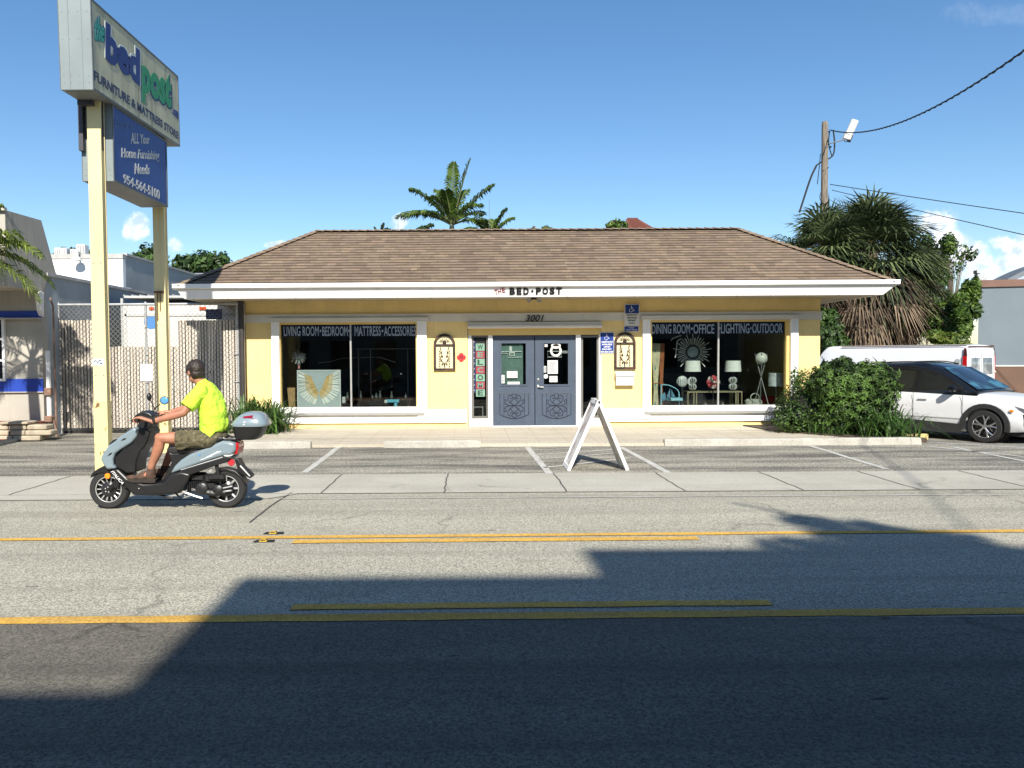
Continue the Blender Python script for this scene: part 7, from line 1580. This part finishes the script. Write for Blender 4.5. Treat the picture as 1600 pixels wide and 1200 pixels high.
# lettering along the belly
m = MB(); a, b = S(272, 850, -.157), S(352, 940, -.157); rt_ = (b-a).normalized(); upv = Vector((-rt_.z, 0, rt_.x))
if upv.z < 0: upv = -upv
m.text('ITALICA', 0, (b-a).length, 0, .030, 0, d=.002, bold=.02, shear=.3, origin=a, right=rt_, up=upv)
m.build('side_lettering', mat('decal_white', (.8, .8, .8), .4), sco, local=True)
m = MB(); m.ball(S(470, 968, -.152), .006, 6); m.build('bolt', mat('bright_bolt', (.65, .65, .64)), sco, local=True)

# ================================================================== RIDER
def remesh(m, name, mt, parent, voxel=.006, sm=4, disp=None, tintfn=None):
    o = m.build(name, mt, parent, local=True)
    r = o.modifiers.new('r', 'REMESH'); r.mode = 'VOXEL'; r.voxel_size = voxel
    s = o.modifiers.new('s', 'SMOOTH'); s.iterations = sm; s.factor = .5
    if disp:
        tx = bpy.data.textures.new(name, 'CLOUDS'); tx.noise_scale = disp[1]; tx.noise_depth = 2; d = o.modifiers.new('d', 'DISPLACE'); d.texture = tx; d.strength = disp[0]; d.texture_coords = 'LOCAL'
    bpy.context.view_layer.update(); dg = bpy.context.evaluated_depsgraph_get(); me = bpy.data.meshes.new_from_object(o.evaluated_get(dg)); o.modifiers.clear(); o.data = me
    me.polygons.foreach_set('use_smooth', [True]*len(me.polygons))
    me.materials.clear(); me.materials.append(mt); return o
def limb(m, pts, rs, n=14):
    m.tube(spline(pts, 4) if len(pts) > 2 else pts, _rs(rs, 4) if len(pts) > 2 else rs, n)
    for p, r in zip(pts, rs): m.ball(p, r*.99, 12)
def _rs(rs, n):
    out = []
    for a, b in zip(rs, rs[1:]): out += [a+(b-a)*k/n for k in range(n)]
    return out+[rs[-1]]
def torso(m, rows, n=22):
    rings = []
    for i, (zx, zy, a, b) in enumerate(rows):
        c = S(zx, zy); p = S(*rows[max(0, i-1)][:2]); q = S(*rows[min(len(rows)-1, i+1)][:2]); t = (q-p).normalized(); nn = Vector((-t.z, 0, t.x)); rings.append([c+nn*a*math.cos(u)+Vector((0, 1, 0))*b*math.sin(u) for u in [2*math.pi*k/n for k in range(n)]])
    m.loft(rings)
rid = thing('person', 'man in neon yellow T-shirt and camouflage shorts riding the scooter, head turned away', 'person', (gx, SY, .006))
skin = mat('tanned_skin', (.38, .17, .10), .5, .18, 14, bump=.15, bscale=60, patches=.3, patch_col=(.42, .14, .09), patch_scale=9)
HC = S(833, 145, .0)
fdir = Vector((-.74, .65, -.12)).normalized(); left = Vector((0, 0, 1)).cross(fdir).normalized(); upd = fdir.cross(left)
HM = Matrix((( fdir.x, left.x, upd.x, HC.x), (fdir.y, left.y, upd.y, HC.y), (fdir.z, left.z, upd.z, HC.z), (0, 0, 0, 1)))
def hp(x, y, z): return HM @ Vector((x, y, z))
def hball(m, c, r, n=14):
    vs = MB(); vs.ball((0, 0, 0), r, n); m._add([hp((c[0]+v[0])*1.08, (c[1]+v[1])*1.08, (c[2]+v[2])*1.08) for v in vs.v], vs.f)
m = MB()
hball(m, (0, 0, .015), (.094, .073, .092), 20); hball(m, (.025, 0, -.055), (.062, .055, .062), 18); hball(m, (.055, 0, -.085), (.028, .032, .024), 12)
hball(m, (.088, 0, -.022), (.020, .012, .024)); hball(m, (.080, 0, .018), (.018, .045, .012)); hball(m, (.078, 0, -.062), (.014, .024, .007)); hball(m, (.078, 0, -.052), (.014, .022, .006))
for s in (-1, 1): hball(m, (-.005, s*.076, -.012), (.018, .009, .030)); hball(m, (.058, s*.036, -.020), (.02, .018, .016))
nb = S(872, 222)
m.tube([hp(-.02, 0, -.04), (hp(-.03, 0, -.09)+nb)*.5, nb, S(890, 250)], [.055, .054, .06, .075], 16)
torso(m, [(965, 600, .10, .14), (968, 520, .11, .145), (950, 420, .115, .155), (930, 320, .095, .165), (900, 258, .06, .14), (880, 232, .04, .07)])
SHN, SHF = S(912, 282, -.165), S(890, 275, .165)
ELN, WRN = S(812, 428, -.275), S(608, 487, -.30); ELF, WRF = S(752, 402, .31), S(580, 452, .30)
limb(m, [SHN, (SHN+ELN)*.5+Vector((0, -.01, 0)), ELN], [.056, .050, .042]); limb(m, [ELN, ELN.lerp(WRN, .35), WRN], [.042, .043, .027])
limb(m, [SHF, (SHF+ELF)*.5, ELF], [.056, .050, .042]); limb(m, [ELF, ELF.lerp(WRF, .35), WRF], [.042, .043, .027])
def hand(m, Gp, W, s):                        # s = side of the body (-1 near, +1 far); palm over the grip, fingers curled round it
    K = Gp+Vector((-.012, 0, .030)); pc = (W+K)*.5
    for dy in (-.028, -.009, .010, .029):
        m.tube([W+Vector((0, dy*.45, .0)), pc+Vector((0, dy*.8, .006)), Gp+Vector((.015, dy, .030)), Gp+Vector((-.028, dy, .024))], [.018, .016, .0145, .011], 8)
    for k, (dy, l) in enumerate(((-.031, .82), (-.0105, 1.0), (.0105, 1.05), (.0315, .95)) if s > 0 else ((-.0315, .82), (-.0105, 1.0), (.0105, 1.05), (.031, .95))):
        q = [Gp+Vector((-.026, dy, .024)), Gp+Vector((-.046*l, dy, .008)), Gp+Vector((-.045*l, dy, -.014)), Gp+Vector((-.022, dy, -.029*l))]
        m.tube(q, [.0095, .0088, .0082, .0068], 8); m.ball(q[0], .0102, 8); m.ball(q[1], .0093, 8); m.ball(q[3], .007, 8)
    iy = -s*.052
    q = [W.lerp(Gp, .45)+Vector((0, iy*.35, 0)), Gp+Vector((.022, iy*.9, .012)), Gp+Vector((.004, iy*1.1, -.018)), Gp+Vector((-.022, iy*1.02, -.024))]
    m.tube(q, [.014, .0115, .0095, .008], 8); m.ball(q[-1], .008, 8)
hand(m, GN, WRN, -1); hand(m, GF, WRF, 1)
HPN, HPF = S(955, 625, -.10), S(955, 625, .10)
KN, AN = S(628, 610, -.17), S(545, 838, -.125); KF, AF = S(655, 628, .17), S(583, 842, .115)
for H_, K_, A_ in ((HPN, KN, AN), (HPF, KF, AF)):
    limb(m, [H_, H_.lerp(K_, .5)+Vector((0, 0, .005)), K_], [.085, .074, .056]); cf = K_.lerp(A_, .35)+Vector((.012, 0, 0)); limb(m, [K_, cf, K_.lerp(A_, .75), A_], [.054, .057, .042, .036]); m.ball(K_+Vector((-.012, 0, .006)), .050, 12)
    m.tube([A_, A_+Vector((-.02, 0, -.05)), A_+Vector((-.14, 0, -.075))], [.036, .04, .03], 10)
remesh(m, 'body', skin, rid, .0058, 3)
# hair
m = MB(); hball(m, (-.012, 0, .030), (.099, .083, .096), 22); hball(m, (-.045, 0, -.025), (.058, .072, .062), 18)
for s in (-1, 1): hball(m, (.012, s*.070, .018), (.040, .016, .040)); hball(m, (.020, s*.073, -.004), (.010, .007, .024))
rr = random.Random(6)
for k in range(150):
    d = Vector((rr.gauss(-.3, .7), rr.gauss(0, .7), abs(rr.gauss(.5, .7))-.2)).normalized(); p = Vector((-.012+d.x*.096, d.y*.080, .030+d.z*.094))
    if p.x > .07 and p.z < .06: continue
    q = p+Vector((.012, rr.gauss(0, .008), -.014 if d.x < 0 else .006))*1.6+d*.004; m.tube([hp(*p), hp(*q)], [.006, .0025], 5)
remesh(m, 'hair', mat('dark_brown_grey_hair', (.022, .014, .010), .6, .6, 50, stretch=(1, 1, .4), speck=.25, speck_col=(.09, .075, .065), speck_scale=70), rid, .0045, 1, (.016, .03))
m = MB()
for s in (-1, 1): hball(m, (.083, s*.031, .001), (.010, .013, .009), 10)
m.build('eyes', mat('eye_white', (.6, .58, .55), .2), rid, smooth=True, local=True)
# shirt
m = MB(); torso(m, [(985, 596, .125, .185), (972, 585, .135, .185), (968, 530, .148, .19), (962, 450, .15, .20), (948, 380, .142, .205), (930, 315, .118, .205), (905, 262, .085, .175), (884, 232, .055, .10), (874, 218, .052, .062)])
m.ball(S(1005, 560), (.07, .16, .05), 12); m.ball(S(1010, 470), (.05, .15, .13), 12)
def sleeve(a, b, r0, r1):
    m.tube([a, a.lerp(b, .5), b], [r0, (r0+r1)/2, r1], 16); m.ball(a, r0*.98, 12)
sleeve(SHN+Vector((-.0, 0, .01)), SHN.lerp(ELN, .80)+Vector((.0, 0, .012)), .078, .080); sleeve(SHF, SHF.lerp(ELF, .80)+Vector((0, 0, .008)), .078, .074)
shirt_m = mat('neon_yellow_cotton', (.50, .77, .05), .85, .08, 10, bump=.6, bscale=12, patches=.3, patch_col=(.48, .78, .05), patch_scale=3)
remesh(m, 'shirt', shirt_m, rid, .007, 4, (.036, .085))
# shorts
m = MB(); m.ball(S(975, 608), (.135, .17, .085), 18); torso(m, [(1010, 625, .09, .16), (985, 600, .11, .165), (960, 575, .12, .165)])
for H_, K_ in ((HPN, KN), (HPF, KF)):
    e = H_.lerp(K_, .68); m.tube([H_, H_.lerp(e, .5)+Vector((0, 0, .0)), e+Vector((0, 0, -.012))], [.098, .100, .098], 18); m.ball(H_, .1, 14)
m.prism([(S(745, 640).x, S(745, 690).z), (S(780, 640).x, S(780, 694).z), (S(900, 640).x, S(900, 640).z), (S(760, 640).x, S(745, 600).z)], .14, 'XZ', -.20)
remesh(m, 'shorts', mat('camouflage_cotton', (.10, .085, .045), .9, .25, 22, patches=.85, patch_col=(.035, .034, .018), patch_scale=26, speck=.7, speck_col=(.19, .16, .10), speck_scale=20, bump=.3, bscale=16), rid, .007, 4, (.012, .05))
# shoes
for A_, y in ((AN, -1), (AF, 1)):
    f = A_-S(545, 838, A_.y); m = MB(); q = lambda a, b, dy=0: S(a, b, A_.y+dy)+Vector((f.x, 0, f.z))
    m.tube([q(550, 828), q(548, 862), q(540, 885)], [.046, .05, .05], 14); m.ball(q(548, 888), (.055, .046, .045), 14); m.ball(q(485, 888), (.085, .044, .036), 14); m.ball(q(415, 893), (.070, .047, .030), 14); m.ball(q(500, 870), (.05, .036, .038), 12)
    sh = remesh(m, 'shoe', mat('brown_suede', (.075, .042, .028), .85, .35, 18, bump=.3), rid, .006, 3)
    m = MB(); m.prism([(q(372, 0).x, q(0, 905).z), (q(366, 0).x, q(0, 918).z), (q(400, 0).x, q(0, 930).z), (q(566, 0).x, q(0, 934).z), (q(572, 0).x, q(0, 905).z)], .088, 'XZ', A_.y-.044); m.build('sole', mat('dark_sole', (.025, .018, .014), .8), sh, local=True, bevel=.008)
    m = MB()
    for k in range(4): a = q(505-k*17, 853+k*7, -.034); m.tube([a, a+Vector((-.005, .034, .012)), a+Vector((0, .068, 0))], .004, 5)
    m.build('laces', mat('grey_lace', (.16, .13, .1), .8), sh, local=True)
m = MB(); ax = (WRN-ELN).normalized(); c = WRN-ax*.02; MM = ax.to_track_quat('Z', 'Y').to_matrix().to_4x4(); MM.translation = c
m.lathe([(.032, -.012), (.035, -.008), (.035, .008), (.032, .012)], n=20, M_=MM); m.ball(c+Vector((0, -.03, .012)), (.018, .008, .018), 10); m.build('wristwatch', blackm, rid, smooth=True, local=True)
